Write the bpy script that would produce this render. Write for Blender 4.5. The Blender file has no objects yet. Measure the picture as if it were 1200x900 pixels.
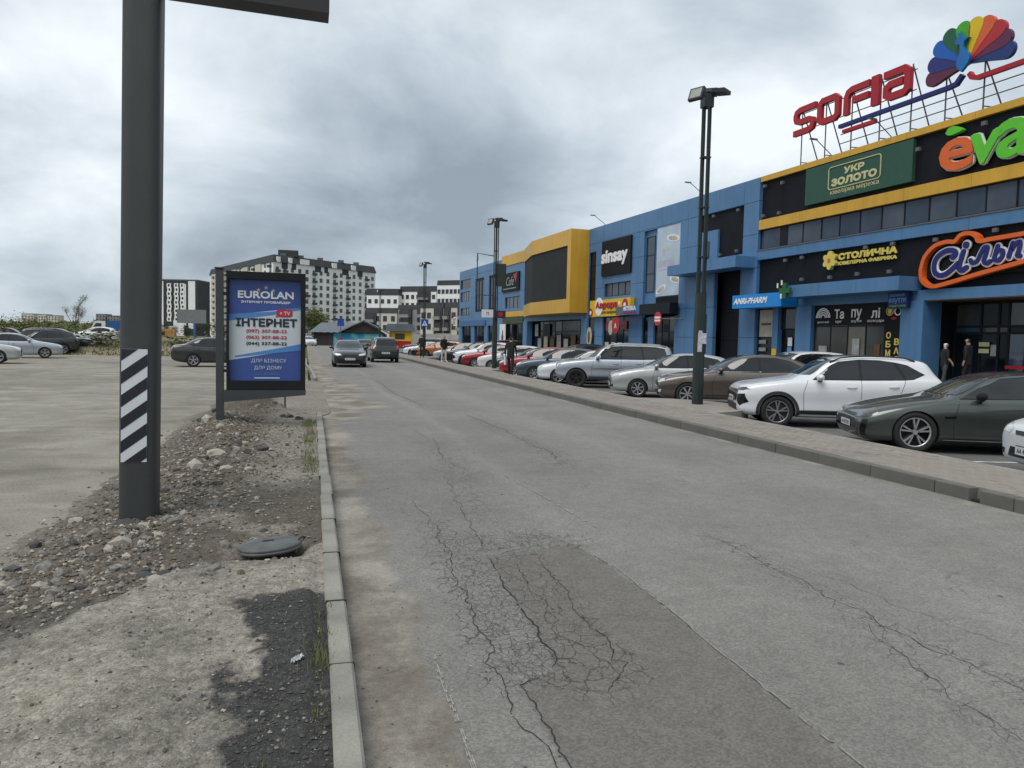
import bpy, bmesh, math, random
from mathutils import Vector, Matrix, noise
from mathutils.bvhtree import BVHTree
R = math.radians
SC = bpy.context.scene
COL = SC.collection

# ------------------------------------------------------------------ camera
# world frame: +Y runs along the road, +X across it to the shops, metres
CAM_H, PITCH, ROLL, YAW = 1.65, R(3.419), 0.0205, R(15.5355)
def _yaw(v):
    c, s = math.cos(YAW), math.sin(YAW)
    return Vector((c*v[0]+s*v[1], -s*v[0]+c*v[1], v[2]))
_F = _yaw((0, math.cos(PITCH), -math.sin(PITCH)))
_Rt = _yaw((1, 0, 0)); _Up = _yaw((0, math.sin(PITCH), math.cos(PITCH)))
_Ri = math.cos(ROLL)*_Rt + math.sin(ROLL)*_Up
_Ui = math.cos(ROLL)*_Up - math.sin(ROLL)*_Rt
cam = bpy.data.cameras.new('camera')
cam.sensor_width = 36; cam.lens = 873/1200*36
cam.clip_start = 0.05; cam.clip_end = 6000
camo = bpy.data.objects.new('camera', cam); COL.objects.link(camo)
M4 = Matrix.Identity(4)
for i in range(3):
    M4[i][0] = _Ri[i]; M4[i][1] = _Ui[i]; M4[i][2] = -_F[i]
M4[2][3] = CAM_H
camo.matrix_world = M4
SC.camera = camo

# ------------------------------------------------------------------ sky, sun, exposure
SUN_EL, SUN_AZ = R(60), R(235)      # broad glow behind the cloud, over the camera's shoulder
w = bpy.data.worlds.new('World'); SC.world = w; w.use_nodes = True
nt = w.node_tree; N = nt.nodes; L = nt.links; N.clear()
def wn(t, **k):
    n = N.new(t)
    for a, b in k.items(): setattr(n, a, b)
    return n
out = wn('ShaderNodeOutputWorld'); bg1 = wn('ShaderNodeBackground'); bg2 = wn('ShaderNodeBackground'); mix = wn('ShaderNodeMixShader')
sky = wn('ShaderNodeTexSky', sky_type='NISHITA', sun_disc=False)
sky.sun_elevation = SUN_EL; sky.sun_rotation = SUN_AZ
bg1.inputs['Strength'].default_value = 0.07
L.new(sky.outputs[0], bg1.inputs['Color'])
tc = wn('ShaderNodeTexCoord')
# project the view direction on a flat cloud deck so that clouds pack towards the horizon
sep = wn('ShaderNodeSeparateXYZ'); L.new(tc.outputs['Generated'], sep.inputs[0])
def wmath(op, a, b=None):
    n = wn('ShaderNodeMath', operation=op)
    for i, v in enumerate((a, b)):
        if v is None: continue
        if isinstance(v, (int, float)): n.inputs[i].default_value = v
        else: L.new(v, n.inputs[i])
    return n.outputs[0]
zz = wmath('ADD', wmath('ABSOLUTE', sep.outputs[2]), 0.42)
comb = wn('ShaderNodeCombineXYZ')
L.new(wmath('DIVIDE', sep.outputs[0], zz), comb.inputs[0]); L.new(wmath('DIVIDE', sep.outputs[1], zz), comb.inputs[1])
def wnoise(scale, detail, rough, dist, off):
    m = wn('ShaderNodeMapping'); m.inputs['Location'].default_value = off
    L.new(comb.outputs[0], m.inputs['Vector'])
    n = wn('ShaderNodeTexNoise'); n.inputs['Scale'].default_value = scale; n.inputs['Detail'].default_value = detail
    n.inputs['Roughness'].default_value = rough; n.inputs['Distortion'].default_value = dist
    L.new(m.outputs[0], n.inputs['Vector']); return n.outputs['Fac']
big = wnoise(1.05, 2, 0.45, 0.25, (1.3, 4.1, 0.0)); mid = wnoise(2.2, 8, 0.56, 0.22, (7.7, 2.2, 1.0))
dens = wmath('ADD', wmath('MULTIPLY', big, 0.56), wmath('MULTIPLY', mid, 0.44))
cr = wn('ShaderNodeValToRGB'); L.new(dens, cr.inputs[0])
e = cr.color_ramp.elements
e[0].position = 0.37; e[0].color = (0.195, 0.232, 0.272, 1)
e[1].position = 0.62; e[1].color = (0.605, 0.640, 0.668, 1)
for p, c in ((0.44, (0.270, 0.318, 0.362)), (0.50, (0.362, 0.412, 0.455)), (0.56, (0.480, 0.524, 0.562))):
    q = cr.color_ramp.elements.new(p); q.color = (*c, 1)
bg2.inputs['Strength'].default_value = 1.0
L.new(cr.outputs[0], bg2.inputs['Color'])
mix.inputs[0].default_value = 0.93
L.new(bg1.outputs[0], mix.inputs[1]); L.new(bg2.outputs[0], mix.inputs[2]); L.new(mix.outputs[0], out.inputs['Surface'])

sl = bpy.data.lights.new('sun', 'SUN'); sl.energy = 1.5; sl.angle = R(40); sl.color = (1, 0.97, 0.92)
so = bpy.data.objects.new('sun', sl); COL.objects.link(so)
_sd = Vector((math.sin(SUN_AZ)*math.cos(SUN_EL), math.cos(SUN_AZ)*math.cos(SUN_EL), math.sin(SUN_EL)))
so.rotation_euler = _sd.to_track_quat('Z', 'Y').to_euler()
so.location = (0, 0, 60)
vs = SC.view_settings
SC.display_settings.display_device = 'sRGB'
vs.view_transform = 'Standard'; vs.look = 'None'; vs.exposure = 0.70; vs.gamma = 1.0
vs.use_curve_mapping = False

# ------------------------------------------------------------------ helpers
def s2l(r, g, b):
    f = lambda c: (c/255/12.92) if c <= 10.3 else ((c/255+0.055)/1.055)**2.4
    return (f(r), f(g), f(b))
MATS = {}
def mat(name, rgb, rough=0.6, metal=0.0, var=0.10, scale=3.0, bump=0.0, bscale=60.0, coat=0.0, spec=0.5, fine=0.0, fscale=80.0, attr=None, alpha=1.0):
    """Principled material with two scales of noise on the colour and optional bump."""
    m = bpy.data.materials.new(name); m.use_nodes = True
    nt = m.node_tree; n = nt.nodes; l = nt.links
    b = n['Principled BSDF']
    b.inputs['Roughness'].default_value = rough; b.inputs['Metallic'].default_value = metal
    b.inputs['Coat Weight'].default_value = coat; b.inputs['Coat Roughness'].default_value = 0.04
    b.inputs['Specular IOR Level'].default_value = spec
    tc = n.new('ShaderNodeTexCoord')
    if attr:
        base = n.new('ShaderNodeAttribute'); base.attribute_name = attr; col = base.outputs['Color']
    else:
        base = n.new('ShaderNodeRGB'); base.outputs[0].default_value = (*rgb, 1); col = base.outputs[0]
    def vary(col, sc, amt, det):
        t = n.new('ShaderNodeTexNoise'); t.inputs['Scale'].default_value = sc; t.inputs['Detail'].default_value = det
        l.new(tc.outputs['Object'], t.inputs['Vector'])
        mr = n.new('ShaderNodeMapRange'); mr.inputs[1].default_value = 0.3; mr.inputs[2].default_value = 0.7
        mr.inputs[3].default_value = 1-amt; mr.inputs[4].default_value = 1+amt
        l.new(t.outputs['Fac'], mr.inputs[0])
        mx = n.new('ShaderNodeVectorMath'); mx.operation = 'SCALE'
        l.new(col, mx.inputs[0]); l.new(mr.outputs[0], mx.inputs['Scale'])
        return mx.outputs[0]
    if var: col = vary(col, scale, var, 5)
    if fine: col = vary(col, fscale, fine, 3)
    l.new(col, b.inputs['Base Color'])
    if bump:
        t = n.new('ShaderNodeTexNoise'); t.inputs['Scale'].default_value = bscale; t.inputs['Detail'].default_value = 4
        l.new(tc.outputs['Object'], t.inputs['Vector'])
        bp = n.new('ShaderNodeBump'); bp.inputs['Strength'].default_value = bump; bp.inputs['Distance'].default_value = 0.01
        l.new(t.outputs['Fac'], bp.inputs['Height']); l.new(bp.outputs[0], b.inputs['Normal'])
    MATS[name] = m
    return m

class MB:
    """Collects shapes into one mesh; build() links it as one object."""
    def __init__(s): s.v = []; s.f = []; s.mi = []; s.cur = 0; s.smooth = []; s.sm = False
    def add(s, vs, fs):
        o = len(s.v); s.v.extend([tuple(v) for v in vs])
        for f in fs: s.f.append([o+i for i in f]); s.mi.append(s.cur); s.smooth.append(s.sm)
        return s
    def box(s, x0, x1, y0, y1, z0, z1, bev=0.0):
        x0, x1 = min(x0, x1), max(x0, x1); y0, y1 = min(y0, y1), max(y0, y1); z0, z1 = min(z0, z1), max(z0, z1)
        if bev <= 0:
            return s.add([(x0,y0,z0),(x1,y0,z0),(x1,y1,z0),(x0,y1,z0),(x0,y0,z1),(x1,y0,z1),(x1,y1,z1),(x0,y1,z1)],
                [(0,3,2,1),(4,5,6,7),(0,1,5,4),(1,2,6,5),(2,3,7,6),(3,0,4,7)])
        b = bev   # top edges chamfered
        return s.add([(x0,y0,z0),(x1,y0,z0),(x1,y1,z0),(x0,y1,z0),(x0,y0,z1-b),(x1,y0,z1-b),(x1,y1,z1-b),(x0,y1,z1-b),
            (x0+b,y0+b,z1),(x1-b,y0+b,z1),(x1-b,y1-b,z1),(x0+b,y1-b,z1)],
            [(0,3,2,1),(8,9,10,11),(0,1,5,4),(1,2,6,5),(2,3,7,6),(3,0,4,7),(4,5,9,8),(5,6,10,9),(6,7,11,10),(7,4,8,11)])
    def prism(s, poly, d0, d1, axis='y'):
        """extrude a 2-D outline; axis y: outline in x,z; axis z: in x,y; axis x: in y,z"""
        n = len(poly)
        def p(a, b, d): return (a, d, b) if axis == 'y' else ((a, b, d) if axis == 'z' else (d, a, b))
        vs = [p(a, b, d0) for a, b in poly] + [p(a, b, d1) for a, b in poly]
        fs = [list(range(n))[::-1], list(range(n, 2*n))] + [(i, (i+1) % n, n+(i+1) % n, n+i) for i in range(n)]
        return s.add(vs, fs)
    def tube(s, pts, rad, seg=8, cap=True):
        pts = [Vector(p) for p in pts]; n = len(pts)
        rs = rad if isinstance(rad, (list, tuple)) else [rad]*n
        o = len(s.v); rings = []
        up = Vector((0, 0, 1)); prev = None
        for i, p in enumerate(pts):
            d = (pts[min(i+1, n-1)]-pts[max(i-1, 0)]).normalized()
            a = d.cross(up if abs(d.z) < 0.95 else Vector((1, 0, 0))).normalized() if prev is None else (prev-d*prev.dot(d)).normalized()
            prev = a; b = d.cross(a)
            rings.append([p+(a*math.cos(t*2*math.pi/seg)+b*math.sin(t*2*math.pi/seg))*rs[i] for t in range(seg)])
        vs = [v for r in rings for v in r]; fs = []
        for i in range(n-1):
            for t in range(seg):
                fs.append((i*seg+t, i*seg+(t+1) % seg, (i+1)*seg+(t+1) % seg, (i+1)*seg+t))
        if cap: fs += [list(range(seg))[::-1], list(range((n-1)*seg, n*seg))]
        return s.add(vs, fs)
    def lathe(s, prof, seg=24, axis='z', c=(0, 0, 0)):
        vs = []; fs = []; k = len(prof)
        for t in range(seg):
            a = 2*math.pi*t/seg
            for r, h in prof:
                q = (r*math.cos(a), r*math.sin(a), h)
                if axis == 'y': q = (q[0], q[2], q[1])
                if axis == 'x': q = (q[2], q[0], q[1])
                vs.append((q[0]+c[0], q[1]+c[1], q[2]+c[2]))
        for t in range(seg):
            for i in range(k-1):
                fs.append((t*k+i, ((t+1) % seg)*k+i, ((t+1) % seg)*k+i+1, t*k+i+1))
        return s.add(vs, fs)
    def mesh(s, name, mats, fix=True):
        me = bpy.data.meshes.new(name); me.from_pydata(s.v, [], s.f)
        for m in (mats if isinstance(mats, (list, tuple)) else [mats]): me.materials.append(m)
        me.polygons.foreach_set('material_index', s.mi); me.polygons.foreach_set('use_smooth', s.smooth)
        if fix:
            bm = bmesh.new(); bm.from_mesh(me); bmesh.ops.recalc_face_normals(bm, faces=bm.faces); bm.to_mesh(me); bm.free()
        me.update()
        return me
    def build(s, name, mats, parent=None, fix=True):
        return obj(name, s.mesh(name, mats, fix), parent)
def obj(name, me, parent=None, mtx=None):
    o = bpy.data.objects.new(name, me); COL.objects.link(o)
    if parent: o.parent = parent
    if mtx is not None: o.matrix_basis = mtx
    return o
def tag(o, label=None, cat=None, group=None, kind=None):
    if label: o['label'] = label
    if cat: o['category'] = cat
    if group: o['group'] = group
    if kind: o['kind'] = kind
    return o
def empty(name, mtx=None, label=None, cat=None, group=None):
    o = bpy.data.objects.new(name, None); COL.objects.link(o); o.empty_display_size = 0.2
    if mtx is not None: o.matrix_basis = mtx
    return tag(o, label, cat, group)
def loc(x, y, z, rz=0): return Matrix.Translation((x, y, z)) @ Matrix.Rotation(rz, 4, 'Z')
def copy_tree(o, parent=None):
    c = o.copy(); COL.objects.link(c)
    if parent: c.parent = parent; c.matrix_parent_inverse.identity()
    for ch in KIDS.get(o, []): copy_tree(ch, c)
    return c
KIDS = {}
def index_children():
    KIDS.clear()
    for o in bpy.data.objects:
        if o.parent: KIDS.setdefault(o.parent, []).append(o)
def smooth_by_angle(me, deg=35):
    """shade smooth with sharp edges above an angle"""
    me.polygons.foreach_set('use_smooth', [True]*len(me.polygons))
    bm = bmesh.new(); bm.from_mesh(me)
    for ed in bm.edges:
        if len(ed.link_faces) == 2 and ed.calc_face_angle(0) > R(deg): ed.smooth = False
    bm.to_mesh(me); bm.free()
_TXT = {}
def text_mesh(txt, w, h, mat_, depth=0.0, bold=0.0, shear=0.0, space=1.0, key=None, keep=False):
    """flat or raised lettering fitted in a w x h box, lower left at the origin, reading along +X, facing -Y, in the XZ plane"""
    c = bpy.data.curves.new('t', 'FONT'); c.body = txt; c.size = 1; c.offset = bold; c.shear = shear; c.space_character = space
    c.extrude = 0.5 if depth else 0.0; c.resolution_u = 3
    o = bpy.data.objects.new('t', c); COL.objects.link(o)
    dg = bpy.context.evaluated_depsgraph_get(); dg.update()
    me = bpy.data.meshes.new_from_object(o.evaluated_get(dg))
    bpy.data.objects.remove(o); bpy.data.curves.remove(c)
    xs = [v.co.x for v in me.vertices]; ys = [v.co.y for v in me.vertices]
    sx = w/(max(xs)-min(xs)); sy = h/(max(ys)-min(ys))
    x0, y0 = min(xs), min(ys)
    for v in me.vertices:
        x, y, z = v.co
        v.co = ((x-x0)*sx, -z*depth, (y-y0)*sy)
    me.materials.clear(); me.materials.append(mat_)
    me.polygons.foreach_set('material_index', [0]*len(me.polygons))
    me.polygons.foreach_set('use_smooth', [False]*len(me.polygons))
    return me
def heavy(me, b, n=8):
    """thicken lettering: shifted copies of the glyphs, each a hair further forward"""
    bm = bmesh.new(); bm.from_mesh(me); geo = bm.verts[:]+bm.edges[:]+bm.faces[:]
    for k in range(n):
        a = 2*math.pi*k/n; d = bmesh.ops.duplicate(bm, geom=geo)
        for v in d['geom']:
            if isinstance(v, bmesh.types.BMVert): v.co += Vector((b*math.cos(a), -0.00012*(k+1), b*math.sin(a)))
    bm.to_mesh(me); bm.free(); return me
def lettering(txt, x, y, z, w, h, m, parent, name='lettering', **k):
    hv = k.pop('hv', 0.0)
    me = text_mesh(txt, w-2*hv, h-2*hv, m, **k)
    if hv: heavy(me, hv); x += hv; z += hv
    o = obj(name, me, parent); o.location = (x, y, z); return o
def thick_line(pts, wd, closed=False):
    """outline polygon of a stroked polyline (mitred)"""
    P = [Vector(p) for p in pts]; n = len(P); Lf = []; Rt = []
    for i in range(n):
        a = (P[i]-P[i-1]).normalized() if (i > 0 or closed) else (P[1]-P[0]).normalized()
        b = (P[(i+1) % n]-P[i]).normalized() if (i < n-1 or closed) else a
        t = (a+b).normalized(); nn = Vector((-t.y, t.x)); k = wd/2/max(0.35, nn.dot(Vector((-a.y, a.x))))
        Lf.append(P[i]+nn*k); Rt.append(P[i]-nn*k)
    return Lf, Rt
def stroke(mb, pts, wd, d0, d1, closed=False):
    Lf, Rt = thick_line(pts, wd, closed); n = len(Lf)
    for i in range(n if closed else n-1):
        j = (i+1) % n
        q = [Lf[i], Rt[i], Rt[j], Lf[j]]
        vs = [(p.x, d0, p.y) for p in q]+[(p.x, d1, p.y) for p in q]
        fs = [(0, 1, 2, 3), (7, 6, 5, 4), (0, 4, 5, 1), (1, 5, 6, 2), (2, 6, 7, 3), (3, 7, 4, 0)]
        mb.add(vs, fs)
def bez(pts, n=8):
    """sample a Catmull-Rom curve through 2-D points"""
    o = []; m = len(pts)
    for i in range(m-1):
        p0, p1, p2, p3 = pts[max(i-1, 0)], pts[i], pts[i+1], pts[min(i+2, m-1)]
        for k in range(n):
            t = k/n
            o.append(tuple(0.5*((2*b)+(c-a)*t+(2*a-5*b+4*c-d)*t*t+(3*b-a-3*c+d)*t**3) for a, b, c, d in zip(p0, p1, p2, p3)))
    o.append(tuple(pts[-1])); return o
def lerp_tab(tab, x):
    if x <= tab[0][0]: return tab[0][1]
    for (a, b), (c, d) in zip(tab, tab[1:]):
        if x <= c: return b+(d-b)*(x-a)/(c-a) if c > a else d
    return tab[-1][1]
def clamp(x, a=0.0, b=1.0): return max(a, min(b, x))
def sst(a, b, x): t = clamp((x-a)/(b-a)); return t*t*(3-2*t)
rnd = random.Random(7)
# ================================================================== THE SETTING: ground, road, kerbs, pavement
def fbm(x, y, s, o=4, seed=0.0):
    v = 0; a = 0.5; f = s
    for _ in range(o):
        v += a*noise.noise((x*f, y*f, seed)); a *= 0.5; f *= 2.03
    return v
def grid_mesh(name, xs, ys, zf, mats, attrs=None, cull=None):
    """sheet over a rectangular grid with a height function and colour attributes {name: f(x,y)->rgba}"""
    nx, ny = len(xs), len(ys)
    P = [(x, y) for y in ys for x in xs]
    V = [(x, y, zf(x, y)) for x, y in P]
    F = [(j*nx+i, j*nx+i+1, (j+1)*nx+i+1, (j+1)*nx+i) for j in range(ny-1) for i in range(nx-1)
         if not (cull and cull((xs[i]+xs[i+1])/2, (ys[j]+ys[j+1])/2))]
    me = bpy.data.meshes.new(name); me.from_pydata(V, [], F)
    for m in (mats if isinstance(mats, (list, tuple)) else [mats]): me.materials.append(m)
    me.polygons.foreach_set('use_smooth', [True]*len(F))
    for an, fn in (attrs or {}).items():
        at = me.color_attributes.new(an, 'FLOAT_COLOR', 'POINT')
        buf = []
        for x, y in P: buf.extend(fn(x, y))
        at.data.foreach_set('color', buf)
    return me
def steps(*segs):
    o = []
    for a, b, d in segs:
        n = max(1, round((b-a)/d)); o += [a+(b-a)*i/n for i in range(n)]
    o.append(segs[-1][1]); return o

# ---- node helper for hand written materials
class NG:
    def __init__(s, name):
        s.m = bpy.data.materials.new(name); s.m.use_nodes = True; s.t = s.m.node_tree; s.b = s.t.nodes['Principled BSDF']
        s.co = s.n('ShaderNodeTexCoord').outputs['Object']
    def n(s, t, **k):
        x = s.t.nodes.new(t)
        for a, b in k.items(): setattr(x, a, b)
        return x
    def put(s, sock, v):
        if isinstance(v, (int, float)): sock.default_value = v
        elif isinstance(v, tuple): sock.default_value = (*v, 1) if len(v) == 3 and sock.type == 'RGBA' else v
        else: s.t.links.new(v, sock)
    def math(s, op, a, b=0.0, c=None, clampit=False):
        x = s.n('ShaderNodeMath', operation=op, use_clamp=clampit); s.put(x.inputs[0], a); s.put(x.inputs[1], b)
        if c is not None: s.put(x.inputs[2], c)
        return x.outputs[0]
    def noise(s, sc, det=4, rough=0.5, dist=0.0, vec=None, col=False):
        x = s.n('ShaderNodeTexNoise'); s.put(x.inputs['Scale'], sc); s.put(x.inputs['Detail'], det); s.put(x.inputs['Roughness'], rough)
        s.put(x.inputs['Distortion'], dist); s.put(x.inputs['Vector'], vec or s.co); return x.outputs['Color' if col else 'Fac']
    def ramp(s, f, a, b, lo=0.0, hi=1.0):
        x = s.n('ShaderNodeMapRange'); x.interpolation_type = 'SMOOTHSTEP'
        for i, v in enumerate((f, a, b, lo, hi)): s.put(x.inputs[i], v)
        return x.outputs[0]
    def mix(s, f, a, b, mode='MIX'):
        x = s.n('ShaderNodeMix', data_type='RGBA', blend_type=mode); s.put(x.inputs[0], f); s.put(x.inputs[6], a); s.put(x.inputs[7], b); return x.outputs[2]
    def scale(s, c, f):
        x = s.n('ShaderNodeVectorMath', operation='SCALE'); s.put(x.inputs[0], c); s.put(x.inputs['Scale'], f); return x.outputs[0]
    def attr(s, name):
        x = s.n('ShaderNodeAttribute'); x.attribute_name = name; return x
    def sepc(s, c):
        x = s.n('ShaderNodeSeparateColor'); s.put(x.inputs[0], c); return x.outputs
    def voro(s, sc, vec=None, feat='DISTANCE_TO_EDGE', rand=1.0):
        x = s.n('ShaderNodeTexVoronoi', feature=feat); s.put(x.inputs['Scale'], sc); s.put(x.inputs['Randomness'], rand); s.put(x.inputs['Vector'], vec or s.co); return x.outputs
    def warp(s, sc, amt, stretch=(1, 1, 1)):
        v = s.n('ShaderNodeVectorMath', operation='SUBTRACT'); s.put(v.inputs[0], s.noise(sc, 3, 0.6, col=True)); v.inputs[1].default_value = (0.5, 0.5, 0.5)
        k = s.n('ShaderNodeVectorMath', operation='MULTIPLY_ADD'); s.put(k.inputs[0], v.outputs[0]); k.inputs[1].default_value = (amt, amt, amt); s.put(k.inputs[2], s.co)
        m = s.n('ShaderNodeVectorMath', operation='MULTIPLY'); s.put(m.inputs[0], k.outputs[0]); m.inputs[1].default_value = stretch
        return m.outputs[0]
    def bump(s, h, strength, dist=0.01):
        x = s.n('ShaderNodeBump'); s.put(x.inputs['Strength'], strength); s.put(x.inputs['Distance'], dist); s.put(x.inputs['Height'], h)
        s.t.links.new(x.outputs[0], s.b.inputs['Normal'])
    def done(s, col, rough=0.85, spec=0.3):
        s.put(s.b.inputs['Base Color'], col); s.put(s.b.inputs['Roughness'], rough); s.b.inputs['Specular IOR Level'].default_value = spec
        return s.m

# ---- asphalt of the road
def make_asphalt():
    g = NG('road_asphalt')
    a = g.attr('mask'); r, gr, b = g.sepc(a.outputs['Color'])[:3]; al = a.outputs['Alpha']
    stone = g.voro(95, feat='F1')[1]          # colour of each chip
    chip = g.sepc(stone)[0]
    fine = g.noise(260, 2); lo = g.noise(0.55, 5, 0.6); mid = g.noise(5.5, 4, 0.6)
    base = g.mix(g.ramp(lo, 0.3, 0.7), (0.170, 0.163, 0.149), (0.207, 0.199, 0.182))
    base = g.mix(al, base, (0.244, 0.236, 0.217))                       # worn bands
    base = g.mix(gr, base, (0.143, 0.133, 0.119))                       # the patch
    base = g.scale(base, g.ramp(mid, 0.25, 0.75, 0.92, 1.08))
    base = g.scale(base, g.ramp(chip, 0.0, 1.0, 0.80, 1.20))
    base = g.scale(base, g.ramp(fine, 0.3, 0.7, 0.86, 1.14))
    spk = g.math('MULTIPLY', g.ramp(g.voro(38, feat='F1')[0], 0.10, 0.05), g.ramp(g.noise(9, 2), 0.52, 0.6))
    base = g.mix(g.math('MULTIPLY', spk, 0.5), base, (0.27, 0.27, 0.255))
    # dust washed against the kerb
    dn = g.math('ADD', b, g.math('MULTIPLY', g.math('SUBTRACT', g.noise(2.2, 5, 0.62, 0.6), 0.5), 1.1))
    dm = g.ramp(dn, 0.34, 0.62)
    dust = g.mix(g.ramp(g.noise(1.1, 5, 0.6), 0.38, 0.66), (0.145, 0.129, 0.106), (0.30, 0.277, 0.235))
    dust = g.scale(dust, g.ramp(g.noise(24, 5, .7), 0.3, 0.7, 0.84, 1.16)); dust = g.scale(dust, g.ramp(g.noise(150, 3), 0.3, 0.7, 0.82, 1.18)); dust = g.mix(g.math('MULTIPLY', g.ramp(g.voro(14, feat='F1')[0], .10, .05), g.ramp(g.noise(6, 2), .5, .6)), dust, (.05, .047, .042))
    base = g.mix(g.math('MULTIPLY', dm, g.math('MULTIPLY', b, 1.6, clampit=True)), base, dust)
    # oil drips and black spots
    sp = g.ramp(g.voro(3.1, feat='F1')[0], 0.085, 0.04)
    base = g.mix(g.math('MULTIPLY', sp, g.ramp(g.noise(1.7, 2), 0.5, 0.62)), base, (0.07, 0.068, 0.064))
    # alligator cracking where the mask says so: two cell sizes, bent by noise
    v1 = g.voro(8.0, g.warp(7, 0.10, (1.15, 0.9, 1)))[0]; v2 = g.voro(17, g.warp(11, 0.06, (1.1, 0.9, 1)))[0]
    c1 = g.math('MULTIPLY', g.ramp(v1, 0.026, 0.004), g.ramp(r, 0.22, 0.5))
    c2 = g.math('MULTIPLY', g.ramp(v2, 0.045, 0.008), g.ramp(g.math('ADD', r, g.math('MULTIPLY', g.math('SUBTRACT', g.noise(3.2, 3), 0.5), 0.9)), 0.55, 0.85))
    brk = g.ramp(g.noise(4.1, 4, 0.7), 0.28, 0.44, .15, 1)
    cr = g.math('MULTIPLY', g.math('MAXIMUM', c1, g.math('MULTIPLY', c2, 0.8)), brk)
    # open hairlines everywhere, sparse
    vh = g.math('MULTIPLY', g.ramp(g.voro(1.35, g.warp(2.6, 0.5, (1.3, 0.75, 1)))[0], 0.010, 0.002), g.ramp(g.noise(0.8, 4, 0.7), 0.53, 0.62))
    cr = g.math('MAXIMUM', cr, g.math('MULTIPLY', vh, 0.45))
    base = g.mix(g.math('MULTIPLY', cr, 0.74), base, (0.035, 0.034, 0.032))
    h = g.math('ADD', g.math('MULTIPLY', chip, 0.5), g.math('MULTIPLY', fine, 0.5))
    h = g.math('SUBTRACT', h, g.math('MULTIPLY', cr, 2.2))
    g.bump(h, 0.55, 0.006)
    return g.done(base, g.ramp(fine, 0.3, 0.7, 0.78, 0.95), 0.28)
ROADM = make_asphalt()

PATCH_L = [(5.75, 1.34), (5.32, 1.33), (4.02, 1.28), (3.64, 1.25), (3.43, 1.20), (3.34, 1.00), (2.91, 1.0), (1.2, 0.96)]
PATCH_R = [(5.75, 2.08), (5.61, 2.11), (4.94, 2.19), (4.32, 2.19), (3.56, 2.16), (2.38, 2.12), (1.2, 2.1)]
def tab_y(tab, y): return lerp_tab([(b, a) for b, a in sorted(tab)], y)
def in_patch(x, y):
    xl = tab_y(PATCH_L, y)+0.025*noise.noise((y*5, 3.3, 0)); xr = tab_y(PATCH_R, y)+0.03*noise.noise((y*4, 9.3, 0))
    top = 5.42+0.22*clamp((x-1.33)/0.75)
    return x > xl and x < xr and y < top
def gauss(d, s): return math.exp(-(d/s)**2)
def seg_d(x, y, pts):
    best = 9
    for (a, b), (c, d) in zip(pts, pts[1:]):
        dx, dy = c-a, d-b; t = clamp(((x-a)*dx+(y-b)*dy)/(dx*dx+dy*dy+1e-9))
        best = min(best, math.hypot(x-a-dx*t, (y-b-dy*t)))
    return best
CR_LEFT = [(1.12, 6.5), (1.07, 5.5), (1.02, 4.8), (1.02, 4.3), (1.0, 3.8), (0.95, 3.4)]
CR_TOP = [(1.05, 5.62), (1.4, 5.85), (1.8, 5.95), (2.1, 5.7)]
CR_IN = [(1.65, 5.35), (1.6, 4.6), (1.5, 4.0), (1.45, 3.5), (1.35, 3.2)]
CR_MID = [(1.55, 6.6), (1.75, 8.6), (1.9, 10.5), (1.7, 12.5)]
CR_RIGHT = [(3.29, 5.77), (3.41, 5.39), (3.35, 4.75), (3.34, 4.04), (3.32, 3.43), (3.36, 2.99), (3.33, 2.3)]
CR_RIGHT2 = [(3.2, 3.7), (3.04, 3.06), (2.93, 2.6), (2.95, 2.2)]
CR_FAR = [(3.35, 9.3), (3.5, 10.4), (3.45, 12), (3.4, 15)]
def road_mask(x, y):
    if y < 22:
        c = max(0.75*gauss(seg_d(x, y, CR_LEFT), 0.20), 0.8*gauss(seg_d(x, y, CR_TOP), 0.26), 0.62*gauss(seg_d(x, y, CR_IN), 0.24),
            0.44*gauss(seg_d(x, y, CR_MID), 0.42), 0.46*gauss(seg_d(x, y, CR_RIGHT), 0.22), 0.42*gauss(seg_d(x, y, CR_RIGHT2), 0.20),
            0.62*gauss(seg_d(x, y, CR_FAR), 0.28))
    else: c = 0.25
    if 3.2 < y < 6.1: c = max(c, 0.95*sst(0.93, 1.0, x)*sst(1.36, 1.28, x)*sst(3.2, 3.4, y)*sst(5.9, 5.6, y), 0.95*sst(5.5, 5.62, y)*sst(6.15, 5.95, y)*sst(0.98, 1.1, x)*sst(2.15, 1.9, x), 0.80*sst(1.3, 1.36, x)*sst(1.78, 1.62, x)*sst(3.1, 3.3, y)*sst(5.5, 5.3, y))
    if in_patch(x, y): c *= 0.85
    d = sst(1.05, 0.25, x+0.35*fbm(x, y, 0.7, 3)) if y < 15 else sst(1.9, 0.3, x+0.5*fbm(x, y, 0.5, 3))
    if 14 < y < 30: d = max(d, 0.75*sst(2.0, 0.4, x+0.9*fbm(x, y, 0.35, 3)-0.6*math.sin((y-14)/16*math.pi)))
    d = max(d, 0.55*sst(6.55, 6.95, x))
    wv = 0.10*math.sin(y*0.33)+0.22*fbm(x*0.2, y, 0.25, 2)
    lane = 0.75*gauss(x-2.35+wv, 0.14) if 5.6 < y < 40 else 0.0
    lane += 0.75*gauss(x-4.45+wv, 0.45)+0.5*gauss(x-6.1+wv, 0.3)
    return (c, 1.0 if in_patch(x, y) else 0.0, d, clamp(lane*(0.55+0.9*fbm(x, y*0.3, 1.1, 3, 4))))
def road_z(x, y):
    z = 0.012*fbm(x, y, 0.5, 3)*0.6
    if y < 8 and in_patch(x, y): z -= 0.008
    return z
rme = grid_mesh('road', steps((0.2, 3.6, 0.03), (3.6, 6.96, 0.07)), steps((-16, 0.4, 0.8), (0.4, 7, 0.03), (7, 14, 0.09), (14, 34, 0.4), (34, 130, 3)), road_z, ROADM, {'mask': road_mask})
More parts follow.
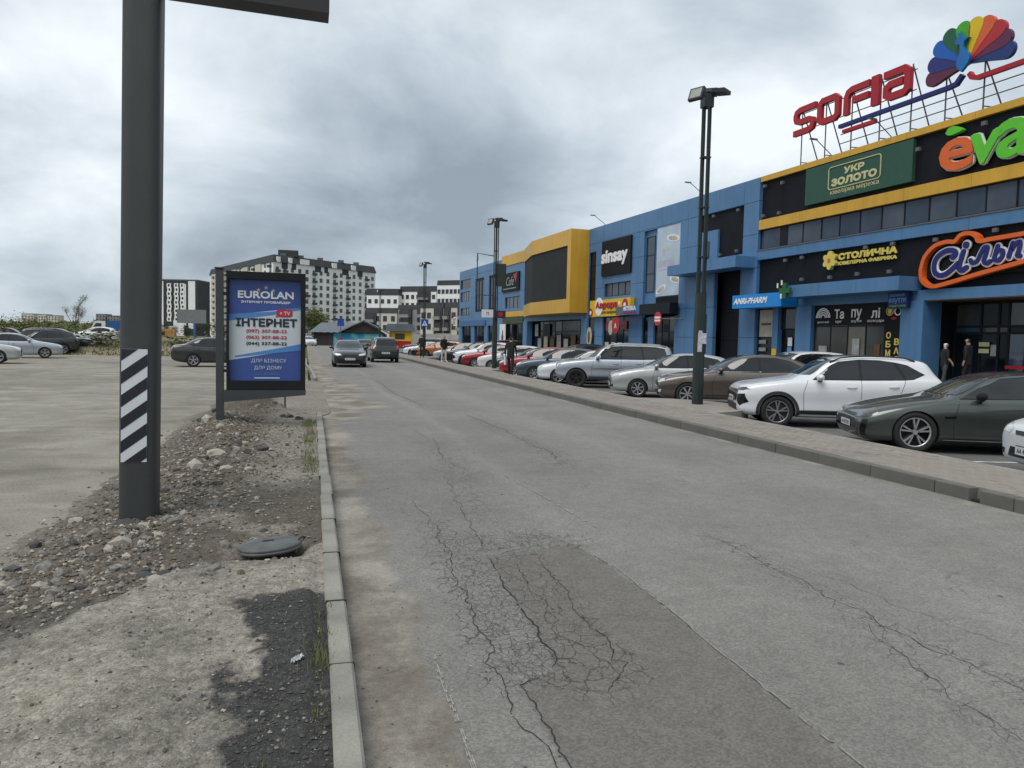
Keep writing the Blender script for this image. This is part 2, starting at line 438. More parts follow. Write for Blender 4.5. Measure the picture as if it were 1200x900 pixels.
road = tag(obj('road', rme), 'cracked grey asphalt road with a darker patch', kind='structure')
# road behind the camera and to the far end of the street
# single cracks cut as thin dark channels
crackm = mat('crack_dark', (0.022, 0.021, 0.02), 0.95, var=0.2)
def crack_ribbon(pts, w0, seed, z=0.004, wob=0.05):
    r = random.Random(seed); P = []
    for (a, b), (c, d) in zip(pts, pts[1:]):
        n = max(2, int(math.hypot(c-a, d-b)/0.035))
        P += [(a+(c-a)*i/n, b+(d-b)*i/n) for i in range(n)]
    P = [(x+wob*noise.noise((x*4, y*4, seed))*1.2+wob*0.45*noise.noise((x*17, y*17, seed))+r.uniform(-.006, .006), y+r.uniform(-.008, .008)) for x, y in P]
    mb = MB(); n = len(P); vs = []
    for i, (x, y) in enumerate(P):
        a = P[max(i-1, 0)]; b = P[min(i+1, n-1)]; dx, dy = b[0]-a[0], b[1]-a[1]; l = math.hypot(dx, dy)+1e-6
        k = 0.62*w0*(0.35+0.9*abs(noise.noise((x*9, y*9, seed+5)))+0.3*r.random())*min(1, i/6+0.1, (n-1-i)/6+0.1)
        zz = road_z(x, y)+z
        vs += [(x-dy/l*k, y+dx/l*k, zz), (x+dy/l*k, y-dx/l*k, zz)]
    mb.add(vs, [(2*i, 2*i+1, 2*i+3, 2*i+2) for i in range(n-1)])
    return mb.build('crack', crackm, road, fix=False)
CRK = [([(b, a) for a, b in [(5.45, 1.33), (5.32, 1.33), (4.02, 1.28), (3.64, 1.25), (3.43, 1.20)]], 0.010, 1),
    ([(1.20, 3.43), (1.0, 3.34), (1.0, 2.91), (0.97, 2.62), (0.97, 1.7)], 0.007, 2),
    ([(1.62, 8.6), (1.5, 7.4), (1.40, 6.3), (1.36, 5.6), (1.33, 5.4)], 0.0045, 3),
    ([(1.12, 6.51), (1.06, 5.5), (0.99, 4.83), (0.99, 4.4), (0.96, 4.04), (0.98, 3.72), (0.90, 3.6), (0.92, 3.36), (0.87, 3.08), (0.91, 2.85), (0.91, 2.2)], 0.0055, 4),
    ([(1.70, 5.37), (1.67, 4.55), (1.61, 4.10), (1.65, 3.79), (1.54, 3.51), (1.61, 3.46), (1.39, 3.18), (1.15, 3.3)], 0.0045, 5),
    ([(1.5, 5.3), (1.45, 4.5), (1.4, 3.9), (1.5, 3.5), (1.48, 3.2)], 0.0035, 15),
    (CR_RIGHT[:6]+[(3.33, 2.2)], 0.0048, 6), ([(3.25, 3.73), (3.14, 3.32), (3.04, 3.06), (2.97, 2.79), (2.93, 2.4), (2.98, 2.0)], 0.004, 7),
    ([(3.45, 4.9), (3.62, 4.3), (3.7, 3.6), (3.82, 3.0)], 0.003, 17),
    ([(1.33, 5.42), (1.6, 5.52), (1.85, 5.62), (2.1, 5.66)], 0.004, 8), ([(3.35, 9.6), (3.5, 10.3), (3.42, 11.4), (3.5, 13), (3.36, 16)], 0.008, 9),
    ([(1.95, 9.0), (1.8, 10), (2.0, 11.5), (1.85, 13.5)], 0.006, 10), ([(2.75, 18), (2.5, 22), (2.6, 27), (2.2, 33)], 0.012, 11), ([(1.0, 7.6), (1.1, 6.9), (1.12, 6.5)], 0.004, 12)]
for a in CRK: crack_ribbon(*a)
def whisk(seed, n, zone, w):
    r = random.Random(seed)
    for k in range(n):
        t = r.random(); i = min(int(t*(len(zone)-1)), len(zone)-2); q = t*(len(zone)-1)-i
        x = zone[i][0]+(zone[i+1][0]-zone[i][0])*q; y = zone[i][1]+(zone[i+1][1]-zone[i][1])*q
        a = r.uniform(0, 2*math.pi); pts = [(x, y)]
        for _ in range(r.randint(2, 4)):
            a += r.uniform(-0.9, 0.9); l = r.uniform(0.07, 0.2); pts.append((pts[-1][0]+math.cos(a)*l, pts[-1][1]+math.sin(a)*l))
        crack_ribbon(pts, w*r.uniform(0.6, 1.2), seed*50+k, wob=0.03)
whisk(3, 14, CR_RIGHT, 0.0022); whisk(4, 10, CR_RIGHT2, 0.0022); whisk(5, 12, CR_TOP, 0.004); whisk(6, 12, CR_LEFT, 0.003); whisk(8, 10, CR_FAR, 0.006); whisk(9, 10, CR_MID, 0.005)
# ragged lip where the patch meets the old surface, worn pale paint of the old edge line
palem = mat('worn_paint', (0.27, 0.26, 0.235), 0.9, var=0.35, scale=25, fine=0.3, fscale=160)
lipm = mat('patch_lip', (0.22, 0.213, 0.192), 0.95, var=0.25, scale=30, fine=0.2)
def flat_strip(name, pts, w0, m, seed, z, gap=0.0, parent=None, zf=road_z):
    r = random.Random(seed); P = []
    for (a, b), (c, d) in zip(pts, pts[1:]):
        n = max(2, int(math.hypot(c-a, d-b)/0.03)); P += [(a+(c-a)*i/n, b+(d-b)*i/n) for i in range(n)]
    mb = MB()
    for i in range(len(P)-1):
        if noise.noise((P[i][0]*6, P[i][1]*14, seed))+.35*noise.noise((P[i][0]*6, P[i][1]*50, seed)) < gap: continue
        a, b = P[i], P[i+1]; dx, dy = b[0]-a[0], b[1]-a[1]; l = math.hypot(dx, dy)
        k0 = w0*(0.6+0.7*abs(noise.noise((a[0]*13, a[1]*13, seed)))); k1 = w0*(0.6+0.7*abs(noise.noise((b[0]*13, b[1]*13, seed))))
        mb.add([(a[0]-dy/l*k0, a[1]+dx/l*k0, zf(*a)+z), (a[0]+dy/l*k0, a[1]-dx/l*k0, zf(*a)+z), (b[0]+dy/l*k1, b[1]-dx/l*k1, zf(*b)+z), (b[0]-dy/l*k1, b[1]+dx/l*k1, zf(*b)+z)], [(0, 1, 2, 3)])
    return mb.build(name, m, parent, fix=False)
flat_strip('patch_edge', [(b, a) for a, b in PATCH_R[1:]], 0.007, lipm, 3, 0.005, -0.25, road)
for q_ in range(3): flat_strip('worn_marking', [(0.64+.008*q_, 3.75), (0.63+.008*q_, 3.17), (0.615+.008*q_, 2.3)], 0.004, palem, 4+q_, 0.005+.0005*q_, -0.02, road)
flat_strip('worn_marking', [(2.5, 5.9), (2.42, 7.5), (2.28, 9.5)], 0.012, palem, 5, 0.006, 0.12, road)

# ---- wide ground sheet to the horizon
def make_field():
    g = NG('field_ground')
    a = g.noise(0.02, 5, 0.6); b = g.noise(0.35, 5, 0.65)
    c = g.mix(g.ramp(a, 0.38, 0.6), (0.115, 0.120, 0.055), (0.155, 0.135, 0.085))
    c = g.mix(g.ramp(b, 0.35, 0.7), c, (0.075, 0.095, 0.035))
    return g.done(c, 0.95, 0.2)
FIELD = make_field()
mb = MB(); mb.add([(-3000, -1500, -0.30), (3000, -1500, -0.30), (3000, 4500, -0.30), (-3000, 4500, -0.30)], [(0, 1, 2, 3)])
tag(mb.build('ground', FIELD), 'flat scrubby ground reaching to the horizon', kind='structure')

# ---- worn asphalt and gravel yard on the other side of the street
def make_yard():
    g = NG('yard_gravel')
    a = g.noise(0.16, 6, 0.62, 0.6); b = g.noise(1.3, 5, 0.6, 0.4); st = g.n('ShaderNodeMapping'); st.inputs['Scale'].default_value = (0.45, 1.1, 1); st.inputs['Rotation'].default_value = (0, 0, 0.25)
    g.put(st.inputs['Vector'], g.co); streak = g.noise(0.9, 5, 0.6, 0.3, st.outputs[0])
    c = g.mix(g.ramp(a, 0.33, 0.68), (0.185, 0.170, 0.140), (0.265, 0.246, 0.206))
    c = g.mix(g.ramp(streak, 0.52, 0.72, 0, .85), c, (0.32, 0.30, 0.255))
    c = g.mix(g.ramp(streak, 0.44, 0.30, 0, .7), c, (0.148, 0.136, 0.113))
    c = g.scale(c, g.ramp(b, 0.28, 0.72, 0.84, 1.16)); c = g.scale(c, g.ramp(g.noise(38, 4, 0.7), 0.3, 0.7, 0.8, 1.2))
    c = g.mix(g.ramp(g.voro(7, feat='F1')[0], 0.11, 0.04), c, (0.12, 0.115, 0.10))
    h = g.math('ADD', g.math('MULTIPLY', b, 1.0), g.math('MULTIPLY', g.noise(45, 4), 0.25)); g.bump(h, 0.6, 0.03)
    return g.done(c, 0.93, 0.2)
YARD = make_yard()
me = grid_mesh('gravel_yard', steps((-70, -10, 3), (-10, 0.1, 0.6)), steps((-22, 0, 2), (0, 30, 0.6), (30, 57, 2)), lambda x, y: 0.02*fbm(x, y, 0.25, 3)-0.015-0.03*sst(-4, -1, x), YARD)
tag(obj('gravel_yard', me), 'pale dusty gravel yard used for parking beside the street', kind='structure')
# strip of street beyond the yard, left of the road, and the far end of the street
me = grid_mesh('street_end', [-40, -20, -6, 0.2, 7, 40], [130, 150, 190, 230], lambda x, y: -0.05, YARD)
tag(obj('street_end', me), 'dusty open ground at the end of the street', kind='structure')

# ---- dug-up dirt verge with crumbled asphalt
LEDGE = [(-4, 4.2), (-1.6, 4.35), (-1.09, 4.72), (-0.83, 5.13), (-0.5, 5.30), (-0.2, 5.42), (-0.05, 5.6), (0.3, 5.9)]
def ledge(x): return lerp_tab(LEDGE, x)+0.06*noise.noise((x*4, 1.7, 0))
def rubble_w(x, y):
    d = x-lerp_tab([(4.5, -1.5), (6, -1.55), (7.2, -1.35), (9, -1.2), (11, -1.15), (13.4, -1.25), (16, -1.3)], y)
    wd = lerp_tab([(4.5, 0.55), (6, 0.5), (8, 0.55), (13, 0.5), (16, 0.3)], y)
    return gauss(d, wd)*sst(4.4, 5.4, y)*sst(15.5, 13.5, y)
def verge_z(x, y):
    side = sst(-2.1, -0.7, x)
    z = 0.075*side
    z += 0.055*side*sst(ledge(x)+0.03, ledge(x)-0.03, y)*sst(2.6, 3.6, y)*sst(-2.2, -1.2, x)
    z -= 0.22*gauss(x+0.30, 0.24)*gauss(y-5.55, 0.16)
    rw = rubble_w(x, y); z += (rw*(0.08+0.22*max(0, fbm(x, y, 2.2, 4)+0.15)))*(.08+.92*sst(7.0, 8.6, y))+0.05*gauss(x+1.75, .35)*gauss(y-6.75, .4)
    z += 0.36*gauss(x+0.95, 0.72)*gauss(y-15.6, 1.0)*(1+0.7*fbm(x, y, 2.5, 4, 2))
    z += 0.14*gauss(x+1.5, 0.35)*gauss(y-13.7, 0.55)
    z += 0.028*fbm(x, y, 1.4, 4, 7)*side+0.012*fbm(x, y, 9, 3, 3)*(side+0.2)+0.045*rw*fbm(x, y, 14, 3, 9)
    z *= sst(27.5, 21, y)*0.9+0.1
    if x > 0.0: z = min(z, 0.10)
    if y > 14.6: z = z+(0.012-z)*sst(14.8, 15.8, y)*sst(-0.9, 0.2, x)*sst(28.3, 27.3, y)
    return z-0.04*(1-side)
def verge_col(x, y):
    n1 = fbm(x, y, 1.1, 4, 11); n2 = fbm(x, y, 3.5, 4, 5)
    sand = (0.245, 0.224, 0.188); soil = (0.098, 0.086, 0.069); dark = (0.046, 0.045, 0.043); pale = (0.36, 0.335, 0.29)
    near = sst(ledge(x)+0.05, ledge(x)-0.05, y)
    k = clamp(near+sst(0.15, 0.30, n1+0.05)*0.6)
    kf = sst(6.9, 9.6, y+2.2*n1); k += (clamp(sst(-0.9, -0.45, x)*0.75+0.5*n1)-k)*kf
    c = [soil[i]+(sand[i]-soil[i])*k for i in range(3)]
    if near > 0.3:
        q = sst(0.0, 0.16, 0.8*n1+0.35*n2+0.26*gauss(y-2.9, .6)*gauss(x+.5, .5)+0.2*sst(-0.9, -1.7, x)-0.06)
        c = [c[i]+((0.12, 0.111, 0.096)[i]-c[i])*q*.75*(.55+.45*sst(-.15, .15, fbm(x, y, 9, 4, 33))) for i in range(3)]
    n3 = fbm(x, y, 9, 4, 21); gr = sst(0.24, 0.34, 0.62*sst(-0.34, -0.0, x+0.75*n1+.25*n2)*sst(4.9, 4.2, y)+0.25*n2+.5*n3)           # crumbled asphalt by the kerb
    gl = .6*sst(0.28, 0.42, 0.7*gauss(x+1.45, 0.3)*gauss(y-4.7, 0.4)+0.2*n2+.5*n3)
    g_ = max(gr*sst(5.2, 4.4, y), gl)
    c = [c[i]+(dark[i]-c[i])*g_ for i in range(3)]
    rw = rubble_w(x, y); c = [c[i]+((0.125, 0.108, 0.084)[i]-c[i])*clamp(rw*0.8) for i in range(3)]
    md = gauss(x+0.95, 0.6)*gauss(y-16, 0.95); c = [c[i]+((0.085, 0.073, 0.058)[i]-c[i])*clamp(md*1.5) for i in range(3)]
    yd = sst(-1.7, -2.6, x+0.3*n1); c = [c[i]+((0.225, 0.208, 0.173)[i]-c[i])*yd for i in range(3)]
    f = 1+0.35*n2
    return (c[0]*f, c[1]*f, c[2]*f, 1)
def make_verge():
    g = NG('verge_dirt'); c = g.attr('tint').outputs['Color']
    gv = g.voro(34, feat='F1'); chip = g.sepc(gv[1])[0]; gv2 = g.voro(110, feat='F1'); ch2 = g.sepc(gv2[1])[0]
    c = g.scale(c, g.ramp(chip, 0, 1, 0.88, 1.13)); c = g.scale(c, g.ramp(ch2, 0, 1, 0.80, 1.22))
    c = g.scale(c, g.ramp(g.noise(14, 5, 0.65), 0.3, 0.7, 0.8, 1.2))
    c = g.mix(g.math('MULTIPLY', g.ramp(gv2[0], 0.25, 0.1), g.ramp(ch2, 0.86, 0.95)), c, (0.5, 0.47, 0.42))
    h = g.math('ADD', g.math('MULTIPLY', gv[0], -0.8), g.math('MULTIPLY', gv2[0], -0.5)); h = g.math('ADD', h, g.math('MULTIPLY', g.noise(26, 5, 0.7), 1.2))
    g.bump(h, 0.7, 0.012)
    return g.done(c, 0.95, 0.2)
vme = grid_mesh('dirt_verge', steps((-4.2, -2.4, 0.09), (-2.4, 0.12, 0.028)), steps((-16, 0.3, 0.8), (0.3, 2, 0.12), (2, 9, 0.03), (9, 17.5, 0.06), (17.5, 28, 0.2)), verge_z, make_verge(), {'tint': verge_col})
for v in vme.vertices:        # the edge follows the kerb
    v.co.x += (0.0085*(min(v.co.y, 15)-2.5)+0.05)*sst(-0.3, 0.12, v.co.x)+0.25*sst(15.2, 16.5, v.co.y)*sst(-0.3, 0.12, v.co.x)*sst(28, 27, v.co.y)
verge = tag(obj('dirt_verge', vme), 'dug-up dirt verge with rubble and crumbled asphalt', kind='structure')

# ---- stones: the largest as pieces of the verge, the rest one scatter of gravel
def stone_mesh(seed, flat=0.7):
    r = random.Random(seed); bm = bmesh.new(); bmesh.ops.create_icosphere(bm, subdivisions=1 if seed % 3 else 2, radius=1)
    for v in bm.verts:
        k = 1+0.38*noise.noise((v.co.x*1.3+seed, v.co.y*1.3, v.co.z*1.3))+r.uniform(-.12, .12)
        v.co = Vector((v.co.x*k, v.co.y*k*0.78, v.co.z*k*flat))
    for _ in range(4):      # knock flat facets
        n = Vector((r.uniform(-1, 1), r.uniform(-1, 1), r.uniform(-.3, 1))).normalized(); d = r.uniform(0.55, 0.8)
        for v in bm.verts:
            q = v.co.dot(n)
            if q > d: v.co -= n*(q-d)
    me = bpy.data.meshes.new('stone'); bm.to_mesh(me); bm.free(); return me
STM = [mat('limestone', (0.33, 0.30, 0.25), 0.9, var=0.22, scale=5, fine=0.15, fscale=30, bump=0.4, bscale=20),
       mat('grey_stone', (0.18, 0.168, 0.148), 0.9, var=0.3, scale=4, fine=0.15, fscale=30, bump=0.4, bscale=20),
       mat('brown_clod', (0.115, 0.098, 0.076), 0.95, var=0.3, scale=4, fine=0.15, fscale=30, bump=0.4, bscale=20),
       mat('asphalt_lump', (0.062, 0.061, 0.058), 0.9, var=0.3, scale=6, fine=0.25, fscale=40, bump=0.6, bscale=25),
       mat('brick_bit', (0.27, 0.13, 0.085), 0.9, var=0.3, scale=4)]
STONES = {}
for k, m in enumerate(STM):
    for j in range(5):
        me = stone_mesh(k*5+j+1, 0.55+0.08*j); me.materials.append(m); STONES[(k, j)] = me
rs = random.Random(21)
def pick_mat(): return rs.choices(range(5), (22, 40, 44, 11, .12))[0]
spots = []
def put_stone(x, y, s, k, sink=0.42):
    o = obj('stone', STONES[(k, rs.randrange(5))], verge)
    o.matrix_basis = Matrix.Translation((x, y, verge_z(x, y)+s*(0.5-sink))) @ Matrix.Rotation(rs.uniform(0, 6.3), 4, 'Z') @ Matrix.Rotation(rs.uniform(-.4, .4), 4, 'X') @ Matrix.Diagonal((s, s*rs.uniform(0.7, 1), s*rs.uniform(0.6, 0.95), 1))
for x, y, s, k in [(-1.9, 5.45, .085, 0), (-1.72, 6.35, .06, 3), (-1.45, 6.75, .1, 3), (-1.28, 6.62, .08, 0), (-1.62, 6.5, .085, 1), (-1.35, 6.2, .11, 0), (-1.2, 6.28, .08, 2), (-1.5, 6.05, .09, 2),
        (-1.72, 5.75, .09, 1), (-1.12, 6.75, .055, 1), (-1.02, 6.95, .055, 0), (-1.02, 9.4, .12, 0), (-0.82, 9.9, .10, 1), (-0.75, 9.9, .11, 2), (-0.55, 10.4, .12, 3), (-0.9, 10.5, .13, 3), (-0.62, 8.9, .07, 0), (-1.2, 8.9, .13, 0),
        (-0.28, 14.5, .10, 3), (-0.12, 14.3, .09, 3), (-0.4, 14.45, .08, 3), (0.0, 15.1, .08, 3), (-1.62, 13.6, .16, 0), (-1.2, 13.75, .14, 1), (-0.62, 4.95, .045, 1), (-0.55, 5.08, .05, 1), (-0.42, 5.42, .06, 2), (-0.30, 5.36, .05, 1), (-0.2, 5.36, .045, 2)]: put_stone(x, y, s, k)
n = 29
while n < 270:
    y = 4.7+10.3*rs.random()**1.25; x = rs.uniform(-2.4, 0.0)
    w_ = rubble_w(x, y)+0.09*(x < -0.3)
    if rs.random() > w_: continue
    if math.hypot(x+1.4, y-7.0) < 0.2: continue
    s = 0.022+0.055*rs.random()**2.2*(1+0.35*(y > 8)); put_stone(x, y, s, pick_mat()); n += 1
while n < 300:
    x = rs.gauss(-0.95, 0.55); y = rs.gauss(15.2, 0.8)
    if x > 0 or y < 13.4: continue
    put_stone(x, y, 0.03+0.09*rs.random()**2, rs.choice((2, 2, 2, 1, 3)), .35); n += 1
# gravel scatter
mb = MB(); mbs = {k: MB() for k in range(5)}
OCT = [(1, 0, 0), (-.8, .2, 0), (0, .9, .1), (.1, -.8, 0), (0, .1, .7), (0, 0, -.5)]; OF = [(0, 2, 4), (2, 1, 4), (1, 3, 4), (3, 0, 4), (2, 0, 5), (1, 2, 5), (3, 1, 5), (0, 3, 5)]
mbs_all = MB()
cnt = 0
while cnt < 15000:
    y = 1.9+13*rs.random()**1.8; x = rs.uniform(-2.7, 0.09)
    near = y < ledge(x)
    if near:
        dk = verge_col(x, y)[0] < 0.11
        if rs.random() > (0.9 if dk else 0.14): continue
        k = rs.choices(range(5), (4, 10, 6, 80, 0) if dk else (20, 40, 25, 15, 0))[0]; s = 0.004+0.012*rs.random()**2
    else:
        if rs.random() > 0.22*sst(-2.1, -1.5, x)+rubble_w(x, y): continue
        k = pick_mat(); s = 0.006+0.022*rs.random()**2
    z = verge_z(x, y); a = rs.uniform(0, 6.28); ca, sa = math.cos(a)*s, math.sin(a)*s; mbs_all.cur = k
    mbs_all.add([(x+px*ca-py*sa, y+px*sa+py*ca, z+pz*s*0.9+s*0.2) for px, py, pz in [(p*rs.uniform(.7, 1.2), q*rs.uniform(.7, 1.2), r_*rs.uniform(.7, 1.2)) for p, q, r_ in OCT]], OF)
    cnt += 1
ICO = bmesh.new(); bmesh.ops.create_icosphere(ICO, subdivisions=1, radius=1); ICO.verts.index_update()
IV = [v.co.copy() for v in ICO.verts]; IF = [[v.index for v in f.verts] for f in ICO.faces]; ICO.free()
cnt = 0
while cnt < 1000:       # fist-sized rubble between the larger stones
    y = 4.8+9.6*rs.random()**1.3; x = rs.uniform(-2.5, -0.1)
    if rs.random() > rubble_w(x, y)+.03: continue
    s = 0.016+0.034*rs.random()**2.5; k = pick_mat(); mbs_all.cur = k; sd = rs.random()*99; z = verge_z(x, y); a = rs.uniform(0, 6.28); ca, sa = math.cos(a), math.sin(a); fx, fz = rs.uniform(.6, 1), rs.uniform(.45, .8); out_ = []
    for v in IV:
        q = s*(1+.45*noise.noise((v.x*1.4+sd, v.y*1.4, v.z*1.4))); X, Y_, Z = v.x*q, v.y*q*fx, v.z*q*fz; out_.append((x+X*ca-Y_*sa, y+X*sa+Y_*ca, z+Z+s*.08))
    mbs_all.add(out_, IF); cnt += 1
for _ in range(420):      # grit and crumbs washed onto the road edge
    y = 2.3+12*rs.random()**1.6; x = .24+.75*rs.random()**1.6; s = .003+.007*rs.random()**2; mbs_all.cur = rs.choice((0, 1, 3, 3)); z = road_z(x, y)
    mbs_all.add([(x+p*s, y+q*s, z+r_*s*.8+s*.2) for p, q, r_ in [(p*rs.uniform(.6, 1.3), q*rs.uniform(.6, 1.3), r_*rs.uniform(.6, 1.3)) for p, q, r_ in OCT]], OF)
tag(mbs_all.build('gravel', STM, fix=False), 'loose gravel and asphalt crumbs strewn over the verge', 'gravel', kind='stuff')

# ---- kerbs of cast stones, about a metre each
kerbm = mat('kerb_concrete', (0.225, 0.217, 0.187), 0.9, var=0.22, scale=3.5, fine=0.14, fscale=120, bump=0.25, bscale=150)
kerb2m = mat('kerb_concrete_grey', (0.118, 0.114, 0.10), 0.9, var=0.18, scale=1.6, fine=0.10, fscale=120, bump=0.25, bscale=150)
def kerb_stone_mesh(ln, wd, top, m):
    mb = MB(); mb.box(0, wd, 0.007, ln-0.007, -0.30, top, 0.012); return mb.mesh('kerb_stone', m)
lk = tag(obj('kerb', kerb_stone_mesh(0.98, 0.11, 0.12, kerbm)), 'pale concrete kerb along the dirt verge', kind='structure')
lk.location = (0.105, 1.52, 0)
KS = {}
def kerb_piece(parent, x, y, ln, wd, top, m, rz=0.0, dz=0.0):
    key = (round(ln, 2), wd, top, m.name)
    if key not in KS: KS[key] = kerb_stone_mesh(ln, wd, top, m)
    o = obj('kerb_stone', KS[key], parent); px, py, _ = parent.location
    o.location = (x-px, y-py, dz); o.rotation_euler = (0, rnd.uniform(-.006, .006), rz); return o
y = 2.5
for ln in (1.0, 0.87, 1.0, 1.0, 1.0, 1.0, 1.0, 1.0, 1.0, 1.0, 1.0, 1.0, 1.0):
    if y > 15.3: break
    kerb_piece(lk, 0.105+0.0085*(y-2.5)+rnd.uniform(-.006, .006), y, ln, 0.11, 0.12, kerbm, rz=-0.0085+rnd.uniform(-.005, .005), dz=rnd.uniform(-.007, .005)); y += ln
    mb = MB(); xk = 0.0085*(y-2.5); mb.box(xk-.004, xk+.116, y-.009-1.52, y+.009-1.52, -.1, .113); mb.build('joint', crackm, lk)
for k in range(17): kerb_piece(lk, 0.10-.0085*k, 0.5-k, 1.0, 0.11, 0.12, kerbm)
fk = tag(obj('kerb', kerb_stone_mesh(1.0, 0.11, 0.12, kerbm)), 'pale concrete kerb curving off beyond the yard entrance', kind='structure')
fk.location = (0.28, 27.8, 0)
for k in range(1, 20):
    kerb_piece(fk, 0.28-0.0016*k*k, 27.8+k, 1.0, 0.11, 0.12, kerbm, rz=0.0032*k+0.0016)
rk = tag(obj('kerb', kerb_stone_mesh(1.0, 0.13, 0.15, kerb2m)), 'grey concrete kerb edging the paved footway before the shops', kind='structure')
rk.location = (6.95, 4.85, 0)
y = 5.85
while y < 75:
    if abs(y-5.85) < 0.01:
        kerb_piece(rk, 6.95, y, 0.40, 0.13, 0.15, kerb2m); kerb_piece(rk, 6.962, y+0.54, 0.46, 0.13, 0.148, kerb2m, rz=0.01); y += 1.0; continue
    kerb_piece(rk, 6.95+rnd.uniform(-.006, .006), y, 1.0, 0.13, 0.15, kerb2m, rz=rnd.uniform(-.003, .003), dz=rnd.uniform(-.004, .004)); y += 1.0
for k in range(1, 20): kerb_piece(rk, 6.95, 4.85-k, 1.0, 0.13, 0.15, kerb2m)
# broken mouth of the drain in the kerb
mb = MB(); mb.box(0.05, 0.25, 1.39, 1.55, -0.12, 0.02); mb.build('drain_hole', crackm, rk)

# ---- paved footway
slabm = mat('paving_bed', (0.20, 0.185, 0.165), 0.95, var=0.2)
mb = MB(); mb.box(7.085, 8.50, -15, 75, -0.29, 0.132)
foot = tag(mb.build('footway', slabm), 'footway of small pinkish grey concrete pavers', kind='structure')
PV = [mat('paver_grey', (0.225, 0.203, 0.176), 0.9, var=0.12, scale=1.2, fine=0.12, fscale=90), mat('paver_pink', (0.235, 0.202, 0.175), 0.9, var=0.12, scale=1.2, fine=0.12, fscale=90),
      mat('paver_tan', (0.24, 0.216, 0.188), 0.9, var=0.12, scale=1.2, fine=0.12, fscale=90)]
pm = []
for m in PV:
    b_ = MB(); b_.box(-0.0475, 0.0475, -0.0975, 0.0975, -0.05, 0.0, 0.004); pm.append(b_.mesh('paver', m))
cells = []
for r_ in range(14):
    x = 7.085+0.05+0.1*r_; y = -15+0.1*(r_ % 2)
    while y < 60:
        cells.append((x+0.001, y+0.1)); y += 0.2
cells.sort(key=lambda c: math.hypot(c[0]-7, c[1]-6.2))
rest = MB(); rp = random.Random(5)
for i, (x, y) in enumerate(cells):
    k = rp.choices((0, 1, 2), (50, 28, 22))[0]; dz = 0.150+rp.uniform(-.003, .003)
    if i < 300:
        o = obj('paver', pm[k], foot); o.location = (x, y, dz); o.rotation_euler = (rp.uniform(-.01, .01), rp.uniform(-.012, .012), 0)
    else:
        rest.cur = k; a, b_ = 0.0475, 0.0975
        rest.add([(x-a, y-b_, dz), (x+a, y-b_, dz), (x+a, y+b_, dz), (x-a, y+b_, dz), (x-a, y-b_, dz-.02), (x+a, y-b_, dz-.02), (x+a, y+b_, dz-.02), (x-a, y+b_, dz-.02)],
            [(0, 1, 2, 3), (4, 5, 1, 0), (5, 6, 2, 1), (6, 7, 3, 2), (7, 4, 0, 3)])
o = rest.build('paving', PV, foot, fix=False); o['kind'] = 'stuff'
bk = tag(obj('kerb', kerb_stone_mesh(1.0, 0.09, 0.155, kerbm)), 'narrow edging stones between footway and car park', kind='structure'); bk.location = (8.505, 0.0, 0)
for k in list(range(-15, 0))+list(range(1, 75)): kerb_piece(bk, 8.505, k, 1.0, 0.09, 0.155, kerbm)

# ---- car park of darker asphalt, islands round the lamp posts
def make_lot():
    g = NG('car_park_asphalt'); a = g.noise(0.4, 5, 0.6); c = g.mix(g.ramp(a, 0.35, 0.65), (0.105, 0.105, 0.10), (0.15, 0.148, 0.14))
    c = g.scale(c, g.ramp(g.noise(90, 3), 0.3, 0.7, 0.8, 1.2)); c = g.mix(g.ramp(g.noise(1.2, 4), 0.6, 0.72), c, (0.06, 0.058, 0.055))
    return g.done(c, 0.9, 0.3)
mb = MB(); mb.add([(8.55, -20, -0.20), (60, -20, -0.20), (60, 128, -0.20), (8.55, 128, -0.20)], [(0, 1, 2, 3)])
tag(mb.build('car_park', make_lot()), 'dark asphalt car park before the shops', kind='structure')
for ys in (16.5, 37.3, 58.5, 79.5):
    lab_ = {16.5: 'with the notice-covered lamp post', 37.3: 'with the lamp post that carries a bracket frame', 58.5: 'near the crossing sign', 79.5: 'at the far end of the parked row'}[ys]; poly = [(8.60, ys-2.1), (9.5, ys-1.7), (10.15, ys-1.0), (10.35, ys-0.1), (10.2, ys+0.8), (9.6, ys+1.6), (8.60, ys+2.1)]
    mb = MB(); mb.prism(bez(poly, 4), -0.28, 0.145, 'z')
    tag(mb.build('kerbed_island', PV[2]), 'low kerbed island of pale pavers '+lab_, 'island', 'islands round the lamp posts')
# white bay lines
bayw = mat('bay_paint', (0.5, 0.5, 0.48), 0.8, var=0.35, scale=8)
for k in range(24):
    mb = MB(); yy = 8.7+2.68*k; mb.add([(9.2, yy+1.4-.05, -0.194), (13.9, yy-.1-.05, -0.194), (13.9, yy-.1+.05, -0.194), (9.2, yy+1.4+.05, -0.194)], [(0, 1, 2, 3)])
    tag(mb.build('bay_line', bayw), kind='structure')
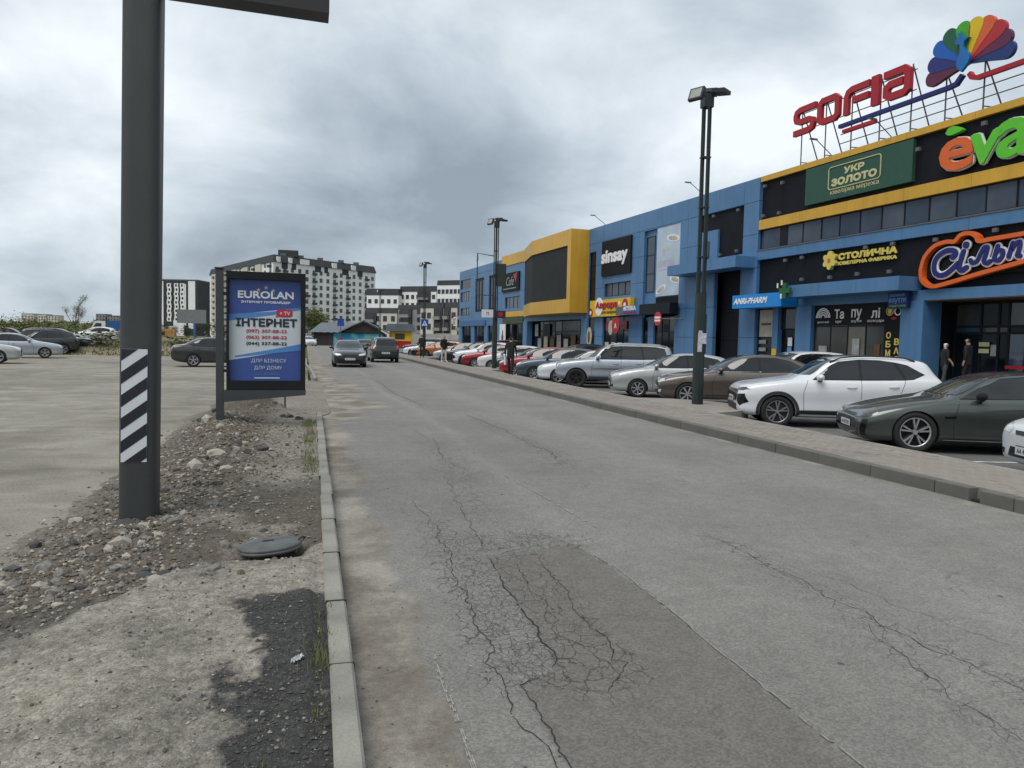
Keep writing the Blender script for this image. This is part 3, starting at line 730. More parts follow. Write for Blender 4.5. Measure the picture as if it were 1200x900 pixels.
# ---- grass tufts along the kerb
gm = mat('grass_blade', (0.125, 0.135, 0.045), 0.8, var=0.4, scale=12)
mb = MB(); rg = random.Random(4)
def tuft(x, y, h, n, sp=0.03):
    for _ in range(n):
        a = rg.uniform(0, 6.28); l = h*rg.uniform(0.4, 1.1); q = rg.uniform(0.1, 0.6)*l; x0 = x+rg.gauss(0, sp); y0 = y+rg.gauss(0, sp*1.5); z = verge_z(x0, y0)-0.005; w_ = 0.0016+0.0016*rg.random()
        dx, dy = math.cos(a), math.sin(a)
        mb.add([(x0-dy*w_, y0+dx*w_, z), (x0+dy*w_, y0-dx*w_, z), (x0+dx*q*.45+dy*w_*.7, y0+dy*q*.45-dx*w_*.7, z+l*.6), (x0+dx*q*.45-dy*w_*.7, y0+dy*q*.45+dx*w_*.7, z+l*.6), (x0+dx*q, y0+dy*q, z+l*0.95)], [(0, 1, 2, 3), (3, 2, 4)])
for _ in range(20): tuft(0.075+rg.gauss(0, .015), rg.uniform(2.7, 4.5), 0.05, 9)
for _ in range(9): tuft(0.06+rg.gauss(0, .02), rg.uniform(3.4, 3.75), 0.075, 12)
for _ in range(70): tuft(0.07+rg.gauss(0, .03), rg.uniform(8.6, 14.2), 0.09, 14, 0.05)
for _ in range(10): tuft(rg.uniform(-.25, -.1), rg.uniform(2.55, 2.75), 0.05, 10)
for _ in range(60): tuft(rg.uniform(-.5, .2), rg.uniform(28, 36), 0.12, 12, 0.1)
tag(mb.build('grass', gm, fix=False), 'thin green grass growing along the kerb', 'grass', kind='stuff')
# crumpled wrapper by the kerb
wm = mat('crumpled_foil', (0.48, 0.48, 0.48), 0.35, var=0.1, scale=20)
bm = bmesh.new(); bmesh.ops.create_grid(bm, x_segments=14, y_segments=7, size=0.5)
for v in bm.verts:
    v.co = Vector((v.co.x*0.10*(.7+.6*noise.noise((v.co.y*3, 4, 0))), v.co.y*0.040*(.8+.8*noise.noise((v.co.x*4, 9, 0))), 0.012+0.016*noise.noise((v.co.x*7, v.co.y*7, 1))+0.008*noise.noise((v.co.x*19, v.co.y*19, 2))))
me = bpy.data.meshes.new('wrapper'); bm.to_mesh(me); bm.free(); me.materials.append(wm)
o = tag(obj('wrapper', me), 'crumpled white wrapper lying on asphalt crumbs by the kerb', 'litter'); o.location = (-0.03, 3.52, verge_z(-0.03, 3.52)+0.006); o.rotation_euler = (0, 0, 0.9)
# grey plastic manhole lid, tilted over its pit
lidm = mat('lid_plastic', (0.088, 0.092, 0.090), 0.65, var=0.3, scale=6, fine=0.12, fscale=60, bump=0.3, bscale=30)
lr = empty('manhole_lid', Matrix.Translation((-0.245, 5.66, verge_z(-0.25, 5.95)+0.035)) @ Matrix.Rotation(R(-4), 4, 'Y') @ Matrix.Rotation(R(-3), 4, 'X'), 'weathered grey plastic manhole lid lying askew over a pit in the dirt', 'manhole lid')
mb = MB(); mb.sm = True; mb.lathe([(0, 0.028), (0.10, 0.026), (0.19, 0.016), (0.222, 0.004), (0.226, -0.006), (0.222, -0.016)], 40); mb.build('cover', lidm, lr)
mb = MB(); mb.sm = True; mb.lathe([(0.17, -0.016), (0.226, -0.018), (0.228, -0.034), (0.21, -0.044), (0.12, -0.05), (0, -0.05)], 40); mb.build('rim', lidm, lr)
mb = MB(); mb.box(-0.05, 0.03, -0.03, 0.01, 0.024, 0.031); mb.build('handle_slot', crackm, lr)
mb = MB(); mb.tube([(0.2, -0.02, 0.01), (0.235, -0.03, 0.035), (0.25, 0.01, 0.02), (0.235, 0.03, 0.0)], 0.006, 6); mb.build('lifting_loop', crackm, lr)
# ================================================================== THE SHOPPING CENTRE
# local frame of the front: x = -u (to the shopper's right), y = into the building, z up
BA = R(-3.99)
_bd = Vector((math.sin(BA), math.cos(BA), 0))           # along the front, away from the camera
BM = Matrix.Translation((23, 23, 0)) @ Matrix(((-_bd.x, _bd.y, 0, 0), (-_bd.y, -_bd.x, 0, 0), (0, 0, 1, 0), (0, 0, 0, 1)))
def cladding(name, rgb, streak=0.12):
    """sheet cladding: slight fading, rain streaks, dust gathering in blotches"""
    g = NG(name); m = g.n('ShaderNodeMapping'); m.inputs['Scale'].default_value = (3.2, 3.2, .22); g.put(m.inputs['Vector'], g.co)
    c = g.n('ShaderNodeRGB'); c.outputs[0].default_value = (*rgb, 1); c = c.outputs[0]
    c = g.scale(c, g.ramp(g.noise(.35, 4, .6), .3, .7, .92, 1.08)); c = g.scale(c, g.ramp(g.noise(1.0, 5, .7, 0, m.outputs[0]), .35, .75, 1.04, 1-streak)); c = g.mix(g.ramp(g.noise(.9, 6, .7), .55, .8, 0, .18), c, (.22, .21, .19))
    mt = g.done(c, .42, .45); MATS[name] = mt; g.bump(g.noise(1.4, 2), .08, .02); return mt
blue = cladding('blue_cladding', (0.070, 0.172, 0.325)); blue2 = cladding('blue_cladding_deep', (0.035, 0.11, 0.27)); yell = cladding('yellow_cladding', (0.58, 0.325, 0.032))
blk = mat('black_cladding', (0.009, 0.010, 0.014), 0.6, var=0.2, scale=0.8, spec=0.15)
frm = mat('window_frame_dark', (0.009, 0.011, 0.015), 0.5, var=0.1, spec=0.2)
soff = mat('soffit_brown', (0.10, 0.055, 0.02), 0.6, var=0.2)
grey = mat('grey_metal', (0.10, 0.105, 0.11), 0.5, var=0.12)
def glass_mat(name, rgb, rough=0.06, spec=0.5):
    return mat(name, rgb, rough, var=0.25, scale=0.9, spec=spec)
gl_up = glass_mat('glass_office', (0.040, 0.056, 0.088), 0.10)
gl_up2 = glass_mat('glass_office_blind', (0.062, 0.078, 0.105), 0.12); gl_up3 = glass_mat('glass_office_dim', (0.030, 0.044, 0.075), 0.08)
gl_dk = glass_mat('glass_dark', (0.006, 0.008, 0.011), 0.07, .22)
gl_bl = glass_mat('glass_blue', (0.028, 0.055, 0.105), 0.08, 1.0)  # sky reflection of the entrance panes tinted into the base colour
gl_rf = glass_mat('glass_bright', (0.055, 0.055, 0.052), 0.08, .6)  # reflected sky and street painted in as a lighter base colour
gl_mid = glass_mat('glass_shop', (0.024, 0.026, 0.028), 0.08, .6)
gl_refl_beige = glass_mat('glass_beige_reflection', (0.16, 0.15, 0.125), 0.2)  # beige street reflections put into the colour of the pane
mall = empty('shopping_centre', BM, 'long blue and yellow shopping centre with black sign panels and shop windows', 'building')
def run(name, u0, u1, o0, o1, z0, z1, m, step=3.0):
    n = max(1, round((u1-u0)/step))
    for k in range(n): a = u0+(u1-u0)*k/n; b = u0+(u1-u0)*(k+1)/n; bbox(name, a+.007*(k > 0), b-.007*(k < n-1), o0, o1, z0, z1, m)
def bbox(name, u0, u1, o0, o1, z0, z1, m, parent=None, bev=0):
    """box between u0..u1 along the front, o0..o1 out of it (positive to the road)"""
    mb = MB(); mb.box(-u0, -u1, -o0, -o1, z0, z1); return mb.build(name, m, parent or mall)
def subtract(rects, hole):
    out = []; a0, a1, b0, b1 = hole
    for r0, r1, s0, s1 in rects:
        if a1 <= r0 or a0 >= r1 or b1 <= s0 or b0 >= s1: out.append((r0, r1, s0, s1)); continue
        if s0 < b0: out.append((r0, r1, s0, b0))
        if b1 < s1: out.append((r0, r1, b1, s1))
        c0, c1 = max(s0, b0), min(s1, b1)
        if r0 < a0: out.append((r0, a0, c0, c1))
        if a1 < r1: out.append((a1, r1, c0, c1))
    return out
def panelled(u0, u1, z0, z1, holes, useams, zseams, m, off=0.0, name='wall_panel', th=0.22):
    """cladding panels with open joints, cut around the openings"""
    us = sorted([u0]+[u for u in useams if u0 < u < u1]+[u1]); zs = sorted([z0]+[z for z in zseams if z0 < z < z1]+[z1])
    for a, b in zip(us, us[1:]):
        for c, d in zip(zs, zs[1:]):
            rects = [(a, b, c, d)]
            for h in holes: rects = subtract(rects, h)
            if not rects: continue
            mb = MB()
            for r in rects:
                g0 = 0.010*(abs(r[0]-a) < 1e-6); g1 = 0.010*(abs(r[1]-b) < 1e-6); g2 = 0.010*(abs(r[2]-c) < 1e-6); g3 = 0.010*(abs(r[3]-d) < 1e-6)
                mb.box(-(r[0]+g0), -(r[1]-g1), -off, -(off-th), r[2]+g2, r[3]-g3)
            mb.build(name, m, mall)
def window(u0, u1, z0, z1, nu, nz, off=-0.12, gm=None, fr=0.035, lines=None, zl=None, parent=None, th=0.05):
    """a framed window: frame mesh with mullions, one pane object each"""
    us = lines or [u0+(u1-u0)*i/nu for i in range(nu+1)]; zs = zl or [z0+(z1-z0)*i/nz for i in range(nz+1)]
    us = sorted(us); u0, u1 = us[0], us[-1]
    mb = MB()
    for i, u in enumerate(us):
        a = u if i == 0 else u-fr/2; b = u if i == len(us)-1 else u+fr/2
        if i == 0: b = u+fr
        if i == len(us)-1: a = u-fr
        mb.box(-a, -b, -off, -(off-th), z0, z1)
    for i, z in enumerate(zs):
        a, b = (z, z+fr) if i == 0 else ((z-fr, z) if i == len(zs)-1 else (z-fr/2, z+fr/2))
        mb.box(-(u0+fr), -(u1-fr), -(off-0.004), -(off-th+.004), a, b)
    f = mb.build('window', frm, parent or mall)
    for a, b in zip(us, us[1:]):
        for c, d in zip(zs, zs[1:]):
            g = gm if gm and not isinstance(gm, list) else (rnd.choice(gm) if gm else gl_up)
            pb = MB(); t = rnd.uniform(-.006, .006); t2 = rnd.uniform(-.006, .006); yo = -(off-0.03)
            pb.add([(-a, yo+t, c), (-b, yo-t, c), (-b, yo-t+t2, d), (-a, yo+t+t2, d)], [(0, 1, 2, 3)]); pb.build('pane', g, f, fix=False)
    return f
# --- body behind the front
bbox('back_wall', 0.52, 67.9, -0.9, -26, -0.3, 9.7, blk); bbox('back_wall', -16, 0.515, -2.4, -26, -0.3, 9.7, blk)
bbox('roof', -16, 67.9, -0.5, -26, 9.7, 9.72, grey)
bbox('end_wall', 67.6, 67.9, -0.25, -26, -0.3, 9.78, blue)
bbox('plinth', -16, 68, 3.2, -0.9, -0.4, 0.28, PV[2])
bbox('step', -16, 68, 3.55, 3.205, -0.4, 0.06, PV[0])
# --- near section
U = 10.72
run('parapet_band', -16, U, -0.02, -0.6, 9.89, 10.15, yell)
for a, b in ((-16, -11), (-11, -7), (-7, -3.1), (-3.1, 1.2), (1.2, 4.3), (4.3, 7.55), (7.55, 9.2), (9.2, U)): bbox('sign_panel', a+.005, b-.005, -0.18, -0.5, 7.96, 9.885, blk)
run('yellow_band', -16, U, 0.0, -0.5, 7.48, 7.958, yell)
lines = [-2.79-1.16*k for k in range(11, 0, -1)]+[-2.79, -1.65, -.48, .70, 1.85, 2.99, 4.15, 5.32, 6.44, 7.64, 8.76]
window(-16, 8.76, 6.47, 7.475, 0, 1, -0.15, [gl_up, gl_up, gl_up2, gl_up3], 0.05, lines=lines)
bbox('window_post', 8.762, 9.2, -0.15, -0.4, 6.47, 7.475, frm)
window(9.2, U, 6.47, 7.475, 1, 1, -0.15, gl_up, 0.05)
bbox('sill', -16, U, 0.03, -0.5, 6.41, 6.465, grey)
run('blue_band', -16, U, 0.0, -0.5, 5.95, 6.405, blue)
for a, b in ((-16, -9), (-9, -3.4), (-3.4, 1.0), (1.0, 4.0), (4.0, 7.4), (7.4, U)): bbox('sign_panel', a+.005, b-.005, -0.18, -0.5, 3.9, 5.945, blk)
run('canopy', 0.86, 7.3, 1.0, -0.17, 3.86, 4.40, blue, 2.2)
bbox('lintel', 0.86, U, -0.02, -0.5, 3.49, 3.855, blue)
bbox('entrance_beam', -16, 0.855, 0.0, -0.5, 3.48, 3.88, blue)
bbox('pillar', 0.55, 1.6, 0.05, -1.6, 0.28, 3.485, blue)
bbox('pillar', 6.62, 7.65, 0.05, -0.5, 0.28, 3.485, blue)
bbox('pillar', 8.95, 9.36, 0.0, -0.5, 0.28, 3.485, blue)
# Tapuli shop front: four lettered windows and a currency strip
window(2.5, 6.55, 0.5, 3.48, 4, 1, -0.12, [gl_mid, gl_refl_beige, gl_rf, gl_rf], 0.05, zl=[0.5, 2.53, 3.48])
bbox('bulkhead', 1.61, 6.6, -0.10, -0.5, 0.28, 0.495, frm)
bbox('dark_strip', 1.61, 2.49, -0.10, -0.5, 0.5, 3.48, blk)
# chemist's door and window
window(9.38, 10.68, 0.6, 3.48, 1, 2, -0.2, gl_mid, 0.05, zl=[0.6, 2.0, 3.48])
bbox('door', 7.68, 8.93, -0.25, -0.32, 0.28, 2.4, gl_dk); window(7.68, 8.93, 2.42, 3.48, 1, 1, -0.2, gl_mid)
# recessed main entrance
bbox('soffit', -16, 0.5, -0.02, -1.7, 3.44, 3.476, soff)
window(-15, 0.5, 0.28, 3.43, 0, 3, -1.55, [gl_dk, gl_bl, gl_bl, gl_rf], 0.09, lines=[-15, -13, -11, -9, -7.2, -6.2, -4.7, -3.2, -2.38, -1.72, -1.33, -.62, .5], zl=[0.28, 2.25, 2.5, 3.43])
bbox('mat_well', -9, 0.4, -0.1, -1.5, 0.281, 0.29, frm)
# --- blue middle section
HB = [(11.98, 16.0, 6.4, 8.95), (18.06, 22.42, 3.3, 8.9), (24.1, 28.1, 4.88, 5.83), (29.6, 30.8, 0.28, 8.35), (12.06, 14.4, 0.28, 5.6), (24.2, 28.2, 0.28, 3.42), (18.4, 20.9, 0.28, 3.3), (21.6, 22.42, 0.28, 3.3), (15.0, 16.3, 0.28, 3.3)]
panelled(U+.01, 30.9, 0.28, 10.15, HB, (11.98, 14.5, 17.23, 20.2, 23.16, 25.7, 28.3, 29.6), (2.0, 3.7, 5.58, 7.3, 8.97), blue, 0.0)
# black sign panel with the small blue pier in its corner
bbox('sign_panel', 14.22, 16.0, -0.12, -0.5, 7.985, 8.95, blk); bbox('sign_panel', 11.98, 14.215, -0.12, -0.5, 6.4, 8.95, blk)
bbox('corner_pier', 14.22, 16.0, 0.0, -0.4, 6.4, 7.98, blue); window(15.0, 15.6, 6.45, 7.4, 1, 1, 0.03, gl_up)
run('canopy', 10.9, 17.45, 1.2, 0.0, 5.58, 6.15, blue, 2.2)
bbox('loading_door', 12.06, 14.4, -0.55, -0.6, 0.28, 5.6, blk)
for z in (1.9, 3.4): bbox('door_rail', 12.1, 14.36, -0.52, -0.55, z, z+.06, frm)
# recess with a narrow window
bbox('recess_wall', 18.06, 22.42, -0.16, -0.5, 4.03, 8.9, blue)
window(21.22, 22.3, 4.9, 8.5, 1, 3, -0.12, gl_up)
bbox('dark_panel', 18.1, 20.9, -0.10, -0.158, 3.98, 4.5, blk)
window(24.12, 28.08, 4.9, 5.82, 4, 1, -0.10, gl_up)
window(29.62, 30.78, 0.3, 8.34, 1, 8, -0.10, gl_dk)
window(24.22, 28.18, 0.5, 3.4, 4, 2, -0.12, [gl_mid, gl_dk], zl=[.5, 2.4, 3.4])
window(18.42, 20.88, 0.4, 3.28, 3, 3, -0.12, [gl_mid, gl_dk])
window(21.62, 22.40, 0.3, 3.28, 1, 2, -0.12, gl_dk, zl=[.3, 2.4, 3.28]); window(15.02, 16.28, 0.3, 3.28, 1, 2, -0.12, gl_dk)
# --- yellow bay with the big screen
def plan(name, pts, z0, z1, m):
    mb = MB(); mb.prism([(-u, -o) for u, o in pts], z0, z1, 'z'); return mb.build(name, m, mall)
BAY = [(30.92, -0.3), (30.92, 1.5), (39.3, 1.5), (44.9, 0.06), (44.9, -0.3)]
plan('bay_top', BAY, 8.93, 10.13, yell); plan('bay_base', BAY, 3.80, 4.86, yell)
bbox('bay_cheek', 30.92, 31.55, 1.5, -0.3, 4.862, 8.928, yell)
screenm = mat('led_screen_off', (0.026, 0.028, 0.028), 0.7, var=0.12, scale=0.8, spec=.2)
plan('screen', [(31.552, 1.40), (39.25, 1.40), (44.8, -0.02), (44.8, -0.3), (31.552, -0.3)], 4.862, 8.928, screenm)
bbox('yellow_band', 44.905, 51.6, 0.06, -0.3, 9.02, 10.06, yell); bbox('yellow_band', 44.905, 51.6, 0.06, -0.3, 3.9, 4.42, yell)
HC = [(46.0, 50.5, 4.75, 5.87)]
panelled(44.905, 51.6, 4.43, 9.0, HC, (48.3,), (6.3, 7.7), blue, 0.0)
window(46.0, 50.5, 4.75, 5.87, 4, 1, -0.10, gl_up)
# entrance below the bay
bbox('lintel', 30.92, 44.9, 0.0, -0.4, 3.36, 3.795, blue); bbox('pillar', 30.92, 31.9, 0.05, -0.5, 0.28, 3.355, blue); bbox('pillar', 43.9, 45.0, 0.05, -0.5, 0.28, 3.355, blue)
window(31.9, 43.9, 0.28, 3.35, 0, 1, -0.6, [gl_dk, gl_mid, gl_dk], 0.08, lines=[31.9, 32.7, 33.4, 37.2, 38.6, 40.0, 41.4, 42.6, 43.9], zl=[.28, 2.4, 3.35])
bbox('pillar', 50.9, 51.6, 0.05, -0.5, 0.28, 3.895, blue); window(45.0, 50.9, 0.28, 3.2, 5, 1, -0.3, [gl_dk, gl_mid]); grn = mat('green_fascia', (0.03, 0.06, 0.02), 0.6, var=0.3)
bbox('fascia', 45.0, 50.9, 0.1, -0.3, 3.2, 3.89, grn)
# --- far blue section
HD = [(63.1, 67.4, 7.58, 8.7), (63.2, 67.3, 6.05, 7.24), (63.1, 67.2, 4.4, 5.3), (57.8, 61.1, 4.7, 8.46), (53.8, 56.0, 4.66, 8.46), (53.0, 56.2, .28, 3.1), (57.4, 61.3, .28, 3.1), (62.6, 66.6, .28, 3.1)]
panelled(51.6, 67.9, 0.28, 9.8, HD, (54.5, 57.0, 59.6, 62.2, 65), (3.7, 6.4, 9.0), blue, 0.0)
window(63.1, 67.4, 7.58, 8.7, 1, 1, -.1, gl_dk); window(63.2, 67.3, 6.05, 7.24, 4, 1, -.1, gl_up); window(63.1, 67.2, 4.4, 5.3, 4, 1, -.1, gl_up)
window(57.8, 61.1, 4.7, 8.46, 3, 1, -.1, gl_dk, 0.30); window(53.8, 56.0, 4.66, 8.46, 2, 1, -.1, gl_dk, 0.30)
for a, b in ((53.0, 56.2), (57.4, 61.3), (62.6, 66.6)): window(a, b, .28, 3.1, 3, 1, -.15, [gl_dk, gl_mid])
bbox('fascia', 56.9, 67.2, 0.12, 0.0, 3.12, 3.66, blue2)
# small flood lights that wash the sign panels
def flood(u, z, off=-0.18):
    r = empty('sign_flood_light', BM @ Matrix.Translation((-u, -off, z)), 'small grey box flood light on a black sign panel', 'flood light', 'flood lights on the black sign panels')
    mb = MB(); mb.box(-.015, .015, -0.16, 0, -.015, .015); mb.build('arm', grey, r)
    mb = MB(); mb.box(-.09, .09, -.24, -.14, -.07, .07); mb.build('lamp_head', grey, r)
for u, z in ((10.35, 9.62), (9.05, 9.55), (10.4, 8.15), (9.2, 8.12), (1.2, 9.35), (-1.55, 9.62), (8.6, 5.75), (7.45, 5.78), (3.6, 5.83), (2.2, 5.83), (0.2, 5.75), (7.4, 4.75), (5.6, 4.72), (4.0, 4.75), (2.3, 4.72), (-2.2, 5.8)): flood(u, z)
for u, z in ((12.4, 8.75), (14.6, 8.75), (12.4, 6.6), (13.9, 6.55)): flood(u, z, -0.12)
# bracket arms over the roof edge
for u in (28.35, 15.9, 5.9, 2.6):
    r = empty('roof_arm_light', BM @ Matrix.Translation((-u, 0.3, 10.0)), 'thin arm light reaching out over the roof edge', 'arm light', 'arm lights over the roof edge')
    mb = MB(); mb.tube([(0, 0, 0), (0, -0.5, 0.35), (0, -1.1, 0.75)], 0.02, 6); mb.build('arm', grey, r); mb = MB(); mb.box(-.05, .05, -1.45, -1.08, 0.74, 0.80); mb.build('lamp_head', grey, r)
# aerial at the far end
r = empty('roof_aerial', BM @ Matrix.Translation((-62.5, 0.6, 9.7)), 'small television aerial on the far roof', 'aerial')
mb = MB(); mb.tube([(0, 0, 0), (0, 0, 1.5)], 0.03, 6); mb.build('mast', grey, r); mb = MB()
for i in range(4): mb.tube([(-.6+.2*i, -.02, 1.0+.12*i), (.5+.0*i, .02, 1.1+.12*i)], 0.02, 5)
mb.build('rods', grey, r)

# ================================================================== SIGNS ON THE FRONT
white = mat('sign_white', (0.75, 0.75, 0.74), 0.45, var=0.04); red = mat('sign_red', (0.36, 0.006, 0.014), 0.45, var=0.06)
navy = mat('sign_navy', (0.008, 0.010, 0.13), 0.45, var=0.06); orange = mat('sign_orange', (0.66, 0.115, 0.015), 0.45, var=0.05); lime = mat('sign_green', (0.10, 0.50, 0.02), 0.45, var=0.05)
gold = mat('sign_gold', (0.62, 0.50, 0.10), 0.45, var=0.06); yel2 = mat('sign_yellow', (0.68, 0.42, 0.01), 0.45, var=0.05); cyan = mat('sign_cyan', (0.005, 0.22, 0.62), 0.45, var=0.04)
fg = mat('sign_forest', (0.018, 0.075, 0.05), 0.6, var=0.06); pale = mat('sign_pale_gold', (0.55, 0.52, 0.27), 0.5, var=0.04); black = mat('sign_black', (0.008, 0.008, 0.009), 0.6, var=0.1, spec=.2)
def sign(name, u, off, z, label, cat='sign', group=None):
    """u,off,z: lower left corner as read from the road"""
    return empty(name, BM @ Matrix.Translation((-u, -off, z)), label, cat, group)
def board(name, r, x0, x1, z0, z1, m, y0=0.0, y1=0.06):
    mb = MB(); mb.box(x0, x1, y0, y1, z0, z1); return mb.build(name, m, r)
def disc(name, r, cx, cz, rx, rz, m, y0, y1, seg=28, rot=0):
    mb = MB(); pts = []
    for k in range(seg):
        a = 2*math.pi*k/seg; x, z = rx*math.cos(a), rz*math.sin(a); pts.append((cx+x*math.cos(rot)-z*math.sin(rot), cz+x*math.sin(rot)+z*math.cos(rot)))
    mb.prism(pts, y0, y1, 'y'); return mb.build(name, m, r)
def ring(name, r, cx, cz, rad, wd, m, y0, y1, rx=1.0):
    mb = MB(); stroke(mb, [(cx+rad*rx*math.cos(a*math.pi/14), cz+rad*math.sin(a*math.pi/14)) for a in range(28)], wd, y0, y1, True); return mb.build(name, m, r)
# gold jeweller, dark green
r = sign('jeweller_sign', 7.42, 0.0, 8.17, 'dark green jewellery sign with cream lettering in a rounded frame')
board('panel', r, 0, 5.97, 0, 1.66, fg, 0, 0.17)
mb = MB(); pts = []
for cx, cz, a0 in ((4.28, 1.30, 0), (1.62, 1.30, 90), (1.62, .58, 180), (4.28, .58, 270)):
    for k in range(5): a = R(a0+22.5*k); pts.append((cx+.13*math.cos(a), cz+.13*math.sin(a)))
stroke(mb, pts, 0.035, -0.03, 0.0, True); mb.build('border', pale, r)
lettering('УКР', 2.38, -0.001, 1.0, 1.15, .30, pale, r, depth=0.03, hv=0.02); lettering('ЗОЛОТО', 1.66, -0.001, .56, 2.56, .34, pale, r, depth=0.03, hv=0.028)
lettering('ювелірна мережа', 1.62, -0.001, .17, 2.72, .26, pale, r, depth=0.02)
# cosmetics chain: orange e, green v and a, leaf
r = sign('leaf_letter_sign', 0.17, 0.0, 8.18, 'large glossy letters with an orange e and green v and a')
def sollet(ch, x, z, w_, h_, m, bold, shear=0.0):
    lettering(ch, x-.035, 0.02, z-.035, w_+.07, h_+.07, white, r, name='edge', depth=0.10, hv=bold+.035, shear=shear); return lettering(ch, x, -0.06, z, w_, h_, m, r, name='letter', depth=0.08, hv=bold, shear=shear)
sollet('e', 0, 0.0, 1.40, 1.18, orange, 0.05); sollet('v', 1.26, 0.02, 1.22, 1.10, lime, 0.06, 0.1); sollet('a', 2.27, 0.02, 1.35, 1.30, lime, 0.06)
mb = MB(); mb.prism(bez([(.22, 1.44), (.34, 1.60), (.62, 1.62), (.92, 1.42), (.62, 1.34), (.36, 1.34), (.22, 1.44)], 5)[:-1], -0.1, 0.1, 'y'); mb.build('leaf', lime, r)
# gold factory
r = sign('gold_factory_sign', 6.1, 0.0, 5.05, 'yellow flower emblem and yellow lettering on the black panel')
for k in range(6):
    a = k*math.pi/3+math.pi/6; disc('petal', r, .47+.22*math.cos(a), .42+.22*math.sin(a), .20, .14, gold, -0.05-.004*k, 0.12, 14, a)
disc('flower_heart', r, .47, .42, .09, .09, orange, -0.09, 0.0)
lettering('СТОЛИЧНА', .98, 0.0, .38, 3.15, .30, gold, r, depth=0.05, hv=0.025); lettering('ЮВЕЛІРНА ФАБРИКА', .98, 0.0, .15, 3.15, .17, gold, r, depth=0.04, hv=0.012)
# supermarket: orange outline, navy script with white edge
r = sign('supermarket_sign', 0.86, 0.0, 4.0, 'navy script lettering with white edge inside a thick orange outline')
out_pts = bez([(.183, .646), (.332, 1.126), (.747, 1.497), (1.251, 1.595), (1.584, 1.57), (1.814, 1.768), (2.169, 1.80), (2.43, 1.66), (2.56, 1.47), (3.025, 1.49), (4.09, 1.53), (5.2, 1.58), (5.75, 1.35), (5.7, .98), (5.2, .80), (4.145, .593), (2.722, .337), (1.552, .098), (.799, -.021), (.442, .076), (.227, .299), (.183, .646)], 6)[:-1]
mb = MB(); stroke(mb, out_pts, 0.15, -0.16, 0.10, True); mb.build('outline', orange, r)
board('backing', r, .3, 5.5, .3, 1.4, black, .06, .10)
SCRIPT = {'c': [(1.50, 1.0), (1.613, 1.094), (1.585, 1.205), (1.396, 1.272), (1.147, 1.25), (.859, 1.094), (.724, .827), (.765, .524), (.989, .377), (1.282, .429), (1.56, .626), (1.735, .774)], 'i': [(1.931, 1.17), (1.865, .943), (1.784, .626), (1.894, .49), (2.087, .582)],
    'l': [(2.229, .837), (2.314, .723), (2.485, .778), (2.604, 1.013), (2.724, 1.21), (2.856, 1.213), (2.83, 1.025), (2.753, .754), (2.872, .656), (2.998, .731)], 'soft': [(3.242, 1.222), (3.168, .956), (3.142, .787), (3.292, .721), (3.428, .862), (3.435, 1.031), (3.306, 1.079)], 'p': [(3.774, 1.264), (3.719, 1.036), (3.663, .805)], 'p2': [(3.736, 1.034), (3.864, 1.221), (4.017, 1.27), (4.029, 1.069), (3.957, .844), (4.063, .80)], 'o': [(4.72, 1.3), (4.5, 1.22), (4.42, 1.0), (4.55, .85), (4.78, .9), (4.9, 1.1), (4.72, 1.3)]}
for key, pts in SCRIPT.items():
    q = bez(pts, 5); w_ = .185 if key in 'ci' else .15
    for nm, ww, m_, y0, y1 in (('letter_edge', w_+.12, white, -.06, .0), ('letter', w_, navy, -.11, -.061)):
        mb = MB(); stroke(mb, q, ww, y0, y1); mb.build(nm, m_, r)
        for e_ in (q[0], q[-1]): disc(nm, r, e_[0], e_[1], ww*.5, ww*.5, m_, y0+.002, y1-.002, 14)
disc('letter', r, 1.50, 1.02, .11, .11, navy, -.114, -.063, 16)
disc('letter_edge', r, 2.016, 1.40, .185, .185, white, -.055, .0, 20); disc('letter', r, 2.016, 1.40, .125, .125, navy, -.11, -.062, 20)
# chemist
r = sign('pharmacy_sign', 11.3, 1.0, 3.47, 'bright blue pharmacy sign box with slanted white lettering')
board('box', r, 0, 3.75, 0, .66, cyan, 0, .9); lettering('ANRI-PHARM', .12, -0.012, .20, 2.65, .30, white, r, depth=0.02, hv=0.016, shear=0.3)
r = sign('pharmacy_cross', 7.45, 1.25, 3.80, 'green pharmacy cross with white strips over the blue sign'); gcr = mat('cross_green', (0.01, 0.10, 0.03), 0.5)
mb = MB(); mb.box(0, .72, 0, .14, .24, .48); mb.box(.24, .48, 0.002, .138, 0, .72); mb.build('cross', gcr, r)
for x, z in ((-.12, .5), (.16, .62), (.14, .0)): board('strip', r, x, x+.09, z, z+.22, white, -0.02, .0)
# Tapuli lettering on the glass
r = sign('shoe_shop_lettering', 6.5, -0.11, 2.5, 'white shop lettering spread over four dark windows'); 
mb = MB()
for k, rr in enumerate((.14, .24, .34, .42)): stroke(mb, [(.48+rr*math.cos(R(12*a)), .42+rr*math.sin(R(12*a))) for a in range(16)], 0.055, -0.012, 0.0)
mb.build('arch_logo', white, r); board('panel', r, 0.02, 3.98, .08, .95, black, 0.001, .012)
for t, x, w_ in (('Та', 1.18, .55), ('пу', 2.16, .58), ('лі', 3.26, .46)): lettering(t, x, 0, .36 if t != 'пу' else .28, w_, .42 if t != 'пу' else .48, white, r, bold=0.02, depth=0.01)
for t, x, w_ in (('дитячий', .12, .72), ('одяг', 1.24, .38), ('взуття', 2.18, .56), ('аксесуари', 3.06, .88)): lettering(t, x, 0, .16, w_, .12, white, r, depth=0.01)
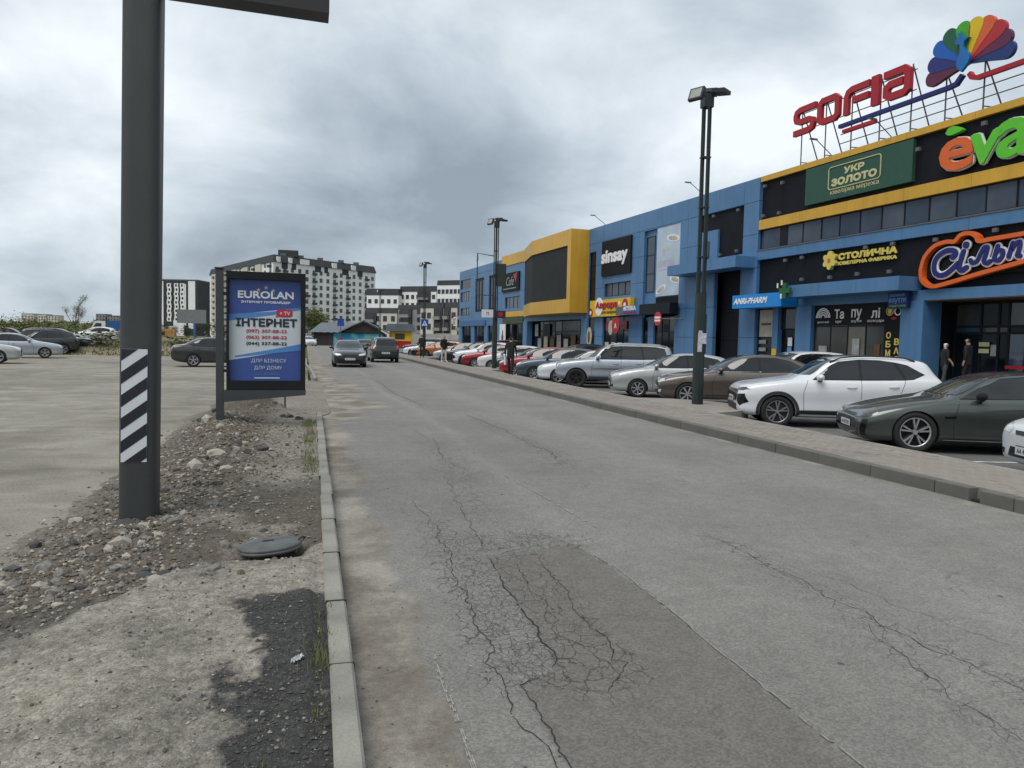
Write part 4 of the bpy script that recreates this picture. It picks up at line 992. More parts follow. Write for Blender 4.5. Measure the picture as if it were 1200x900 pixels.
# currency exchange strip
r = sign('exchange_lettering', 2.49, -0.09, 0.9, 'golden exchange lettering running down a dark strip')
for k, c in enumerate('ОБМІН'): lettering(c, .10 if c != 'І' else .18, 0, 1.10-.36*k, .24 if c != 'І' else .08, .27, gold, r, depth=0.015, bold=0.03)
for k, c in enumerate('ВАЛЮТ'): lettering(c, .52, 0, .84-.36*k, .24, .27, gold, r, depth=0.015, bold=0.03)
disc('coin', r, .24, 2.22, .19, .19, gold, -0.02, 0); ring('coin_ring', r, .24, 2.22, .13, .03, soff, -0.035, -0.018); ring('coin', r, .64, 2.20, .15, .05, white, -0.02, 0); disc('red_badge', r, .45, 1.92, .14, .05, red, -0.015, 0)
# small blue lightbox that sticks out
r = sign('phone_repair_sign', 2.06, 0.25, 3.20, 'small blue lightbox with light blue and green lettering under the canopy edge')
board('box', r, 0, .94, 0, .62, navy, 0, .16); lb = mat('sign_light_blue', (0.10, 0.30, 0.62), 0.45); 
lettering('ремонт', .1, -0.006, .42, .72, .15, lb, r, depth=0.01, bold=0.02); lettering('взуття', .06, -0.006, .18, .82, .22, lb, r, depth=0.01, bold=0.03); lettering('годинників', .08, -0.006, .05, .8, .10, lime, r, depth=0.01, bold=0.02)
# papers on the chemist's glass and the doors
def sheet(u, off, z, w_, h_, m, lab, grp='posters on the shop glass'):
    r = sign('window_poster', u, off, z, lab, 'poster', grp); mb = MB(); mb.box(0, w_, 0, 0.012, 0, h_); mb.build('sheet', m, r); return r
cream = mat('poster_cream', (0.42, 0.38, 0.31), 0.6, var=0.15, scale=3); greyp = mat('poster_grey', (0.30, 0.30, 0.29), 0.6, var=0.3, scale=4)
r = sheet(10.55, -0.16, 2.05, 1.05, 1.35, cream, 'cream poster with dark lettering in the pharmacy window'); board('text_line', r, .15, .9, .58, .70, soff, -.004, 0)
for k in range(3): board('note_strip', r, 0.0, .55, -.35-.38*k, -.17-.38*k, greyp, 0.0, .01)
board('text_line', r, .15, .95, -1.40, -1.31, white, -.004, .01)
sheet(8.4, -0.18, 1.6, .30, .42, white, 'white notice taped to the pharmacy door'); sheet(8.42, -0.18, 1.15, .30, .4, lb, 'pale blue notice taped to the pharmacy door'); sheet(9.3, 0.03, 1.1, .32, .36, yel2, 'small yellow notice on the pillar by the pharmacy door')
sheet(5.2, -0.08, 0.75, .5, .42, white, 'white notice standing in the shop window')
sheet(-.62, -1.5, 1.75, .42, .16, pale, 'upper pale yellow strip on the entrance glass'); sheet(-.62, -1.5, 1.5, .42, .16, pale, 'lower pale yellow strip on the entrance glass'); sheet(-1.1, -1.5, 1.4, .22, .42, greyp, 'grey notice on the entrance glass')
sheet(-1.7, -1.5, 0.95, .8, .12, red, 'red strip across the entrance glass')
# things on show behind the glass of the shop fronts
for k, (u, w_, h_, m) in enumerate(((6.2, .5, .9, greyp), (5.0, .7, .35, soff), (4.2, .4, 1.0, greyp), (3.3, .6, .5, cream), (3.0, .3, .9, soff))): sheet(u, -0.09, .75+.12*(k % 3), w_, h_, m, 'goods and prints behind the lettered shop windows', 'goods behind the lettered windows')
for k in range(6): sheet(42.6-1.5*k, -0.55, .5+.3*(k % 2), .9, 1.3, (greyp, cream, soff)[k % 3], 'stand and prints behind the glass below the yellow bay', 'stands below the yellow bay')
for k in range(7): sheet(-.3-1.15*k, -1.6, .45, .55, .9+.2*(k % 3), (greyp, soff, blue2)[k % 3], 'display stand inside the supermarket entrance', 'stands in the supermarket entrance')
# clothes shop, white letters on black
r = sign('clothes_shop_sign', 28.4, 0.14, 6.37, 'square black sign with white rounded lowercase lettering'); board('panel', r, 0, 4.4, 0, 2.52, black, 0, .14)
lettering('sinsay', .02, -0.001, .62, 4.0, 1.22, white, r, depth=0.08, hv=0.06)
# orange discount shop
r = sign('discount_shop_sign', 29.7, 0.36, 3.45, 'orange and yellow shop sign with red lettering in a white circle'); board('box', r, 0, 6.28, 0, 1.2, yel2, 0, .3)
disc('white_oval', r, 1.55, .72, .62, .66, white, -0.03, 0); lettering('Аврора', 1.05, -0.04, .46, 3.4, .62, red, r, depth=0.04, hv=0.035); lettering('мультимаркет', 1.9, -0.012, .12, 2.5, .24, soff, r, depth=0.01, bold=0.02)
disc('red_badge', r, 5.55, .75, .38, .40, red, -0.03, 0); disc('badge_heart', r, 5.55, .68, .16, .2, white, -0.05, -.031); disc('red_badge', r, .22, .32, .3, .3, red, -0.03, 0); disc('badge_heart', r, .22, .3, .13, .15, white, -0.05, -.031); disc('spark', r, 4.7, .85, .09, .13, white, -.03, 0)
r = sign('round_shop_sign', 24.9, 0.9, 2.75, 'round dark red hanging sign beside a shop'); mb = MB(); mb.lathe([(0, -.05), (.55, -.05), (.55, .05), (0, .05)], 28, 'y', (.55, 0, 0)); mb.build('disc', red, r); disc('cream_oval', r, -.25, -.15, .32, .5, cream, -0.02, .03); lettering('А', .38, -.058, -.18, .34, .36, white, r, bold=0.05)
mb = MB(); mb.tube([(.55, .05, 0), (.55, .9, 0)], .025, 6); mb.build('bracket', grey, r)
r = sign('oval_shop_sign', 30.45, 0.2, 1.2, 'pale oval sign on a dark narrow shop window'); disc('oval', r, .35, .75, .42, .75, cream, 0, .05); disc('oval_heart', r, .35, .75, .2, .45, soff, -0.015, 0)
for k in range(4): sheet(27.9-1.0*k, -0.06, 0.5, .62, 1.1, cream, 'cream poster standing in the discount shop window', 'posters in the discount shop')
for k in range(3): sheet(27.8-1.35*k, -0.06, 2.55, .5, .55, red, 'small red poster high in the discount shop window', 'red posters in the discount shop')
# pharmacy bar
r = sign('pharmacy_bar_sign', 24.75, 0.75, 3.45, 'dark fascia bar with white and red pharmacy lettering'); board('grey_end', r, 0, 1.0, 0, .57, grey, 0, .6); board('navy_box', r, 1.0, 3.3, 0, .60, blue2, -.01, .6); board('dark_box', r, 3.3, 6.95, -.05, .62, frm, 0, .6)
lettering('АПТЕКА', 1.1, -0.03, .28, 1.75, .28, white, r, depth=.015, bold=.05); lettering('оптових цін', 1.2, -0.03, .06, 1.6, .15, red, r, depth=.015, bold=.03)
# perfume banner
bann = mat('banner_blue', (0.43, 0.51, 0.60), 0.6, var=0.12, scale=0.8); pink = mat('banner_pink', (0.50, 0.33, 0.40), 0.6); bfood = mat('banner_food', (0.42, 0.39, 0.36), 0.6, var=.3, scale=5)
r = sign('perfume_banner', 20.8, -0.02, 4.57, 'tall pale blue advertising banner with pink lettering'); board('cloth', r, 0, 2.7, 0, 4.32, bann, 0, .02)
lettering('LOVE YOU', .3, -0.006, 1.85, 1.75, .36, pink, r, depth=0.004, bold=0.0); board('text_line', r, .35, 2.0, 1.62, 1.67, pink, -0.005, 0)
for x, z, a, w_ in ((.62, .42, .35, .62), (2.25, .95, -.2, .6), (1.9, 3.5, -.15, .75)): disc('plate', r, x, z, w_, .22, white, -0.012, -.001, 24, a); disc('plate_food', r, x, z, w_*.7, .14, bfood, -0.02, -.0125, 24, a)
disc('plate_food', r, .85, 2.75, .12, .25, bfood, -.01, -.001); disc('plate_food', r, 1.25, 2.95, .2, .12, pale, -.01, -.001)
# no entry disc on a bracket
r = sign('no_entry_sign', 18.7, 1.0, 3.09, 'round red no entry sign on a wall bracket'); mb = MB(); mb.lathe([(0, -.02), (.42, -.02), (.42, .02), (0, .02)], 28, 'y'); mb.build('disc', mat('no_entry_red', (0.45, 0.02, 0.03), 0.45), r); board('bar', r, -.32, .32, .02, .14, white, -.03, -.021); board('bar', r, -.32, .32, -.16, -.05, white, -.03, -.021); mb = MB(); mb.tube([(.3, .03, 0), (.9, .5, 0), (1.2, 1.0, 0)], .03, 6); mb.build('bracket', grey, r)
# dark script sign at the bay
r = sign('script_sign', 51.2, 0.15, 6.42, 'dark grey sign with pale script lettering and a red corner'); board('panel', r, 0, 5.05, 0, 1.8, black, 0, .14); lettering('S.Cafe', .45, -0.005, .55, 3.2, .85, greyp, r, depth=.02, shear=.3); mb = MB(); mb.prism([(3.5, 1.55), (4.6, 1.7), (4.3, .75)], -0.02, 0, 'y'); mb.build('red_corner', red, r); board('text_line', r, .5, 4.3, .22, .30, greyp, -.005, 0)
r = sign('standing_poster', 51.0, 0.35, 0.28, 'tall white poster with a dark figure by the shop door', 'poster'); board('panel', r, 0, 1.7, 0, 2.9, white, 0, .08); mb = MB(); mb.prism(bez([(.75, .1), (.7, 1.0), (.6, 1.6), (.8, 1.9), (.85, 2.25), (1.05, 2.25), (1.1, 1.9), (1.25, 1.6), (1.15, .9), (1.2, .1)], 4), -0.012, 0, 'y'); mb.build('figure_print', soff, r)
for u, z, m, lb_ in ((66.9, 3.5, red, 'red and white shop lettering at the far corner'),): 
    r = sign('far_shop_sign', 69.6, 0.3, 2.6, lb_); board('panel', r, 0, 1.6, .6, 1.7, white, 0, .1); lettering('Ш Т', .15, -.006, .75, 1.3, .8, red, r, depth=.01, bold=.05)
# lit entrance prints below the bay
for u, w_, m in ((43.2, .8, greyp), (41.2, 1.6, frm), (33.2, .9, red)): sheet(u, -0.5, 2.0 if m is not red else 1.0, w_, 1.1, m, 'print on the glass below the yellow bay', 'prints below the yellow bay')

# ================================================================== ROOF SIGN: big letters, bars, peacock on a steel truss
trm = mat('truss_steel', (0.09, 0.095, 0.10), 0.5, var=0.15)
r = empty('roof_sign', BM @ Matrix.Translation((0, 0.5, 10.0)), 'huge red roof sign lettering with coloured peacock tail on a steel truss', 'roof sign')
def lt(mb_pts, m=red, w_=0.27, name='letter', closed=False):
    mb = MB()
    for p in mb_pts: stroke(mb, p, w_, -0.16, 0.02, closed)
    return mb.build(name, m, r)
zb = 1.82       # base of the letters above the truss foot (world 11.82)
def sh(pts, x, z=zb): return [(x+a, z+b) for a, b in pts]
rc = lambda pts: bez(pts, 5)
lt([sh([(1.46, 1.06), (.42, 1.06), (.2, .98), (.14, .84), (.14, .72), (.2, .58), (.4, .5), (1.05, .5), (1.26, .42), (1.31, .28), (1.24, .1), (1.0, .02), (0.02, .02)], -8.87)], red, .27)
lt([sh([(.30, 1.06), (1.08, 1.06), (1.24, .92), (1.24, .24), (1.08, .12), (.30, .12), (.14, .24), (.14, .92)], -7.27)], red, .27, closed=True)
lt([sh([(.14, 0.02), (.14, .78), (.24, .98), (.45, 1.06), (1.44, 1.06)], -5.64), sh([(.50, .58), (1.4, .58)], -5.64)], red, .27)
lt([sh([(.22, .0), (.22, 1.24)], -4.10)], red, .40)
lt([sh([(.02, 1.06), (1.05, 1.06), (1.22, .92), (1.22, .24), (1.05, .12), (.35, .12), (.16, .24), (.16, .5), (.35, .62), (1.0, .62)], -3.46)], red, .29)
lt([[( -5.89, 1.45), (-.35, 1.48), (-.02, 1.52), (.22, 1.78)]], navy, .16, 'blue_bar'); lt([[(-5.64, 1.18), (-3.82, 1.17)]], red, .14, 'red_bar'); lt([[(.5, 1.75), (.62, 1.56), (.85, 1.48), (14.0, 1.50)]], red, .16, 'red_bar')
FC = [(0.10, 0.012, 0.045), (0.02, 0.022, 0.16), (0.006, 0.10, 0.42), (0.008, 0.10, 0.045), (0.05, 0.36, 0.02), (0.66, 0.46, 0.01), (0.62, 0.11, 0.03), (0.42, 0.02, 0.025), (0.11, 0.015, 0.06), (0.012, 0.03, 0.15)]
tips = [(-1.40, 2.03), (-1.32, 2.63), (-1.05, 3.25), (-.55, 3.61), (.12, 3.70), (.74, 3.67), (1.28, 3.51), (1.78, 3.12), (2.05, 2.64), (2.18, 2.10)]
root = Vector((.42, 2.15))
for k, (t, c) in enumerate(zip(tips, FC)):
    t = Vector(t); d = (t-root); ln = d.length; d.normalize(); nn = Vector((-d.y, d.x)); wd = .30
    pts = [(root+d*ln*a+nn*b*wd) for a, b in ((0, .10), (.4, .5), (.70, .90), (.80, 1.0), (.88, .97), (.94, .80), (.98, .52), (1.0, .18), (1.0, -.18), (.98, -.52), (.94, -.80), (.88, -.97), (.80, -1.0), (.70, -.90), (.4, -.5), (0, -.10))]
    mb = MB(); o_ = 0.012*(k if k < 5 else 9-k); mb.prism([(p.x, p.y) for p in pts], -0.10-o_, 0.06-o_, 'y'); mb.build('tail_feather', mat('feather_%d' % k, c, .45, var=.06), r)
bird = bez([(.30, 1.83), (.12, 2.05), (.10, 2.25), (.20, 2.55), (.18, 2.85), (.06, 2.88), (.0, 3.02), (.10, 3.14), (.24, 3.16), (.34, 3.06), (.56, 3.0), (.38, 2.92), (.36, 2.7), (.50, 2.5), (.62, 2.35), (.58, 2.1), (.30, 1.83)], 5)[:-1]
mb = MB(); mb.prism(bird, -0.30, -0.17, 'y'); mb.build('peacock_body', mat('peacock_blue', (0.005, 0.14, 0.40), .45), r)
mb = MB()
for k in range(3): stroke(mb, [(.15+.05*k, 3.14), (-.02+.1*k, 3.32)], .03, -.27, -.22); 
mb.build('crest', MATS['peacock_blue'], r)
k = 0
for x in [-8.5+1.58*i for i in range(15)]:
    hz = 3.0 if x < -2 else 2.2
    mb = MB(); mb.tube([(x, 0.08, 0.0), (x, 0.08, hz)], .03, 6); mb.tube([(x, 0.10, hz-.1), (x, 1.35, 0.0)], .03, 6); mb.tube([(x, 0.08, .45), (x, 1.08, .50)], .022, 6); mb.build('truss_leg', trm, r)
for z in (0.75, 1.15, 1.95, 2.75):
    x1 = 13 if z < 1.5 else -2
    x0 = -8.5 if z > 1.5 else -6.0
    mb = MB(); mb.tube([(x0, 0.11, z), (x1, 0.11, z)], .022, 6); mb.build('truss_rail', trm, r)
# ================================================================== STREET FURNITURE
polem = mat('pole_grey', (0.040, 0.043, 0.043), 0.5, var=0.14, scale=1.5, fine=0.06, fscale=40, bump=0.05, bscale=14)
stickb = mat('sticker_black', (0.012, 0.012, 0.02), 0.5, var=0.1); stickw = mat('sticker_white', (0.62, 0.64, 0.67), 0.5, var=0.05)
# --- thick grey pole that carries a large panel, striped sticker
px, py = -1.385, 7.02
r = empty('sign_pole', Matrix.Translation((px, py, 0.0)) @ Matrix.Rotation(R(0.95), 4, 'Y'), 'thick grey steel pole with a black and white striped sticker standing in rubble', 'pole')
PR = 0.150
def rr_poly(rad, n=48):      # rounded square section, flat faces like a folded steel column
    o = []
    for k in range(n):
        a = 2*math.pi*k/n; c, s = math.cos(a), math.sin(a); q = (abs(c)**4.2+abs(s)**4.2)**(-1/4.2); o.append((rad*q*c, rad*q*s))
    return o
mb = MB(); mb.sm = True; mb.prism(rr_poly(PR), -0.3, 7.4, 'z'); o = mb.build('shaft', polem, r); smooth_by_angle(o.data, 50)
mb = MB(); mb.prism(rr_poly(PR+.012), 7.4, 7.43, 'z'); mb.build('cap', polem, r)
# diagonal bands wrapped on the road-facing side
def on_pole(t, z):      # t: distance round the front face, from its middle
    return (t, -PR-0.0035, z)
zs0, zs1, hw = 0.55, 1.505, 0.100
mb = MB(); mb.add([on_pole(-hw-.02, zs0), on_pole(hw-.02, zs0), on_pole(hw-.02, zs1), on_pole(-hw-.02, zs1)], [(0, 1, 2, 3)]); mb.build('sticker', stickw, r, fix=False)
band, period, rise = 0.102, 0.195, 0.155
k = -1
while True:
    z = zs0-0.12+period*k
    if z > zs1: break
    poly = [(-hw-.0195, z), (hw-.0205, z+rise), (hw-.0205, z+rise+band), (-hw-.0195, z+band)]
    # clip to the sticker
    def clip(P, zc, up):
        out = []
        for i in range(len(P)):
            a, b = P[i], P[(i+1) % len(P)]; ia = (a[1] <= zc) if up else (a[1] >= zc); ib = (b[1] <= zc) if up else (b[1] >= zc)
            if ia: out.append(a)
            if ia != ib: t = (zc-a[1])/(b[1]-a[1]); out.append((a[0]+(b[0]-a[0])*t, zc))
        return out
    poly = clip(clip(poly, zs1-.001, True), zs0+.001, False) if poly else []
    if len(poly) > 2:
        mb = MB(); mb.add([(a, -PR-0.0055, b) for a, b in poly], [list(range(len(poly)))]); mb.build('stripe', stickb, r, fix=False)
    k += 1
# panel hung from the pole high over the verge
mb = MB(); mb.box(0.172, 1.50, -0.13, 0.10, 4.49, 6.75); mb.build('panel_case', mat('panel_case', (0.012, 0.012, 0.013), .4, var=.1), r)
mb = MB(); mb.box(0.28, 1.40, -0.136, -0.13, 4.60, 6.64); mb.build('panel_glass', gl_up, r)
# --- citylight with the blue internet poster
Y0 = 13.43
r = empty('poster_stand', Matrix.Translation((-1.39, Y0, 0)), 'dark grey poster stand with a blue and white internet provider poster', 'poster stand')
casem = mat('stand_case', (0.008, 0.009, 0.010), 0.45, var=0.15, spec=.3); postm = mat('stand_post', (0.042, 0.047, 0.052), 0.45, var=0.12)
mb = MB(); mb.box(-.06, .06, -.06, .06, -.2, 2.73, 0.006); mb.build('post', postm, r)
mb = MB(); mb.box(-.075, .075, -.08, .08, 2.735, 2.755); mb.build('post_cap', postm, r)
mb = MB()
x0, x1, z0, z1 = .11, 1.39, .70, 2.70
mb.box(x0, x1, .075, .10, z0, z1); mb.box(x0, .145, -.10, .0745, z0, z1); mb.box(1.31, x1, -.10, .0745, z0, z1); mb.box(.1455, 1.3095, -.10, .0745, 2.575, z1); mb.box(.1455, 1.3095, -.10, .0745, z0, .86)
mb.build('case', casem, r)
mb = MB(); mb.prism([(.065, .70), (1.40, .70), (1.40, .64), (1.385, .615), (.065, .50)], -.105, .105, 'y'); mb.build('base_beam', postm, r)
mb = MB(); mb.box(.061, .109, -.02, .02, 2.3, 2.35); mb.box(.061, .109, -.02, .02, 1.0, 1.05); mb.build('hinge', postm, r)
pw, ph, ox, oz = 1.164, 1.715, .1455, .86
pblue = mat('poster_blue', (0.044, 0.085, 0.30), 0.35, var=0.10, scale=1.5); plight = mat('poster_light', (0.54, 0.60, 0.63), 0.35, var=0.04); pmid = mat('poster_midblue', (0.075, 0.22, 0.52), 0.35, var=0.06)
pr = empty('poster', None); pr.parent = r
bpy.data.objects.remove(pr)
mb = MB(); mb.add([(ox, .02, oz), (ox+pw, .02, oz), (ox+pw, .02, oz+ph), (ox, .02, oz+ph)], [(0, 1, 2, 3)]); poster = mb.build('poster', pblue, r, fix=False)
def pp(name, pts, m, y):
    mb = MB(); mb.add([(ox+a*pw, y, oz+b*ph) for a, b in pts], [list(range(len(pts)))]); return mb.build(name, m, poster, fix=False)
pp('light_band', [(0, .20), (1, .32), (1, .735), (0, .645)], plight, .017); pp('blue_sweep', [(0, .59), (.6, .655), (1, .715), (1, .74), (.6, .69), (0, .655)], pmid, .014); pp('blue_sweep', [(0.08, .23), (1, .305), (1, .37), (.5, .30), (0.08, .245)], pmid, .014)
def pt(txt, cx, z, w_, h_, m, **k): return lettering(txt, ox+cx*pw-w_*pw/2, .011, oz+z*ph, w_*pw, h_*ph, m, poster, **k)
pt('EUROLAN', .51, .815, .78, .075, white, hv=.006); pt('ІНТЕРНЕТ ПРОВАЙДЕР', .51, .765, .69, .032, white, hv=.002); star = mat('poster_star', (.55, .50, .36), .4)
for cx, cz in ((.405, .90), (.51, .925), (.61, .895)):
    pts = []
    for k in range(10): a = math.pi/2+k*math.pi/5; q = (.035 if k % 2 == 0 else .014); pts.append((cx+q*math.cos(a), cz+q*.68*math.sin(a)))
    pp('star', pts, star, .011)
rdp = mat('poster_red', (.42, .03, .05), .4); dkp = mat('poster_dark', (.02, .022, .03), .4)
mb = MB(); P = [(ox+pw*(.77+.115*math.copysign(abs(math.cos(a))**.5, math.cos(a))), .012, oz+ph*(.675+.040*math.copysign(abs(math.sin(a))**.5, math.sin(a)))) for a in [2*math.pi*k/28 for k in range(28)]]; mb.add(P, [list(range(28))]); mb.build('red_bubble', rdp, poster, fix=False); pp('bubble_tail', [(.66, .665), (.72, .64), (.64, .633)], rdp, .0115)
pt('+ TV', .775, .655, .15, .038, plight, hv=.002); pt('ІНТЕРНЕТ', .52, .535, .86, .085, dkp, hv=.009)
for i, (t, m) in enumerate((('(097) 307-88-22', rdp), ('(063) 307-88-22', rdp), ('(044) 337-88-22', dkp))): pt(t, .52, .468-.062*i, .57, .042, m, hv=.003)
pt('ДЛЯ БІЗНЕСУ', .55, .175, .49, .042, plight); pt('ДЛЯ ДОМУ', .54, .105, .39, .042, plight); pt('www.eurolan.ua', .525, .055, .36, .022, pmid); pp('text_line', [(.345, .02), (.705, .02), (.705, .032), (.345, .032)], plight, .012)
cg = bpy.data.materials.new('poster_glazing'); cg.use_nodes = True; b_ = cg.node_tree.nodes['Principled BSDF']; b_.inputs['Transmission Weight'].default_value = 1.0; b_.inputs['Roughness'].default_value = 0.0; b_.inputs['IOR'].default_value = 1.25; b_.inputs['Base Color'].default_value = (.96, .98, 1, 1)
# thin stake behind the stand
r = tag(MB().tube([(-.4, 15.87, -.1), (-.4, 15.87, .74)], .022, 8).build('stake', grey), 'thin grey metal stake beside the dirt mound', 'stake')

# ================================================================== LAMP POSTS
lampm = mat('lamp_green', (0.012, 0.022, 0.020), 0.45, var=0.2, scale=2); lampbox = mat('lamp_case', (0.014, 0.015, 0.016), .45, var=.1); lens = mat('lamp_lens', (.30, .31, .29), .3, var=.15, scale=12)
def lamp_post():
    r = empty('lamp_post', None, 'lamp', 'lamp post', 'lamp posts along the car park')
    mb = MB(); mb.prism(rr_poly(.118, 24), 0, 2.75, 'z'); mb.build('lower_column', lampm, r)
    for x, y in ((-.105, 0), (0, .09), (0, -.09), (.105, 0)): mb = MB(); mb.tube([(x, y, 2.7), (x, y, 7.25)], .027, 10); mb.build('tube', lampm, r)
    for z in (3.6, 4.8, 6.0): mb = MB(); mb.box(-.11, .11, -.09, .09, z, z+.03); mb.build('spacer', lampm, r)
    mb = MB(); mb.box(-.125, .125, -.11, .11, 7.2, 7.52); mb.build('head', lampm, r)
    fb = MB(); fb.box(-.19, .19, -.045, .045, -.16, .16, 0.0); me = fb.mesh('flood_case', lampbox); lb = MB(); lb.box(-.15, .15, -.051, -.046, -.12, .12); ml = lb.mesh('flood_lens', lens)
    for ang, x, y, z, t in ((R(-62), -.34, -.10, 7.46, R(22)), (R(150), .20, .26, 7.66, R(82)), (R(35), .28, -.16, 7.56, R(84))):
        m = Matrix.Translation((x, y, z)) @ Matrix.Rotation(ang, 4, 'Z') @ Matrix.Rotation(-t, 4, 'X'); f = obj('flood_light', me, r, m); obj('lens', ml, f)
        b = MB(); b.tube([(0, 0, 7.5), (x*.8, y*.8, z-.02)], .022, 6); b.build('arm', lampm, r)
    return r
lp = lamp_post(); index_children()
LAMPS = [(9.36, 16.5, 'tall dark lamp post with paper notices on it among the near parked cars'), (9.39, 37.3, 'tall dark lamp post with a box and bracket frame before the yellow bay'), (9.4, 61.1, 'dark lamp post with a blue crossing sign'), (9.4, 99.0, 'far dark lamp post before the low tower blocks'), (9.2, 83.0, 'dark lamp post by the orange car row end')]
for i, (x, y, lb_) in enumerate(LAMPS[:4]):
    o = lp if i == 0 else copy_tree(lp); o['label'] = lb_; o.location = (x, y, 0.14); o.rotation_euler = (0, R(-.15) if i == 0 else 0, 0)
for i, (x, y, lb_) in enumerate(((-7.5, 118, 'far lamp post standing before the white tower block'), (-3.0, 96, 'slim lamp post beside the mural hut'))):
    o = copy_tree(lp); o['label'] = lb_; o.location = (x, y, -.1)
# paper notices on the near post
paperm = mat('notice_paper', (.50, .47, .53), .8, var=.35, scale=14)
for z, w_, h_, dx in ((1.50, .23, .26, 0.0), (1.30, .12, .22, -.06), (1.72, .10, .10, -.05)):
    mb = MB(); mb.box(-w_/2+dx, w_/2+dx, -.004, 0, 0, h_); o = tag(mb.build('paper_notice', paperm), 'torn paper notice pasted on the near lamp post', 'notice', 'notices on the near lamp post'); o.location = (9.36, 16.5-.124-.002*z, .14+z); 
# box, frame and road sign on the second post
r = empty('bracket_frame', Matrix.Translation((9.39, 37.3, .14)), 'thin empty banner frame reaching out from the second lamp post', 'banner frame')
mb = MB(); mb.tube([(-.1, 0, 5.75), (-.98, 0, 5.85), (-.98, 0, 3.75), (-.1, 0, 3.75)], .03, 6); mb.build('frame', lampm, r)
r = empty('advert_box', Matrix.Translation((9.49, 37.12, 4.35)), 'dark box panel fixed high on the second lamp post', 'panel'); mb = MB(); mb.box(-.08, .40, 0, .12, 0, 1.15); mb.build('panel', lampbox, r); mb = MB(); mb.box(-.06, .38, -.006, 0, .02, 1.13); mb.build('face', mat('box_face', (.02, .03, .022), .6), r)
r = empty('notice_board', Matrix.Translation((9.39, 37.15, 2.75)), 'small white board with red marks on the second lamp post', 'notice board'); mb = MB(); mb.box(-.75, -.15, -.05, -.02, 0, .40); mb.build('board', stickw, r); mb = MB(); mb.box(-.15, .5, -.07, -.02, -.02, .36); mb.build('dark_board', lampbox, r); mb = MB(); mb.lathe([(0, -.09), (.13, -.09), (.13, -.072), (0, -.072)], 18, 'y', (.22, 0, .17)); mb.build('red_disc', red, r); lettering('П', -.5, -.055, .12, .12, .16, red, r, bold=.03)
# pedestrian crossing sign
r = empty('crossing_sign', Matrix.Translation((9.4, 60.9, 2.75)) @ Matrix.Scale(.68, 4), 'square blue pedestrian crossing sign on a lamp post', 'road sign'); sb_ = mat('sign_road_blue', (.01, .06, .32), .4)
mb = MB(); mb.box(-.45, .45, -.03, 0, -.3, .6); mb.build('plate', sb_, r); mb = MB(); mb.prism([(-.32, -.16), (.32, -.16), (0, .46)], -.036, -.031, 'y'); mb.build('triangle', white, r)
mb = MB(); stroke(mb, [(-.02, .28), (0, .08), (-.12, -.1)], .05, -.042, -.037); stroke(mb, [(0, .08), (.10, -.1)], .05, -.042, -.037); stroke(mb, [(-.12, .1), (.0, .2), (.1, .08)], .04, -.042, -.037); mb.build('walker', black, r)
# distant road signs by the mural hut
for x, y, lb_ in ((4.6, 104, 'small blue parking sign on a thin post near the mural hut'),):
    r = empty('road_sign', Matrix.Translation((x, y, 0)), lb_, 'road sign'); mb = MB(); mb.tube([(0, 0, 0), (0, 0, 4.0)], .05, 6); mb.build('post', grey, r); mb = MB(); mb.box(-.45, .45, -.06, -.03, 3.0, 4.0); mb.build('plate', sb_, r); mb = MB(); mb.lathe([(0, -.08), (.4, -.08), (.4, -.05), (0, -.05)], 18, 'y', (0, 0, 1.0)); mb.build('disc', red, r)
# ================================================================== CARS
# local frame: x = 0 at the front bumper running back to L, y across, z up; the root turns it
def paint(name, rgb, metal=0.0, rough=0.35, flake=0.0):
    m = mat(name, rgb, rough+.08, metal, var=0.04, scale=1.2, coat=1.0); m.node_tree.nodes['Principled BSDF'].inputs['Coat Roughness'].default_value = 0.015
    return m
tyrem = mat('tyre_rubber', (0.014, 0.014, 0.014), 0.85, var=0.2, scale=8); wellm = mat('wheel_well', (0.006, 0.006, 0.006), 0.95, var=0)
rimsil = mat('rim_silver', (0.48, 0.48, 0.49), 0.35, 0.7, var=0.05); rimdk = mat('rim_dark', (0.035, 0.036, 0.038), 0.4, 0.5, var=0.05)
plastic = mat('black_plastic', (0.018, 0.018, 0.019), 0.6, var=0.15, scale=6); trimblk = mat('gloss_black', (0.008, 0.008, 0.009), 0.15, var=0)
carglass = mat('car_glass', (0.007, 0.009, 0.010), 0.02, var=0.0, spec=0.75); wind = mat('windscreen_glass', (0.030, 0.040, 0.042), 0.03, var=0.0, spec=1.0)
lampgl = mat('headlamp', (0.55, 0.57, 0.58), 0.12, var=0.25, scale=14, spec=0.8, coat=1.0); lampdk = mat('headlamp_dark', (0.05, 0.052, 0.056), 0.12, var=0.3, scale=14, coat=1.0); tail = mat('tail_lamp', (0.16, 0.006, 0.010), 0.15, var=0.2, scale=10, coat=1.0)
platem = mat('number_plate', (0.62, 0.62, 0.62), 0.5, var=0.05); chrome = mat('chrome_trim', (0.55, 0.55, 0.56), 0.2, 0.9, var=0); seamm = mat('panel_gap', (0.008, 0.008, 0.008), 0.9, var=0); amber = mat('indicator_amber', (.5, .2, .03), .2, var=.1)
